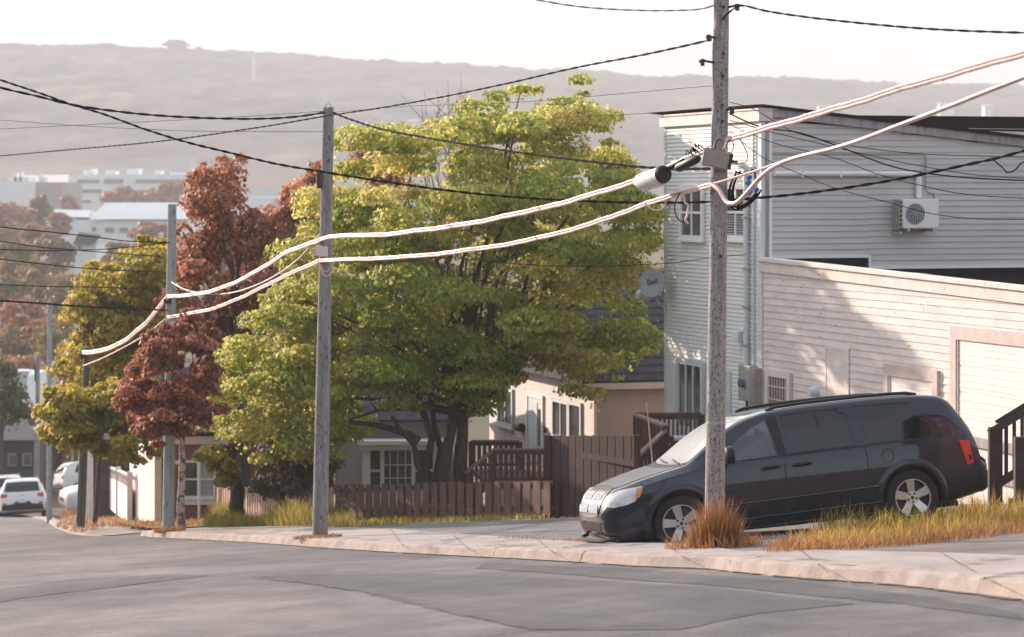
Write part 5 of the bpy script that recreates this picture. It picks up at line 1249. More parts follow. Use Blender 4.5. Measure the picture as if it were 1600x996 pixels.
# ------------------------------------------------------------------ vehicles
def loft_body(st, nx=None):
    """st: list of (x, zb, zs, zt, ws, wt) stations front to back -> half-section loft, mirrored. local: x back, y left(-)/right(+), z up"""
    st = sorted(st); xs = [s[0] for s in st]
    X = []
    for a, b in zip(xs, xs[1:]):
        n = max(1, int(round((b-a)/.09))); X += [a+(b-a)*i/n for i in range(n)]
    X.append(xs[-1])
    arr = np.array(st)
    def interp(x, k):
        i = max(0, min(len(xs)-2, int(np.searchsorted(xs, x, 'right'))-1))
        x0, x1 = xs[i], xs[i+1]; t = (x-x0)/(x1-x0)
        def sl(j):
            if j <= 0 or j >= len(xs)-1: 
                return None
            d0 = (arr[j, k]-arr[j-1, k])/(xs[j]-xs[j-1]); d1 = (arr[j+1, k]-arr[j, k])/(xs[j+1]-xs[j])
            return 0 if d0*d1 <= 0 else 2*d0*d1/(d0+d1)
        s0, s1 = sl(i), sl(i+1); d = (arr[i+1, k]-arr[i, k])/(x1-x0)
        s0 = d if s0 is None else s0; s1 = d if s1 is None else s1
        h = x1-x0; t2, t3 = t*t, t*t*t
        return (2*t3-3*t2+1)*arr[i, k]+(t3-2*t2+t)*h*s0+(-2*t3+3*t2)*arr[i+1, k]+(t3-t2)*h*s1
    half = []
    for x in X:
        zb, zs, zt, ws, wt = [interp(x, k) for k in range(1, 6)]
        sec = [(0, zb), (ws*.5, zb), (ws-.10, zb), (ws-.045, zb+.03), (ws-.02, zb+.12)]
        z0 = zb+.12
        for u, dw in ((.25, -.006), (.5, 0), (.75, -.003), (.92, -.012), (1, -.028)): sec.append((ws+dw, z0+(zs-z0)*u))
        h = zt-zs; B = (ws-.03, zs); r_ = min(1, h/.45)
        K = (wt+.05, zt-.10*r_); E = (wt-.03, zt-.018*r_)
        for u in (.06, .25, .5, .75, .95): sec.append((B[0]+(K[0]-B[0])*u+.012*math.sin(u*math.pi)*r_, B[1]+(K[1]-B[1])*u))
        ctl = (wt+.035, zt-.03*r_)
        for u in (.25, .5, .75, 1): 
            sec.append(((1-u)**2*K[0]+2*u*(1-u)*ctl[0]+u*u*E[0], (1-u)**2*K[1]+2*u*(1-u)*ctl[1]+u*u*E[1]))
        sec += [(wt*.6, zt-.006*r_), (wt*.3, zt-.001), (0, zt)]
        half.append((x, sec))
    n = len(half[0][1]); vs = []; fs = []
    for x, sec in half:
        for y, z in sec: vs.append((x, -y, z))
        for y, z in sec[1:-1]: vs.append((x, y, z))
    per = n+n-2
    ring = [i for i in range(n)]+[n+n-3-i for i in range(n-2)]   # bottom centre -> left side -> top centre -> right side back down
    for i in range(len(half)-1):
        for k in range(per):
            a, b = ring[k], ring[(k+1) % per]
            fs.append((i*per+a, i*per+b, (i+1)*per+b, (i+1)*per+a))
    for e in (0, len(half)-1):
        for k in range(n-1):      # caps: strips between mirrored points
            L0, L1 = ring[k], ring[k+1]
            R0 = ring[(per-k) % per]; R1 = ring[(per-k-1) % per]
            q = []
            for v in (L0, L1, R1, R0):
                if v not in q: q.append(v)
            if len(q) >= 3: fs.append(tuple(e*per+v for v in q))
    return vs, fs

class Car:
    def __init__(s, name, label, cat, loc, axis, up, group=None):
        """axis: world direction from nose to tail"""
        X = Vector(axis).normalized(); Z = Vector(up); Z = (Z-X*X.dot(Z)).normalized(); Yv = Z.cross(X)
        s.root = thing(name, label, cat, loc, group)
        s.root.rotation_euler = Matrix((X, Yv, Z)).transposed().to_euler()
    def body(s, st, m, arches, name='body', r=.40, cuts=()):
        vs, fs = loft_body(st); mb = MB(); mb.add(vs, fs); o = mb.build(name, m, s.root, smooth=True, local=True)
        s.bvh = BVHTree.FromPolygons([Vector(v) for v in vs], fs)
        # wheel wells
        cut = MB()
        for ax, az in arches:
            for sd in (-1, 1):
                cut.tube([(ax, sd*.62, az), (ax, sd*1.3, az)], r, 40)
        for poly in cuts: cut.prism([(x, -1.5, z) for x, z in poly], (0, 3, 0))
        cm = bpy.data.meshes.new('cut'); cm.from_pydata(cut.v, [], cut.f); cm.update()
        b = bmesh.new(); b.from_mesh(cm); bmesh.ops.recalc_face_normals(b, faces=b.faces); b.to_mesh(cm); b.free()
        co = bpy.data.objects.new('cut', cm); link(co)
        md = o.modifiers.new('b', 'BOOLEAN'); md.operation = 'DIFFERENCE'; md.object = co; md.solver = 'EXACT'
        keep = o.parent; o.parent = None
        dg = bpy.context.evaluated_depsgraph_get(); nm = bpy.data.meshes.new_from_object(o.evaluated_get(dg)); o.modifiers.clear(); o.data = nm; o.parent = keep
        bpy.data.objects.remove(co)
        nm.materials.clear(); nm.materials.append(m)
        nm.polygons.foreach_set('use_smooth', [True]*len(nm.polygons))
        try: nm.set_sharp_from_angle(angle=R(32))
        except Exception: pass
        s.b = o; return o
    def cast(s, p, d):
        h = s.bvh.ray_cast(Vector(p), Vector(d)); return h
    def patch(s, name, lower, upper, d, m, parent=None, nu=14, nv=6, off=.004, conv=None, thick=0, shift=(0, 0, 0)):
        """cover between two polylines (2-D) projected along d on to the body.  conv maps 2-D -> ray origin"""
        def res(pl, n):
            pl = [Vector(p) for p in pl]; L = [0]
            for a, b in zip(pl, pl[1:]): L.append(L[-1]+(b-a).length)
            out = []
            for i in range(n+1):
                t = L[-1]*i/n; j = 0
                while j < len(L)-2 and L[j+1] < t: j += 1
                u = (t-L[j])/max(1e-9, L[j+1]-L[j]); out.append(pl[j].lerp(pl[j+1], u))
            return out
        lo, hi = res(lower, nu), res(upper, nu); d = Vector(d).normalized(); vs = []; fs = []
        for j in range(nv+1):
            for i in range(nu+1):
                q = lo[i].lerp(hi[i], j/nv); org = Vector(conv(q)); h = s.cast(org, d)
                if h[0] is None: p = org+d*(abs(org.dot(d))*.5)
                else:
                    nn = h[1]; nn = nn if nn.dot(d) < 0 else -nn; p = h[0]+nn*off
                vs.append(tuple(p+Vector(shift)))
        for j in range(nv):
            for i in range(nu):
                a = j*(nu+1)+i; fs.append((a, a+1, a+nu+2, a+nu+1))
        mb = MB().add(vs, fs); o = mb.build(name, m, parent or s.root, smooth=True, local=True)
        if thick:
            sm = o.modifiers.new('solid', 'SOLIDIFY'); sm.thickness = thick; sm.offset = 1
        return o
    def side(s, name, lower, upper, m, sd=-1, **k):
        return s.patch(name, lower, upper, (0, -sd, 0), m, conv=lambda q: (q[0], sd*2.5, q[1]), **k)
    def front(s, name, lower, upper, m, **k):
        return s.patch(name, lower, upper, (1, 0, 0), m, conv=lambda q: (-2, q[0], q[1]), **k)
    def back(s, name, lower, upper, m, L, **k):
        return s.patch(name, lower, upper, (-1, 0, 0), m, conv=lambda q: (L+2, q[0], q[1]), **k)
    def top(s, name, lower, upper, m, **k):
        return s.patch(name, lower, upper, (0, 0, -1), m, conv=lambda q: (q[0], q[1], 4), **k)
    def wheel(s, x, y, z, r, wd, steer=0, spokes=5, rim_r=None, detail=True, spin=0):
        rim_r = rim_r or r*.64; sd = 1 if y > 0 else -1
        e = bpy.data.objects.new('wheel', None); link(e); e.parent = s.root; e.location = (x, y, z); LOC[e.name] = Vector((0, 0, 0))
        e.rotation_euler = (0, 0, steer)
        mb = MB(); prof = [(rim_r, -wd*.5), (r*.93, -wd*.5), (r*.985, -wd*.42), (r, -wd*.3), (r, wd*.3), (r*.985, wd*.42), (r*.93, wd*.5), (rim_r, wd*.5), (rim_r-.01, wd*.36), (rim_r-.012, -wd*.5)]
        n = 40; vs = []; fs = []
        for k in range(n):
            a = 2*math.pi*k/n
            for rr, yy in prof: vs.append((rr*math.cos(a), sd*yy, rr*math.sin(a)))
        q = len(prof)
        for k in range(n):
            for j in range(q): fs.append((k*q+j, ((k+1) % n)*q+j, ((k+1) % n)*q+(j+1) % q, k*q+(j+1) % q))
        mb.add(vs, fs); mb.build('tyre', M['tyre'], e, smooth=True, local=True)
        mb = MB(); yo = sd*wd*.34
        # lip ring
        ring = []
        for k in range(n+1):
            a = 2*math.pi*k/n; ring.append((rim_r*.965*math.cos(a), sd*wd*.46, rim_r*.965*math.sin(a)))
        mb.tube(ring, rim_r*.035, 6)
        for k in range(spokes):
            a = 2*math.pi*k/spokes+math.pi/2+spin
            ca, sa = math.cos(a), math.sin(a); ta = Vector((-sa, 0, ca)); ra = Vector((ca, 0, sa))
            w0, w1 = rim_r*.17, rim_r*.235; p0, p1 = ra*rim_r*.18, ra*rim_r*.95
            y0, y1 = Vector((0, sd*wd*.34, 0)), Vector((0, sd*wd*.44, 0)); dp = Vector((0, -sd*.035, 0))
            mb.hexa([p0-ta*w0+y0+dp, p0+ta*w0+y0+dp, p1+ta*w1+y1+dp, p1-ta*w1+y1+dp, p0-ta*w0+y0, p0+ta*w0+y0, p1+ta*w1+y1, p1-ta*w1+y1])
        mb.tube([(0, sd*wd*.15, 0), (0, sd*wd*.375, 0)], rim_r*.34, 20)
        rim = mb.build('rim', M['alloy'], e, smooth=True, local=True)
        mb = MB(); mb.tube([(0, sd*wd*.10, 0), (0, sd*wd*.13, 0)], rim_r*.97, 28)
        if detail:
            for k in range(5):
                a = 2*math.pi*(k+.5)/5+math.pi/2+spin; c = Vector((rim_r*.235*math.cos(a), 0, rim_r*.235*math.sin(a))); mb.tube([c+Vector((0, sd*wd*.36, 0)), c+Vector((0, sd*wd*.39, 0))], rim_r*.062, 8)
            mb.tube([(0, sd*wd*.375, 0), (0, sd*wd*.41, 0)], rim_r*.095, 12)
        mb.build('brake_disc', M['metal_dark'], e, local=True)
        return e

# ---- the minivan
YAW = R(12)
wf = hit(1068, 853); 
axis = Vector((math.cos(YAW), math.sin(YAW), 0)); 
# near front tyre touches at Y~32.6, near rear at ~33.2
nf, nr_ = P(1068, 853, 32.5), P(1433, 811, 33.15)
ax = (nr_-nf).normalized(); up = Vector((-.05, .085, 1)); upv = (up-ax*ax.dot(up)).normalized(); side_v = upv.cross(ax)
# local origin: centre line, ground under the front bumper
origin = nf-ax*.98+side_v*.86-upv*.075
vn = Car('minivan', 'dark navy minivan parked nose-out on the gravel driveway behind the front pole', 'minivan', origin, ax, upv)
VST = [ # x, zb, zs, zt, ws, wt
 (0.00, .40, .55, .60, .60, .42), (.04, .31, .62, .70, .70, .52), (.10, .25, .70, .79, .775, .60), (.18, .21, .77, .86, .835, .66), (.30, .20, .82, .895, .89, .72),
 (.55, .20, .89, .968, .95, .78), (.90, .20, .965, 1.045, .985, .82), (1.12, .20, 1.00, 1.09, .99, .83), (1.30, .20, 1.03, 1.21, .992, .80), (1.55, .20, 1.045, 1.385, .994, .79),
 (1.80, .20, 1.05, 1.53, .996, .77), (2.05, .20, 1.055, 1.62, .998, .76), (2.35, .20, 1.06, 1.675, .998, .755), (2.9, .20, 1.065, 1.70, .998, .75), (3.6, .20, 1.075, 1.705, .998, .75),
 (4.2, .22, 1.08, 1.69, .993, .755), (4.6, .25, 1.085, 1.65, .98, .755), (4.76, .28, 1.08, 1.57, .965, .755), (4.89, .30, 1.03, 1.385, .95, .765), (4.98, .32, .98, 1.20, .945, .80), (5.03, .33, .90, 1.02, .95, .84), (5.06, .33, .74, .81, .955, .88), (5.13, .35, .70, .755, .93, .86), (5.165, .42, .62, .67, .86, .80)]
vn.body(VST, M['van_paint'], [(.98, .37), (4.06, .37)], r=.405, cuts=[[(1.60, 1.085), (2.31, 1.095), (2.225, 1.525), (2.03, 1.445), (1.85, 1.33), (1.60, 1.15)]])
for sd in (-1, 1):
    fg = vn.side('front_side_window', [(1.60, 1.075), (1.9, 1.075), (2.30, 1.085)], [(1.64, 1.16), (1.95, 1.40), (2.12, 1.505), (2.21, 1.545)] if False else [(1.575, 1.14), (1.85, 1.345), (2.03, 1.46), (2.235, 1.545)], M['glass_clear'], sd)
    vn.side('sliding_door_window', [(2.49, 1.09), (2.9, 1.095), (3.36, 1.10)], [(2.445, 1.575), (2.9, 1.59), (3.29, 1.59)], M['glass_tint'], sd)
    vn.side('quarter_window', [(3.55, 1.11), (4.0, 1.115), (4.56, 1.125)], [(3.45, 1.59), (3.85, 1.585), (4.16, 1.57), (4.36, 1.42)], M['glass_tint'], sd)
    # black surround of the glass
    vn.side('window_trim', [(1.50, 1.055), (2.6, 1.062), (3.5, 1.078), (4.60, 1.095)], [(1.50, 1.075), (2.6, 1.085), (3.5, 1.10), (4.60, 1.118)], M['black_plastic'], sd, nu=30, nv=1, off=.003)
    for x0, x1 in ((2.335, 2.435), (3.375, 3.465)):
        vn.side('pillar', [(x0, 1.09), (x1, 1.09)], [(x0-.085, 1.585), (x1-.05, 1.585)], M['black_plastic' if x0 < 3 else 'van_paint'], sd, nu=3, nv=6, off=.0055)
    # door seams
    for ln in ([(1.36, .30), (1.36, .62), (1.40, .90), (1.47, 1.05)], [(2.375, .27), (2.385, .7), (2.39, 1.07), (2.36, 1.3), (2.31, 1.60)], [(3.49, .62), (3.50, .9), (3.49, 1.08)]):
        vn.side('door_seam', [(x-.008, z) for x, z in ln], [(x+.008, z) for x, z in ln], M['black_plastic'], sd, nu=14, nv=1, off=.002)
    # mouldings
    for z0, z1, xa, xb, dz in ((.505, .530, 1.42, 3.62, .04), (.315, .335, 1.42, 3.62, .03)):
        vn.side('side_moulding', [(xa, z0), (2.3, z0+dz*.4), (xb, z0+dz)], [(xa, z1), (2.3, z1+dz*.4), (xb, z1+dz)], M['van_paint'], sd, nu=16, nv=1, off=.006, thick=.014)
    for x in (2.20, 2.62):
        hb = vn.side('handle_recess', [(x-.10, .905), (x+.10, .915)], [(x-.10, .965), (x+.10, .975)], M['black_plastic'], sd, nu=6, nv=3, off=.003)
        h = MB(); y = sd*1.018
        h.tube([(x-.13, y-sd*.03, .93), (x-.09, y, .945), (x, y+sd*.006, .955), (x+.09, y, .952), (x+.13, y-sd*.03, .94)], [.016, .021, .023, .021, .016], 8); h.build('door_handle', M['black_plastic'], vn.root, smooth=True, local=True)
    # wheel-arch flares
    for ax_ in (.98, 4.06):
        mb = MB(); vs = []; fs = []; n = 28; prof = [(.398, -.05), (.402, .012), (.425, .022), (.47, .012), (.505, -.004)]
        for k in range(n+1):
            a = math.pi*(-.06+1.12*k/n)
            for rr, dy in prof:
                x, z = ax_+rr*math.cos(a)*1.0, .37+rr*math.sin(a)
                hh = vn.cast((x, sd*2.5, z), (0, -sd, 0)); yb = abs(hh[0].y) if hh[0] is not None else .97
                vs.append((x, sd*(yb+dy), z))
        for k in range(n):
            for j in range(4): a = k*5+j; fs.append((a, a+1, a+6, a+5))
        mb.add(vs, fs); mb.build('wheel_arch', M['van_paint'], vn.root, smooth=True, local=True)
    vn.wheel(.98, sd*.865, .36, .36, .225, steer=R(-13), spin=R(12), rim_r=.245)
    vn.wheel(4.06, sd*.875, .36, .36, .225, spin=R(3), rim_r=.245)
    # lamps
    dl = Vector((1, -sd*.75, 0)).normalized(); ay = Vector((dl.y, -dl.x, 0))
    def dconv(q, c=Vector((.30, sd*.80, 0)), dl=dl): 
        p = c+Vector((q[0], sd*q[1]*0, 0)); return (q[0]-dl.x*3, sd*q[2]-dl.y*3, q[1])
    def lam(name, low, upp, m, **k):
        return vn.patch(name, [(a, b, c) for a, b, c in low], [(a, b, c) for a, b, c in upp], dl, m, conv=dconv, **k)
    lam('headlight', [(.13, .665, .64), (.22, .64, .74), (.36, .665, .84), (.46, .70, .87)], [(.19, .79, .60), (.28, .845, .72), (.42, .865, .83), (.56, .875, .88)], M['lamp_clear'], off=.008)
    lam('turn_signal', [(.47, .72, .87), (.525, .755, .885)], [(.48, .855, .868), (.56, .868, .892)], M['lamp_amber'], off=.011, nu=5, nv=4)
    vn.side('tail_light', [(4.855, .70), (4.95, .72)], [(4.775, 1.03), (4.925, 1.01)], M['lamp_red'], sd, nu=8, nv=10, off=.010)
    vn.side('tail_lens', [(4.895, .76), (4.93, .765)], [(4.885, .83), (4.925, .83)], M['tyre'], sd, nu=4, nv=4, off=.0115)
    # mirror
    mb = MB(); y = sd*1.0; mb.tube([(1.62, y-.0*sd, 1.07), (1.60, y+sd*.08, 1.10)], [.035, .03], 8)
    c = Vector((1.60, y+sd*.16, 1.16)); mb.tube([c+Vector((-.06, 0, -.0)), c+Vector((-.03, 0, 0)), c+Vector((.05, 0, 0)), c+Vector((.065, 0, 0))], [.05, .105, .12, .105], 14); mb.build('wing_mirror', M['black_plastic'], vn.root, smooth=True, local=True)
    mb = MB(); q = c+Vector((-.01, 0, .07)); mb.tube([q+Vector((-.05, 0, .0)), q+Vector((0, 0, .045)), q+Vector((.06, 0, .03))], [.02, .05, .02], 8); mb.build('mirror_cap', M['chrome'], vn.root, smooth=True, local=True) if False else None
    # roof rail
    mb = MB(); zr = lambda x: vn.cast((x, sd*.68, 4), (0, 0, -1))[0].z
    pts = [(2.30, sd*.68, zr(2.30)+.005), (2.42, sd*.68, zr(2.42)+.028)]+[(x, sd*.68, zr(x)+.03) for x in (2.8, 3.2, 3.6, 4.0)]+[(4.22, sd*.68, zr(4.22)+.028), (4.36, sd*.68, zr(4.36)+.005)]
    mb.tube(pts, .022, 8); 
    mb.build('roof_rail', M['black_plastic'], vn.root, smooth=True, local=True)
# seats and wheel seen through the front door glass
for sd in (-.38, .40):
    st_ = MB(); st_.tube([(2.22, sd, .95), (2.27, sd, 1.12), (2.32, sd, 1.24)], [.22, .22, .17], 12); st_.tube([(2.30, sd, 1.26), (2.31, sd, 1.31), (2.33, sd, 1.42), (2.33, sd, 1.45)], [.10, .125, .11, .05], 12); st_.build('seat', M['metal_dark'], vn.root, smooth=True, local=True)
stw = MB(); stw.tube([(1.72+.03*math.cos(2*math.pi*i/20), -.38+.18*math.sin(2*math.pi*i/20), 1.10+.17*math.cos(2*math.pi*i/20)) for i in range(21)], .014, 6); stw.build('steering_wheel', M['black_plastic'], vn.root, smooth=True, local=True)
# cap of fuel filler
mb = MB(); y = -(abs(vn.cast((3.78, -2.5, .93), (0, 1, 0))[0].y)+.003); mb.tube([(3.78+.082*math.cos(2*math.pi*i/24), y, .93+.082*math.sin(2*math.pi*i/24)) for i in range(25)], .004, 4); mb.build('fuel_door', M['black_plastic'], vn.root, local=True)
vn.top('windscreen', [(1.17, -.80), (1.10, -.5), (1.07, 0), (1.10, .5), (1.17, .80)], [(2.08, -.70), (2.03, -.35), (2.02, 0), (2.03, .35), (2.08, .70)], M['windscreen'], nu=20, nv=14, off=.006)
vn.top('hood', [(.27, -.62), (.20, -.3), (.18, 0), (.20, .3), (.27, .62)], [(1.03, -.80), (.975, -.5), (.955, 0), (.975, .5), (1.03, .80)], M['van_hood_glare'], nu=20, nv=12, off=.004)
for sd in (-1, 1):      # black frames round the side glass
    for lo_p, up_p in (([(2.47, 1.08), (3.38, 1.088)], [(2.475, 1.10), (3.385, 1.106)]), ([(2.44, 1.572), (3.30, 1.588)], [(2.435, 1.592), (3.30, 1.608)]), ([(3.44, 1.588), (4.18, 1.568)], [(3.435, 1.608), (4.20, 1.588)]), ([(4.36, 1.415), (4.55, 1.12)], [(4.385, 1.42), (4.585, 1.115)])):
        vn.side('window_frame', lo_p, up_p, M['black_plastic'], sd, nu=14, nv=1, off=.006)
vn.top('cowl', [(1.04, -.82), (.98, -.5), (.96, 0), (.98, .5), (1.04, .82)], [(1.165, -.80), (1.095, -.5), (1.065, 0), (1.095, .5), (1.165, .80)], M['black_plastic'], nu=20, nv=2, off=.004)
mb = MB()
for y0, y1 in ((-.62, -.02), (.0, .6)): 
    pa = [Vector((1.10, y0, 0)), Vector((1.13, (y0+y1)/2, 0)), Vector((1.18, y1, 0))]
    mb.tube([(p.x, p.y, vn.cast((p.x, p.y, 4), (0, 0, -1))[0].z+.02) for p in pa], .010, 5)
mb.build('wiper', M['black_plastic'], vn.root, smooth=True, local=True)
vn.front('grille_surround', [(-.50, .555), (-.25, .52), (0, .515), (.25, .52), (.50, .555)], [(-.60, .86), (-.3, .885), (0, .89), (.3, .885), (.60, .86)], M['chrome'], nu=20, nv=8, off=.010)
for y0, y1 in ((-.50, -.04), (.04, .50)):
    for z0, z1 in ((.575, .675), (.735, .835)):
        g = vn.front('grille_mesh', [(y0, z0), (y1, z0)], [(y0, z1), (y1, z1)], M['metal_dark'], nu=10, nv=3, off=.014)
        mb = MB()
        for i in range(9):
            y = y0+(y1-y0)*(i+.5)/9
            pa = [vn.cast((-2, y-.03+.06*u, z0+(z1-z0)*u), (1, 0, 0))[0] for u in (0.03, .5, .97)]
            if all(pa): mb.tube([p+Vector((-.02, 0, 0)) for p in pa], .007, 4)
        mb.build('grille_bar', M['chrome'], g, local=True)
li = vn.front('lower_intake', [(-.52, .345), (0, .33), (.52, .345)], [(-.56, .455), (0, .46), (.56, .455)], M['metal_dark'], nu=14, nv=3, off=.006)
mb = MB()
for i in range(12):
    y = -.5+(i+.5)/12; pa = [vn.cast((-2, y-.03+.06*u, .35+.1*u), (1, 0, 0))[0] for u in (0, .5, 1)]
    if all(pa): mb.tube([p+Vector((-.012, 0, 0)) for p in pa], .006, 4)
mb.build('grille_bar', M['reed'], li, local=True)
for sd in (-1, 1):
    vn.patch('fog_lamp_recess', [(.10, .36, .60), (.24, .35, .80)], [(.10, .47, .62), (.22, .48, .78)], Vector((1, -sd*.75, 0)), M['black_plastic'], conv=lambda q, sd=sd: (q[0]-2.4, sd*(q[2]+1.8), q[1]), nu=6, nv=4, off=.005)
mb = MB()
pl = [(.16, -.80, .255), (.03, -.66, .235), (-.02, -.40, .225), (-.04, 0, .222), (-.02, .4, .225), (.03, .66, .235), (.16, .80, .255)]
mb.tube(smooth_path([Vector(p) for p in pl], 4), .024, 8); mb.build('chin_spoiler', M['tyre'], vn.root, smooth=True, local=True)
vn.side('bumper_crease', [(.28, .50), (.50, .545)], [(.28, .515), (.50, .56)], M['chrome'], -1, nu=6, nv=1, off=.004) if False else None
mb = MB(); mb.tube([(1.45, -.915, .215), (2.5, -.935, .205), (3.6, -.915, .215)], .03, 6); mb.build('rocker_sill', M['black_plastic'], vn.root, smooth=True, local=True)
mb = MB(); mb.box(.5, 4.8, -.62, .62, .17, .24); mb.build('underbody', M['black_plastic'], vn.root, local=True)

# ---- white cars further down
SUVST = [(0, .42, .62, .70, .62, .45), (.08, .30, .78, .88, .76, .6), (.3, .24, .88, .96, .85, .70), (.8, .22, .96, 1.04, .89, .74), (1.15, .22, 1.0, 1.10, .895, .74), (1.6, .22, 1.02, 1.42, .9, .66), (2.0, .22, 1.02, 1.58, .9, .61),
 (2.6, .22, 1.03, 1.62, .9, .60), (3.3, .24, 1.05, 1.59, .895, .60), (3.65, .28, 1.06, 1.54, .885, .60), (3.85, .32, 1.05, 1.36, .87, .66), (3.98, .36, 1.0, 1.14, .85, .72), (4.03, .40, .85, .98, .83, .70), (4.06, .46, .66, .74, .78, .66)]
def suv(label, px, py, axis, rear=True, group='white cars parked down the street', Y=None):
    r = hit(px, py, ROAD) if Y is None else P(px, py, Y); ax = Vector(axis).normalized(); ax.z = AX*ax.x+AY*ax.y; up = Vector((-AX, -AY, 1)).normalized()
    o = r-ax.normalized()*4.06
    c = Car('parked_car', label, 'car', o, ax, up, group); c.body(SUVST, M['white_car'], [(.85, .33), (3.35, .33)], r=.36)
    L = 4.06
    c.back('rear_window', [(-.66, 1.09), (0, 1.08), (.66, 1.09)], [(-.60, 1.44), (0, 1.46), (.60, 1.44)], M['glass_tint'], L, off=.008)
    c.back('rear_bumper', [(-.79, .40), (0, .40), (.79, .40)], [(-.76, .58), (-.35, .62), (-.25, .72), (.25, .72), (.35, .62), (.76, .58)], M['black_plastic'], L, off=.012, nu=24)
    for sd in (-1, 1):
        c.patch('tail_light', [(sd*.58, .88), (sd*.80, .86)], [(sd*.56, 1.00), (sd*.80, 1.02)], (-1, 0, 0), M['lamp_red'], conv=lambda q: (L+2, q[0], q[1]), nu=6, nv=4, off=.014)
        c.patch('reflector', [(sd*.6, .60), (sd*.75, .60)], [(sd*.6, .66), (sd*.75, .67)], (-1, 0, 0), M['lamp_red'], conv=lambda q: (L+2, q[0], q[1]), nu=4, nv=2, off=.016)
        c.side('side_window', [(1.5, 1.06), (2.4, 1.07), (3.5, 1.12)], [(1.85, 1.42), (2.6, 1.50), (3.35, 1.44)], M['glass_tint'], sd)
        for x in (.85, 3.35): c.wheel(x, sd*.80, .33, .335, .21, detail=False)
        mb = MB(); q = Vector((1.45, sd*.98, 1.06)); mb.tube([q, q+Vector((.09, 0, 0))], [.08, .09], 8); mb.build('wing_mirror', M['black_plastic'], c.root, smooth=True, local=True)
        mb = MB(); mb.tube([(1.9, sd*.56, 1.60), (2.1, sd*.57, 1.665), (3.2, sd*.57, 1.65), (3.45, sd*.56, 1.585)], .018, 6); mb.build('roof_rail', M['metal_dark'], c.root, smooth=True, local=True)
    c.back('number_plate', [(-.16, .66), (.16, .66)], [(-.16, .78), (.16, .78)], M['plate'], L, off=.018, nu=4, nv=2)
    mb = MB(); mb.box(L+.0, L+.012, -.05, .05, .93, .96); mb.build('emblem', M['metal_grey'], c.root, local=True)
    return c
suv('white hatchback seen squarely from behind at the kerb on the left', 36, 813, (.17, -1, 0))
suv('white car at the left edge, partly hidden behind the white hatchback', 8, 803, (.17, -1, 0), Y=106)
suv('white car beyond the dark pole, tail towards us', 91, 780, (-.90, -.43, 0), Y=112)
fr = hit(97, 803, -.02); 
cc = Car('parked_car', 'pale car nose with dark headlight poking out behind the dark pole', 'car', fr, Vector((.92, .38, .02)), Vector((0, 0, 1)), 'white cars parked down the street'); cc.body(SUVST, M['white_car'], [(.85, .33), (3.35, .33)], r=.36)
for sd in (-1, 1):
    cc.front('headlight', [(sd*.42, .66), (sd*.74, .70)], [(sd*.42, .80), (sd*.72, .83)], M['lamp_clear'], nu=6, nv=4, off=.01)
    cc.side('side_window', [(1.5, 1.06), (2.4, 1.07), (3.5, 1.12)], [(1.85, 1.42), (2.6, 1.50), (3.35, 1.44)], M['glass_tint'], sd)
    for x in (.85, 3.35): cc.wheel(x, sd*.80, .33, .335, .21, detail=False)
cc.front('grille', [(-.42, .50), (.42, .50)], [(-.42, .66), (.42, .66)], M['black_plastic'], nu=10, nv=3, off=.008)
cc.top('windscreen', [(1.17, -.68), (1.1, 0), (1.17, .68)], [(1.95, -.56), (1.92, 0), (1.95, .56)], M['windscreen'], off=.006)
# ------------------------------------------------------------------ trees
big = [(335, 705), (316, 610), (330, 558), (385, 520), (398, 470), (440, 438), (455, 380), (470, 362), (478, 300), (522, 270), (528, 200), (600, 186), (650, 205), (690, 162), (712, 175), (740, 128), (765, 118), (800, 128), (850, 132), (900, 110), (940, 120), (930, 150), (905, 160), (960, 162), (988, 190), (960, 215), (985, 240), (1000, 268), (1040, 290), (1045, 380), (1035, 460), (1000, 480), (1030, 530), (1018, 590), (962, 600), (968, 640), (930, 665), (885, 642), (870, 602), (820, 598), (782, 620), (790, 665), (740, 672), (700, 632), (640, 665), (600, 655), (565, 690), (530, 735), (500, 700), (478, 745), (440, 720), (400, 755), (360, 720)]
bt = hit(712, 806.5); bt = Vector((P(722, 0, 57.5).x, 57.5, G(P(722, 0, 57.5).x, 57.5)))
def q(px, py, Y): return P(px, py, Y)
tree('maple_tree', 'big spreading green maple with several dark trunks behind the brown picket fence', 'tree', bt, q(722, 600, 57.5), big, 57.6, 4.0, 380, (20, 60), 480, .10, 'leaf_green', M['bark'], 11, .15, 46, twigs=2, inner=6000, flat=.62, updir=-.2,
     extra_trunks=[(q(678, 790, 57.2), q(612, 650, 56.4), .065), (q(684, 790, 57.4), q(650, 560, 56.8), .085), (q(703, 800, 57.2), q(695, 560, 57.4), .13), (q(690, 790, 57.6), q(668, 600, 57.9), .08), (q(655, 690, 56.8), q(545, 660, 56.6), .075), (q(735, 640, 57.6), q(905, 500, 58), .10)], limb_r=.3)
tall_red = [(250, 475), (272, 430), (272, 350), (298, 335), (288, 290), (300, 255), (316, 250), (335, 268), (345, 240), (388, 238), (386, 280), (380, 310), (410, 335), (440, 310), (450, 280), (472, 290), (482, 240), (505, 236), (510, 330), (470, 375), (450, 430), (405, 520), (380, 560), (330, 560), (290, 540), (255, 520)]
rt = Vector((P(385, 0, 65).x, 65, G(P(385, 0, 65).x, 65)))
tree('copper_maple', 'tall copper-red maple with pointed tips beside the bluish grey pole', 'tree', rt, q(375, 600, 65), tall_red, 66, 2.6, 130, (10, 34), 150, .125, 'leaf_red', M['bark'], 12, .17, 22, twigs=1, inner=3500, flat=.85)
round_red = [(173, 640), (193, 585), (202, 550), (238, 515), (255, 490), (300, 480), (330, 500), (350, 540), (352, 575), (340, 610), (356, 640), (330, 668), (322, 690), (300, 676), (285, 708), (258, 694), (240, 716), (214, 682), (196, 694), (186, 655), (168, 648)]
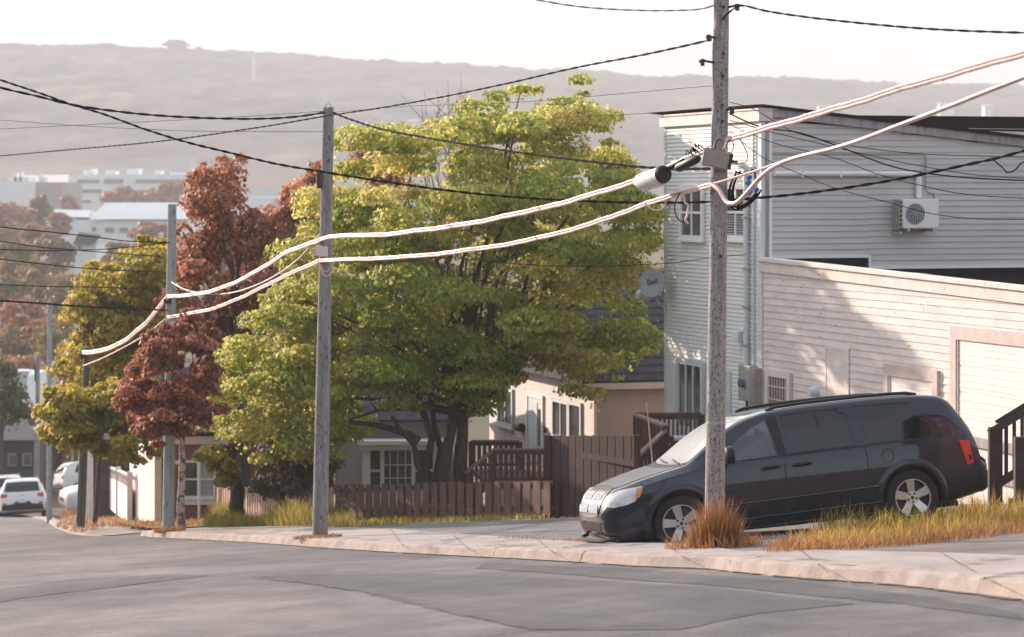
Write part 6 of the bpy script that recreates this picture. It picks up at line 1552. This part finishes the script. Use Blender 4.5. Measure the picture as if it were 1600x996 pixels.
r2 = Vector((P(284, 0, 55.6).x, 55.6, G(P(284, 0, 55.6).x, 55.6)))
tree('copper_maple', 'rounded low copper maple with a mottled pale trunk in front of the red house', 'tree', r2, q(286, 640, 54.8), round_red, 54.0, 1.7, 110, (6, 27), 150, .115, 'leaf_red', M['bark_pale'], 13, .075, 14, inner=700)
yel = [(90, 610), (95, 545), (118, 520), (100, 490), (120, 455), (128, 405), (160, 388), (200, 378), (232, 362), (260, 372), (280, 420), (278, 520), (240, 570), (225, 610), (160, 640)]
yel2 = [(64, 640), (75, 590), (98, 596), (125, 604), (160, 590), (195, 590), (215, 615), (235, 680), (258, 716), (215, 730), (165, 722), (130, 705), (100, 710), (75, 690)]
y1 = Vector((P(148, 0, 71).x, 71, G(P(148, 0, 71).x, 71)))
tree('maple_tree', 'tall yellow-green maple at the side lane, left of the bluish grey pole', 'tree', y1, q(165, 600, 70), yel, 69, 2.2, 100, (12, 38), 200, .14, 'leaf_olive', M['bark'], 14, .06, 12, inner=3500)
y2 = Vector((P(128, 0, 67.5).x, 67.5, G(P(128, 0, 67.5).x, 67.5)))
tree('maple_tree', 'low yellow-green tree whose leaves hide the middle of the dark corner pole', 'tree', y2, q(135, 650, 66), yel2, 62.4, 1.6, 75, (12, 34), 200, .14, 'leaf_olive', M['bark'], 34, .06, 10, inner=1500)
# small yellow-green shrub and lilac behind the pale picket fence
s1_ = Vector((P(372, 0, 61).x, 61, G(P(372, 0, 61).x, 61)))
tree('sapling', 'small yellow-green branchy tree left of the lilac', 'tree', s1_, q(365, 690, 60.5), [(298, 705), (330, 694), (352, 700), (365, 720), (372, 745), (360, 765), (335, 758), (325, 730), (302, 728)], 60, .8, 40, (5, 15), 70, .13, 'leaf_olive', M['bark'], 15, .16, 6, inner=300)
l1 = Vector((P(440, 0, 60.5).x, 60.5, G(P(440, 0, 60.5).x, 60.5)))
tree('lilac_bush', 'purple-tinged lilac bush behind the pale picket fence', 'bush', l1, q(440, 750, 60.5), [(388, 770), (385, 720), (400, 660), (440, 640), (500, 640), (530, 660), (525, 740), (510, 775), (440, 792)], 60.2, 1.3, 75, (14, 26), 150, .11, 'leaf_lilac', M['bark'], 16, .10, 12, inner=2500)
dk_t = Vector((P(520, 0, 60).x, 60, G(P(520, 0, 60).x, 60)))
# bare twigs above the maple
bw_ = thing('bare_tree', 'leafless twiggy treetop showing above the maple against the hazy hill', 'tree', Vector((P(700, 0, 70).x, 70, G(P(700, 0, 70).x, 70))))
rg = np.random.default_rng(3); mb = MB(); root = P(700, 420, 70)
mb.tube([Vector(bw_.location), root], [.16, .1], 8); mb.build('trunk', M['bark'], bw_, smooth=True); mb = MB()
for i in range(26):
    e = P(rg.uniform(655, 745), rg.uniform(112, 230), 70+rg.uniform(-1, 1)); m_ = root.lerp(e, .55)+Vector((rg.normal(0, .2), 0, rg.normal(0, .1)))
    mb.tube([root, m_, e], [.04, .011, .004], 5)
    for k in range(3):
        e2 = m_.lerp(e, rg.uniform(.1, .8)); mb.tube([e2, e2+Vector((rg.normal(0, .35), 0, rg.uniform(.2, .7)))], [.009, .004], 4)
mb.build('twigs', M['bark'], bw_, smooth=True)

# ------------------------------------------------------------------ grass
def scatter(poly_px, n, seed):
    pts = [hit(x, y)[:2] for x, y in poly_px]; rg = np.random.default_rng(seed); P_ = np.array([tuple(p) for p in pts]); lo, hi = P_.min(0), P_.max(0); out = []
    while len(out) < n:
        x = rg.uniform(lo[0], hi[0], 400); y = rg.uniform(lo[1], hi[1], 400); ok = inside(P_, x, y)
        out += [(a, b, G(a, b)-.02) for a, b in zip(x[ok], y[ok])]
    return np.array(out[:n])
b0 = np.array(bA); rg = np.random.default_rng(5); a = rg.uniform(0, 6.28, 1500); rr = .04+.27*rg.random(1500)
pts = np.stack([b0[0]+rr*np.cos(a)*1.05, b0[1]+rr*np.sin(a)-.22, np.full(1500, 0.)], 1); pts[:, 2] = [G(x, y)-.02 for x, y, _ in pts]
grass('dry_grass', 'rusty dry grass tuft round the foot of the front pole', 'grass', pts, .52, M['grass_dry'], 6, wdt=.008, lean=.24, kind=None, centre=b0, hmod=lambda p: 1.1-.55*(np.hypot(p[:, 0]-b0[0], p[:, 1]-b0[1]+.22)/.31)**2)
a = rg.uniform(0, 6.28, 700); rr = .2+.35*rg.random(700)
p2_ = np.stack([b0[0]+rr*np.cos(a)*1.1, b0[1]+rr*np.sin(a)*1.2-.25, np.full(700, 0.)], 1); p2_[:, 2] = [G(x, y)-.01 for x, y, _ in p2_]
grass('grass_fringe', 'low straggling dry grass round the rusty tuft at the front pole', 'grass', p2_, .17, M['grass_dry'], 61, wdt=.008, lean=.7, kind=None)
def mound(pts, poly_px, h):
    return pts
pts = scatter([(1205, 860), (1300, 856), (1420, 849), (1500, 838), (1600, 826), (1750, 812), (1750, 792), (1600, 795), (1500, 800), (1400, 806), (1300, 822), (1240, 842)], 7500, 7)
grass('verge_grass', 'tall yellow grass strip between the driveway and the minivan', 'grass', pts, .30, M['grass_mix'], 8, wdt=.009, lean=.4, hmod=lambda p: np.clip(.72+.3*np.sin(p[:, 0]*3.1+p[:, 1])+.25*np.sin(p[:, 0]*7.7+2*p[:, 1]), .3, 1.3)*np.clip((p[:, 0]-2.6)/1.2, .35, 1))
mb = MB(); 
sheet('verge', [hit(x, y)[:2] for x, y in [(1210, 860), (1300, 855), (1420, 848), (1500, 837), (1600, 825), (1760, 812), (1760, 792), (1600, 796), (1500, 801), (1400, 808), (1300, 825), (1240, 845)]], M['lawn_soil'], .002, 'grassy verge beside the driveway ramp', seg=.4, jit=.05)
pts = scatter([(1190, 864), (1300, 860), (1430, 852), (1520, 842), (1650, 826), (1650, 818), (1500, 832), (1400, 844), (1260, 852), (1215, 850)], 2600, 71)
grass('verge_fringe', 'ragged orange fringe of dry grass along the front of the verge', 'grass', pts, .16, M['grass_dry'], 72, wdt=.009, lean=.7)
pts = scatter([(318, 824), (400, 822.5), (490, 822.5), (560, 818), (520, 812.5), (430, 811.5), (338, 812)], 9000, 9)
hfac = 1
grass('tall_grass', 'high green-yellow grass in front of the pale picket fence', 'grass', pts, .46, M['grass_green'], 10, wdt=.014, lean=.4, hmod=lambda p: np.clip(.75+.3*np.sin(p[:, 0]*2.3)+.2*np.sin(p[:, 0]*6.1+p[:, 1]), .3, 1.2))
pts = scatter([(500, 824), (640, 818), (760, 813.5), (860, 810.5), (860, 808.8), (700, 811), (525, 814.5)], 2200, 11)
grass('fence_grass', 'short grass along the foot of the brown picket fence', 'grass', pts, .12, M['grass_green'], 12, wdt=.018)
pts = scatter([(540, 812), (700, 810), (720, 800), (700, 794), (560, 795)], 3500, 21)
grass('yard_grass', 'sunny grass of the yard behind the brown picket fence', 'grass', pts, .30, M['grass_green'], 22, wdt=.025)
pts = scatter([(85, 822), (118, 834), (165, 822), (240, 826), (340, 822), (330, 814), (240, 806), (200, 800), (170, 785), (135, 790), (100, 802)], 7000, 13)
grass('corner_grass', 'dry orange grass on the corner by the white fence', 'grass', pts, .12, M['grass_dry'], 14, wdt=.02, lean=.6)
sheet('verge', [hit(x, y)[:2] for x, y in [(150, 806), (185, 818), (240, 826), (345, 822), (338, 813), (240, 806), (200, 798), (170, 786)]], M['lawn_soil'], .003, 'dry lawn on the corner of the lane', seg=.8, jit=.1)
for i, (px, py, lab, n, h, mm, rad) in enumerate([(497, 840, 'dry leaves and grass at the foot of the middle pole', 700, .06, 'grass_dry', .40), (264, 831, 'dry grass at the foot of the bluish grey pole', 400, .12, 'grass_dry', .3)]):
    c = hit(px, py); rg = np.random.default_rng(40+i); a = rg.uniform(0, 6.28, n); r_ = rad*np.sqrt(rg.random(n)); pts = np.stack([c.x+r_*np.cos(a), c.y+r_*np.sin(a)*1.5, np.zeros(n)], 1); pts[:, 2] = [G(x, y)-.01 for x, y, _ in pts]
    grass('dry_grass', lab, 'grass', pts, h, M[mm], 50+i, wdt=.02, lean=.7, kind=None)
pts = scatter([(770, 842), (900, 846), (1000, 848), (1000, 845), (900, 843), (790, 839)], 500, 15)
grass('weeds', 'sparse dry weeds along the back of the pavement', 'grass', pts, .05, M['grass_dry'], 16, wdt=.012)

# ------------------------------------------------------------------ town in the valley and background trees
def far_tree(label, px, py, rx, ry, Y, lm, seed, n=26, per=60, leaf=None, group='hazy trees in the valley', cat='tree', name='background_tree'):
    rg = np.random.default_rng(seed); ang = np.linspace(0, 2*np.pi, 15)[:-1]
    poly = [(px+rx*math.cos(a)*rg.uniform(.82, 1.12), py+ry*math.sin(a)*rg.uniform(.82, 1.12)) for a in ang]
    x = P(px, py, Y).x; base = Vector((x, Y, min(G(x, Y), P(px, py+ry*1.1, Y).z)))
    leaf = leaf or 7.5/F*Y
    return tree(name, label, cat, base, P(px, py+ry*.5, Y), poly, Y, rx/F*Y*.8, n, (min(rx, ry)*.24, min(rx, ry)*.46), per, leaf, lm, M['bark_far'], seed, max(.12, rx/F*Y*.05), 5, group=group, inner=n*per//4)
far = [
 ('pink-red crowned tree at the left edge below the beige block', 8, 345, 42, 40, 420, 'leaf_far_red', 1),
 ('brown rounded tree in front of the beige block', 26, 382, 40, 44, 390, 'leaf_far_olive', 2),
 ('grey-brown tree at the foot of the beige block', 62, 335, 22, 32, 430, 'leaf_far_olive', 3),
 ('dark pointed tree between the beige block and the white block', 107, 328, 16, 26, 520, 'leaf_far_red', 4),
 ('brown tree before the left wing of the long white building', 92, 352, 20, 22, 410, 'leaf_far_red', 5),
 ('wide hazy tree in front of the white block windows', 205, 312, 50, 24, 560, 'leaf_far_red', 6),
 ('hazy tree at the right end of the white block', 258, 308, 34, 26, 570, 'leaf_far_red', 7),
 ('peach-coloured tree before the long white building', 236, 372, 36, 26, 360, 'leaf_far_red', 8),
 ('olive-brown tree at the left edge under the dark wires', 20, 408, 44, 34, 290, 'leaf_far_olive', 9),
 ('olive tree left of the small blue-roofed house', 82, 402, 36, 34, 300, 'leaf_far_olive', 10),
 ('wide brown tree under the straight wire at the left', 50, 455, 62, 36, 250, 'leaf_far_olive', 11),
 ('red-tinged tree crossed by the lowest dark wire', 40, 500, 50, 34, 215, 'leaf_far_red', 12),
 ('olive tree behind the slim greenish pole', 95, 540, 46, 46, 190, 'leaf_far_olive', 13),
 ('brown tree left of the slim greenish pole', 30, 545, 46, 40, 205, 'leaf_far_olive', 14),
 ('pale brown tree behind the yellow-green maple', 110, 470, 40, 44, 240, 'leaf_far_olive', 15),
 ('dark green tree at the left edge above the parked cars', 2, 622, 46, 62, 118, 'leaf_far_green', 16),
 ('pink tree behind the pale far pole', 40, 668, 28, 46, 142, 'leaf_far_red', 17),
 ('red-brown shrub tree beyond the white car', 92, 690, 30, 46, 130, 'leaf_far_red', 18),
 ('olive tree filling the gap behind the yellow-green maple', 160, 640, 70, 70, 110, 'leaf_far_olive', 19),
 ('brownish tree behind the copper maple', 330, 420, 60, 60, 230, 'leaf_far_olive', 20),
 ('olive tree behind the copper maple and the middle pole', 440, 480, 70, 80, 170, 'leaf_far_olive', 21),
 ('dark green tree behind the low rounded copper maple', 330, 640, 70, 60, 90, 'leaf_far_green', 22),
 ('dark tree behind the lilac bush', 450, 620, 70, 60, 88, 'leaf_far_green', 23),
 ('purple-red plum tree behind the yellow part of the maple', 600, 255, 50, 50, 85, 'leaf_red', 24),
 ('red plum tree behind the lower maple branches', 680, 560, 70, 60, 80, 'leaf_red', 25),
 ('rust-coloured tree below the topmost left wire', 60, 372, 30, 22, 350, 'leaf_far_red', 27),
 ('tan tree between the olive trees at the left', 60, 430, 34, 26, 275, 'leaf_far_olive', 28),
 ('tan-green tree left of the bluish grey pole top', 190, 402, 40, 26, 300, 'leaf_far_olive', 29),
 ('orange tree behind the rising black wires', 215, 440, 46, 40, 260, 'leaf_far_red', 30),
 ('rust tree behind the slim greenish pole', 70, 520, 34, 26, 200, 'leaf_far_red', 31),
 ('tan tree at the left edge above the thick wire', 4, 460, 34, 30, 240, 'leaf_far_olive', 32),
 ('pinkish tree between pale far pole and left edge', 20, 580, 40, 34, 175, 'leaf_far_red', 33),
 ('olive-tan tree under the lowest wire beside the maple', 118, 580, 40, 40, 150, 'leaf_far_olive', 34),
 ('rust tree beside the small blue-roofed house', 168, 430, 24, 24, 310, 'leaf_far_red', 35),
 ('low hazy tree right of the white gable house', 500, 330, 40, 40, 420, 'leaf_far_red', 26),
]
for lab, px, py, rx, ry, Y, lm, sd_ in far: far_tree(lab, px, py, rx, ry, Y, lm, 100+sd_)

def block(mb, px0, px1, py0, py1, Y, depth, yaw=0.0):
    a, b = P(px0, py1, Y), P(px1, py1, Y); z1 = P(0, py0, Y).z; d = Vector((math.sin(yaw), math.cos(yaw), 0))*depth; z0 = min(a.z, G(a.x, Y)-2)
    mb.hexa([Vector((a.x, a.y, z0)), Vector((b.x, b.y, z0)), Vector((b.x, b.y, z0))+d, Vector((a.x, a.y, z0))+d, Vector((a.x, a.y, z1)), Vector((b.x, b.y, z1)), Vector((b.x, b.y, z1))+d, Vector((a.x, a.y, z1))+d])
    return a, b, z0, z1
def band(mb, px0, px1, py0, py1, Y, o=.35):
    a, b = P(px0, py1, Y), P(px1, py0, Y); mb.box(a.x, b.x, Y-o, Y-.002, a.z, b.z)
w1 = thing('institution_block', 'large hazy white block with dark window bands in the valley', 'building', P(200, 360, 700))
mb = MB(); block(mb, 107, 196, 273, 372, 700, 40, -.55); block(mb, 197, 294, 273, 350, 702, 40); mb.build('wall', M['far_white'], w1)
for x0, x1, y0, y1 in [(121, 155, 281, 286), (124, 159, 296, 301), (127, 142, 313, 317), (163, 192, 280, 287), (212, 292, 281, 286), (212, 240, 297, 302)]:
    mb = MB(); band(mb, x0, x1, y0, y1, 700 if x0 < 197 else 702); mb.build('window', M['far_window'], w1)
mb = MB()
for x, wd, h in [(135, 9, 6), (143, 5, 9), (172, 14, 6), (207, 18, 9), (246, 8, 6), (276, 22, 3)]: block(mb, x-wd/2, x+wd/2, 273-h, 273.2, 706, 8)
mb.build('roof_unit', M['far_white'], w1)
w2 = thing('beige_block', 'beige windowless block at the left edge of the valley', 'building', P(50, 340, 640))
mb = MB(); block(mb, -60, 53, 286, 345, 640, 40); block(mb, 53.5, 97, 285, 345, 642, 30); mb.build('wall', M['far_beige'], w2)
mb = MB(); block(mb, -60, 54, 284, 289, 639, 1); mb.build('parapet', M['far_white'], w2)
mb = MB(); block(mb, 12, 44, 277, 284, 650, 10); block(mb, 22, 26, 271, 277, 650, 3); block(mb, 30, 34, 269, 277, 650, 3); block(mb, 60, 64, 272, 285, 650, 3); block(mb, 66, 71, 277, 285, 650, 3); mb.build('roof_unit', M['far_white'], w2)
mb = MB(); band(mb, 3, 9, 291, 297, 640); mb.build('window', M['far_window'], w2)
w3 = thing('long_hall', 'long white hall with a pale blue roof in the valley', 'building', P(200, 365, 480))
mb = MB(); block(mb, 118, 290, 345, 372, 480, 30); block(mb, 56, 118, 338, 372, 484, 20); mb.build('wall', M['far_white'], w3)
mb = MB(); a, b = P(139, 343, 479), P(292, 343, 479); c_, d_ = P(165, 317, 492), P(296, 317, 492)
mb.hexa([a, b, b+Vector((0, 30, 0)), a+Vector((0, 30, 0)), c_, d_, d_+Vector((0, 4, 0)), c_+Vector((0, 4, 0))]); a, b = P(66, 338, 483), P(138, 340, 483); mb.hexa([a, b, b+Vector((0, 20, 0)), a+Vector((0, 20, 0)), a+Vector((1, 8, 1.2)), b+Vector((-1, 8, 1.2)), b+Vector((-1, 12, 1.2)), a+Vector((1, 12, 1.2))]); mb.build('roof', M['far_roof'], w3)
for x0, x1, y0, y1 in [(60, 69, 343, 351), (144, 150, 355, 362), (165, 178, 356, 363), (187, 200, 356, 363), (208, 222, 356, 363)]:
    mb = MB(); band(mb, x0, x1, y0, y1, 480 if x0 > 118 else 484); mb.build('window', M['far_window'], w3)
w4 = thing('small_house', 'small house with a slate blue roof below the long hall', 'house', P(135, 425, 320))
mb = MB(); block(mb, 116, 150, 383, 432, 320, 9); mb.prism([P(116, 383, 320), P(150, 383, 320), P(156, 368, 320)], (0, 9, 0)); mb.build('wall', M['far_white'], w4)
mb = MB(); a, b, c_ = P(112, 381, 319), P(157, 367, 319), P(126, 366, 329); mb.hexa([P(113, 382, 319), P(146, 382, 319), P(158, 368, 319), P(122, 364, 319), P(113, 380, 328), P(146, 380, 328), P(158, 365, 328), P(122, 361, 328)]); mb.build('roof', M['far_dark'], w4)
mb = MB(); band(mb, 122, 127, 384, 390, 320); mb.build('window', M['far_window'], w4)
w5 = thing('gable_house', 'white gabled house glimpsed between the copper maple branches', 'house', P(460, 370, 420))
mb = MB(); block(mb, 412, 452, 335, 420, 420, 12); mb.prism([P(412, 335, 420), P(452, 335, 420), P(430, 312, 420)], (0, 12, 0)); mb.build('wall', M['far_white'], w5)
mb = MB(); mb.hexa([P(452, 336, 419), P(456, 336, 419), P(456, 336, 433), P(452, 336, 433), P(428, 311, 419), P(432, 309, 419), P(432, 309, 433), P(428, 311, 433)]); mb.build('roof', M['far_roof'], w5)
w6 = thing('flat_hall', 'pale flat-roofed hall behind the copper maple', 'building', P(400, 320, 600)); mb = MB(); block(mb, 360, 430, 294, 330, 600, 25); mb.build('wall', M['far_roof'], w6); mb = MB(); block(mb, 280, 440, 308, 345, 560, 20); mb.build('annex', M['far_white'], w6)
w7 = thing('far_shed', 'tiny pale roof low on the wooded ridge', 'building', P(285, 252, 1210)); mb = MB(); block(mb, 270, 298, 245, 255, 1210, 20); mb.build('wall', M['far_roof'], w7)
w8 = thing('roof_at_left', 'pale sloping roof among the trees at the left edge', 'house', P(25, 600, 165)); mb = MB(); block(mb, 8, 42, 590, 640, 166, 7); mb.build('wall', M['far_white'], w8); mb = MB(); mb.hexa([P(6, 598, 165), P(40, 603, 165), P(46, 580, 165), P(12, 580, 165), P(6, 597, 172), P(40, 602, 172), P(46, 577, 172), P(12, 577, 172)]); mb.build('roof', M['far_roof'], w8)
w9 = thing('dark_house', 'dark house with pale window frames behind the parked cars at the left', 'house', P(25, 760, 125)); mb = MB(); block(mb, -70, 52, 690, 790, 125, 8); mb.build('wall', M['far_house'], w9)
for x0, x1 in [(13, 27), (36, 49)]:
    mb = MB(); band(mb, x0, x1, 708, 728, 125, .2); o = mb.build('window_frame', M['metal_grey'], w9); mb = MB(); band(mb, x0+2, x1-2, 711, 726, 124.79, .05); mb.build('pane', M['window_glass'], o)
mb = MB(); mb.hexa([P(-75, 690, 124), P(56, 690, 124), P(56, 690, 134), P(-75, 690, 134), P(-75, 688, 124), P(56, 688, 124), P(40, 650, 129), P(-75, 650, 129)]); mb.build('roof', M['shingle_dark'], w9)
tw = MB(); b_, t_ = P(397, 150, 1800), P(397, 88, 1800); tw.tube([b_-Vector((0, 0, 20)), t_], [1.3, .9], 8); tag(tw.build('radio_mast', M['far_white'], smooth=True), 'slender white mast standing on the hazy ridge', 'mast')
hut = thing('hilltop_hut', 'low flared building on top of the ridge at the left', 'building', P(276, 80, 2040)); mb = MB(); a = P(276, 73, 2040); mb.box(a.x-7, a.x+7, 2036, 2048, a.z-9, a.z+1); mb.build('wall', M['far_dark'], hut)
mb = MB(); mb.hexa([a+Vector(v) for v in [(-12, -6, 1), (11, -6, 1), (11, 9, 1), (-12, 9, 1), (-5, -3, 5.5), (5, -3, 5), (5, 6, 5), (-5, 6, 5.5)]]); mb.build('roof', M['far_dark'], hut)
for i, (px, py, wd, h, Y, lab) in enumerate([(1290, 171, 20, 7, 1500, 'tiny white building on the ridge at the right'), (1480, 168, 22, 10, 1520, 'tiny boxy building on the ridge near the right edge'), (1545, 170, 12, 8, 1480, 'tiny pale house on the ridge beside the boxy building'), (645, 195, 16, 10, 1350, 'tiny pale house on the ridge left of the maple top')]):
    t = thing('ridge_house', lab, 'house', P(px, py+h, Y)); mb = MB(); block(mb, px-wd/2, px+wd/2, py-h/2, py+h, Y, 10); mb.build('wall', M['far_white'], t)
    mb = MB(); a, b = P(px-wd/2-1, py-h/2, Y-1), P(px+wd/2+1, py-h/2, Y-1); mb.hexa([a, b, b+Vector((0, 12, 0)), a+Vector((0, 12, 0)), a+Vector((0, 4, 1.0)), b+Vector((0, 4, 1.0)), b+Vector((0, 8, 1.0)), a+Vector((0, 8, 1.0))]); mb.build('roof', M['far_roof'], t)

# ------------------------------------------------------------------ haze
hm = bpy.data.materials.new('haze'); hm.use_nodes = True; t = hm.node_tree; t.nodes.clear()
oo = t.nodes.new('ShaderNodeOutputMaterial'); pv = t.nodes.new('ShaderNodeVolumePrincipled')
pv.inputs['Color'].default_value = (.555, .58, .605, 1); pv.inputs['Density'].default_value = HAZE; pv.inputs['Anisotropy'].default_value = 0
t.links.new(pv.outputs[0], oo.inputs['Volume'])
mb = MB(); mb.box(-960, 960, -80, 2700, -36, 150); tag(mb.build('haze', hm), 'pale warm haze filling the valley', None, None, 'stuff')
# ------------------------------------------------------------------ the houses round the camera (they shade the street and show in the van's windows)
def street_house(label, cx, cy, yaw, wd, dp, hgt, wm, wins=3, roof_h=2.6):
    t = thing('street_house', label, 'house', gz(cx, cy), 'houses on the near side of the street')
    c = Vector((cx, cy, 0)); d = Vector((math.cos(yaw), math.sin(yaw), 0)); n = Vector((d.y, -d.x, 0))   # n: front
    z0 = min(G(cx+a, cy+b) for a in (-6, 6) for b in (-6, 6))-.6; z1 = G(cx, cy)+hgt
    fr = Fr((c-d*wd/2+n*dp/2)[:2], d[:2]); fr.n = n
    mb = MB(); cs = [c-d*wd/2-n*dp/2, c+d*wd/2-n*dp/2, c+d*wd/2+n*(dp/2-.02), c-d*wd/2+n*(dp/2-.02)]
    mb.hexa([Vector((q.x, q.y, z0)) for q in cs]+[Vector((q.x, q.y, z1)) for q in cs]); mb.build('wall', wm, t)
    mb = MB(); fr.clap(mb, 0, wd, z0, z1, .16, .016); mb.build('front_wall', wm, t)
    ov = .4; e = [c-d*(wd/2+ov)+n*(dp/2+ov), c+d*(wd/2+ov)+n*(dp/2+ov), c+d*(wd/2+ov)-n*(dp/2+ov), c-d*(wd/2+ov)-n*(dp/2+ov)]
    r1, r2 = c-d*(wd/2+ov), c+d*(wd/2+ov); Z = lambda q, z: Vector((q.x, q.y, z))
    mb = MB(); mb.add([Z(e[0], z1), Z(e[1], z1), Z(e[2], z1), Z(e[3], z1), Z(r1, z1+roof_h), Z(r2, z1+roof_h)], [(0, 1, 5, 4), (2, 3, 4, 5), (1, 2, 5), (3, 0, 4), (3, 2, 1, 0)]); mb.build('roof', M['shingle_dark'], t)
    for fl in range(2):
        zz = z1-2.0-fl*2.9
        for i in range(wins):
            u = wd*(i+.5)/wins; window(fr, t, u-.45, u+.45, zz, zz+1.2, M['white_paint'], M['window_glass'], .1, (.5,), (.5,))
    return t
ya = math.atan2(-.91, .41)
street_house('brown house uphill of the minivan, mirrored in its rear window', 19.6, 20.5, R(-153), 9, 9, 10.2, M['siding_beige_brown'] if 'siding_beige_brown' in M else M['siding_red'])
street_house('tall house at the left of the street, shading the asphalt', -23.5, 46, R(110), 13, 9, 6.2, M['siding_house_grey'], 4)
street_house('house behind the viewpoint on the low side of the street', -9, -6, R(112), 14, 9, 7.5, M['brown_wall'], 4)
street_house('house further uphill behind the viewpoint', 4, -30, R(140), 22, 9, 8, M['siding_red'], 6)
street_house('red house at the left of the street beside the viewpoint', -14.5, 15, R(110), 13, 9, 7.5, M['siding_red'], 4)
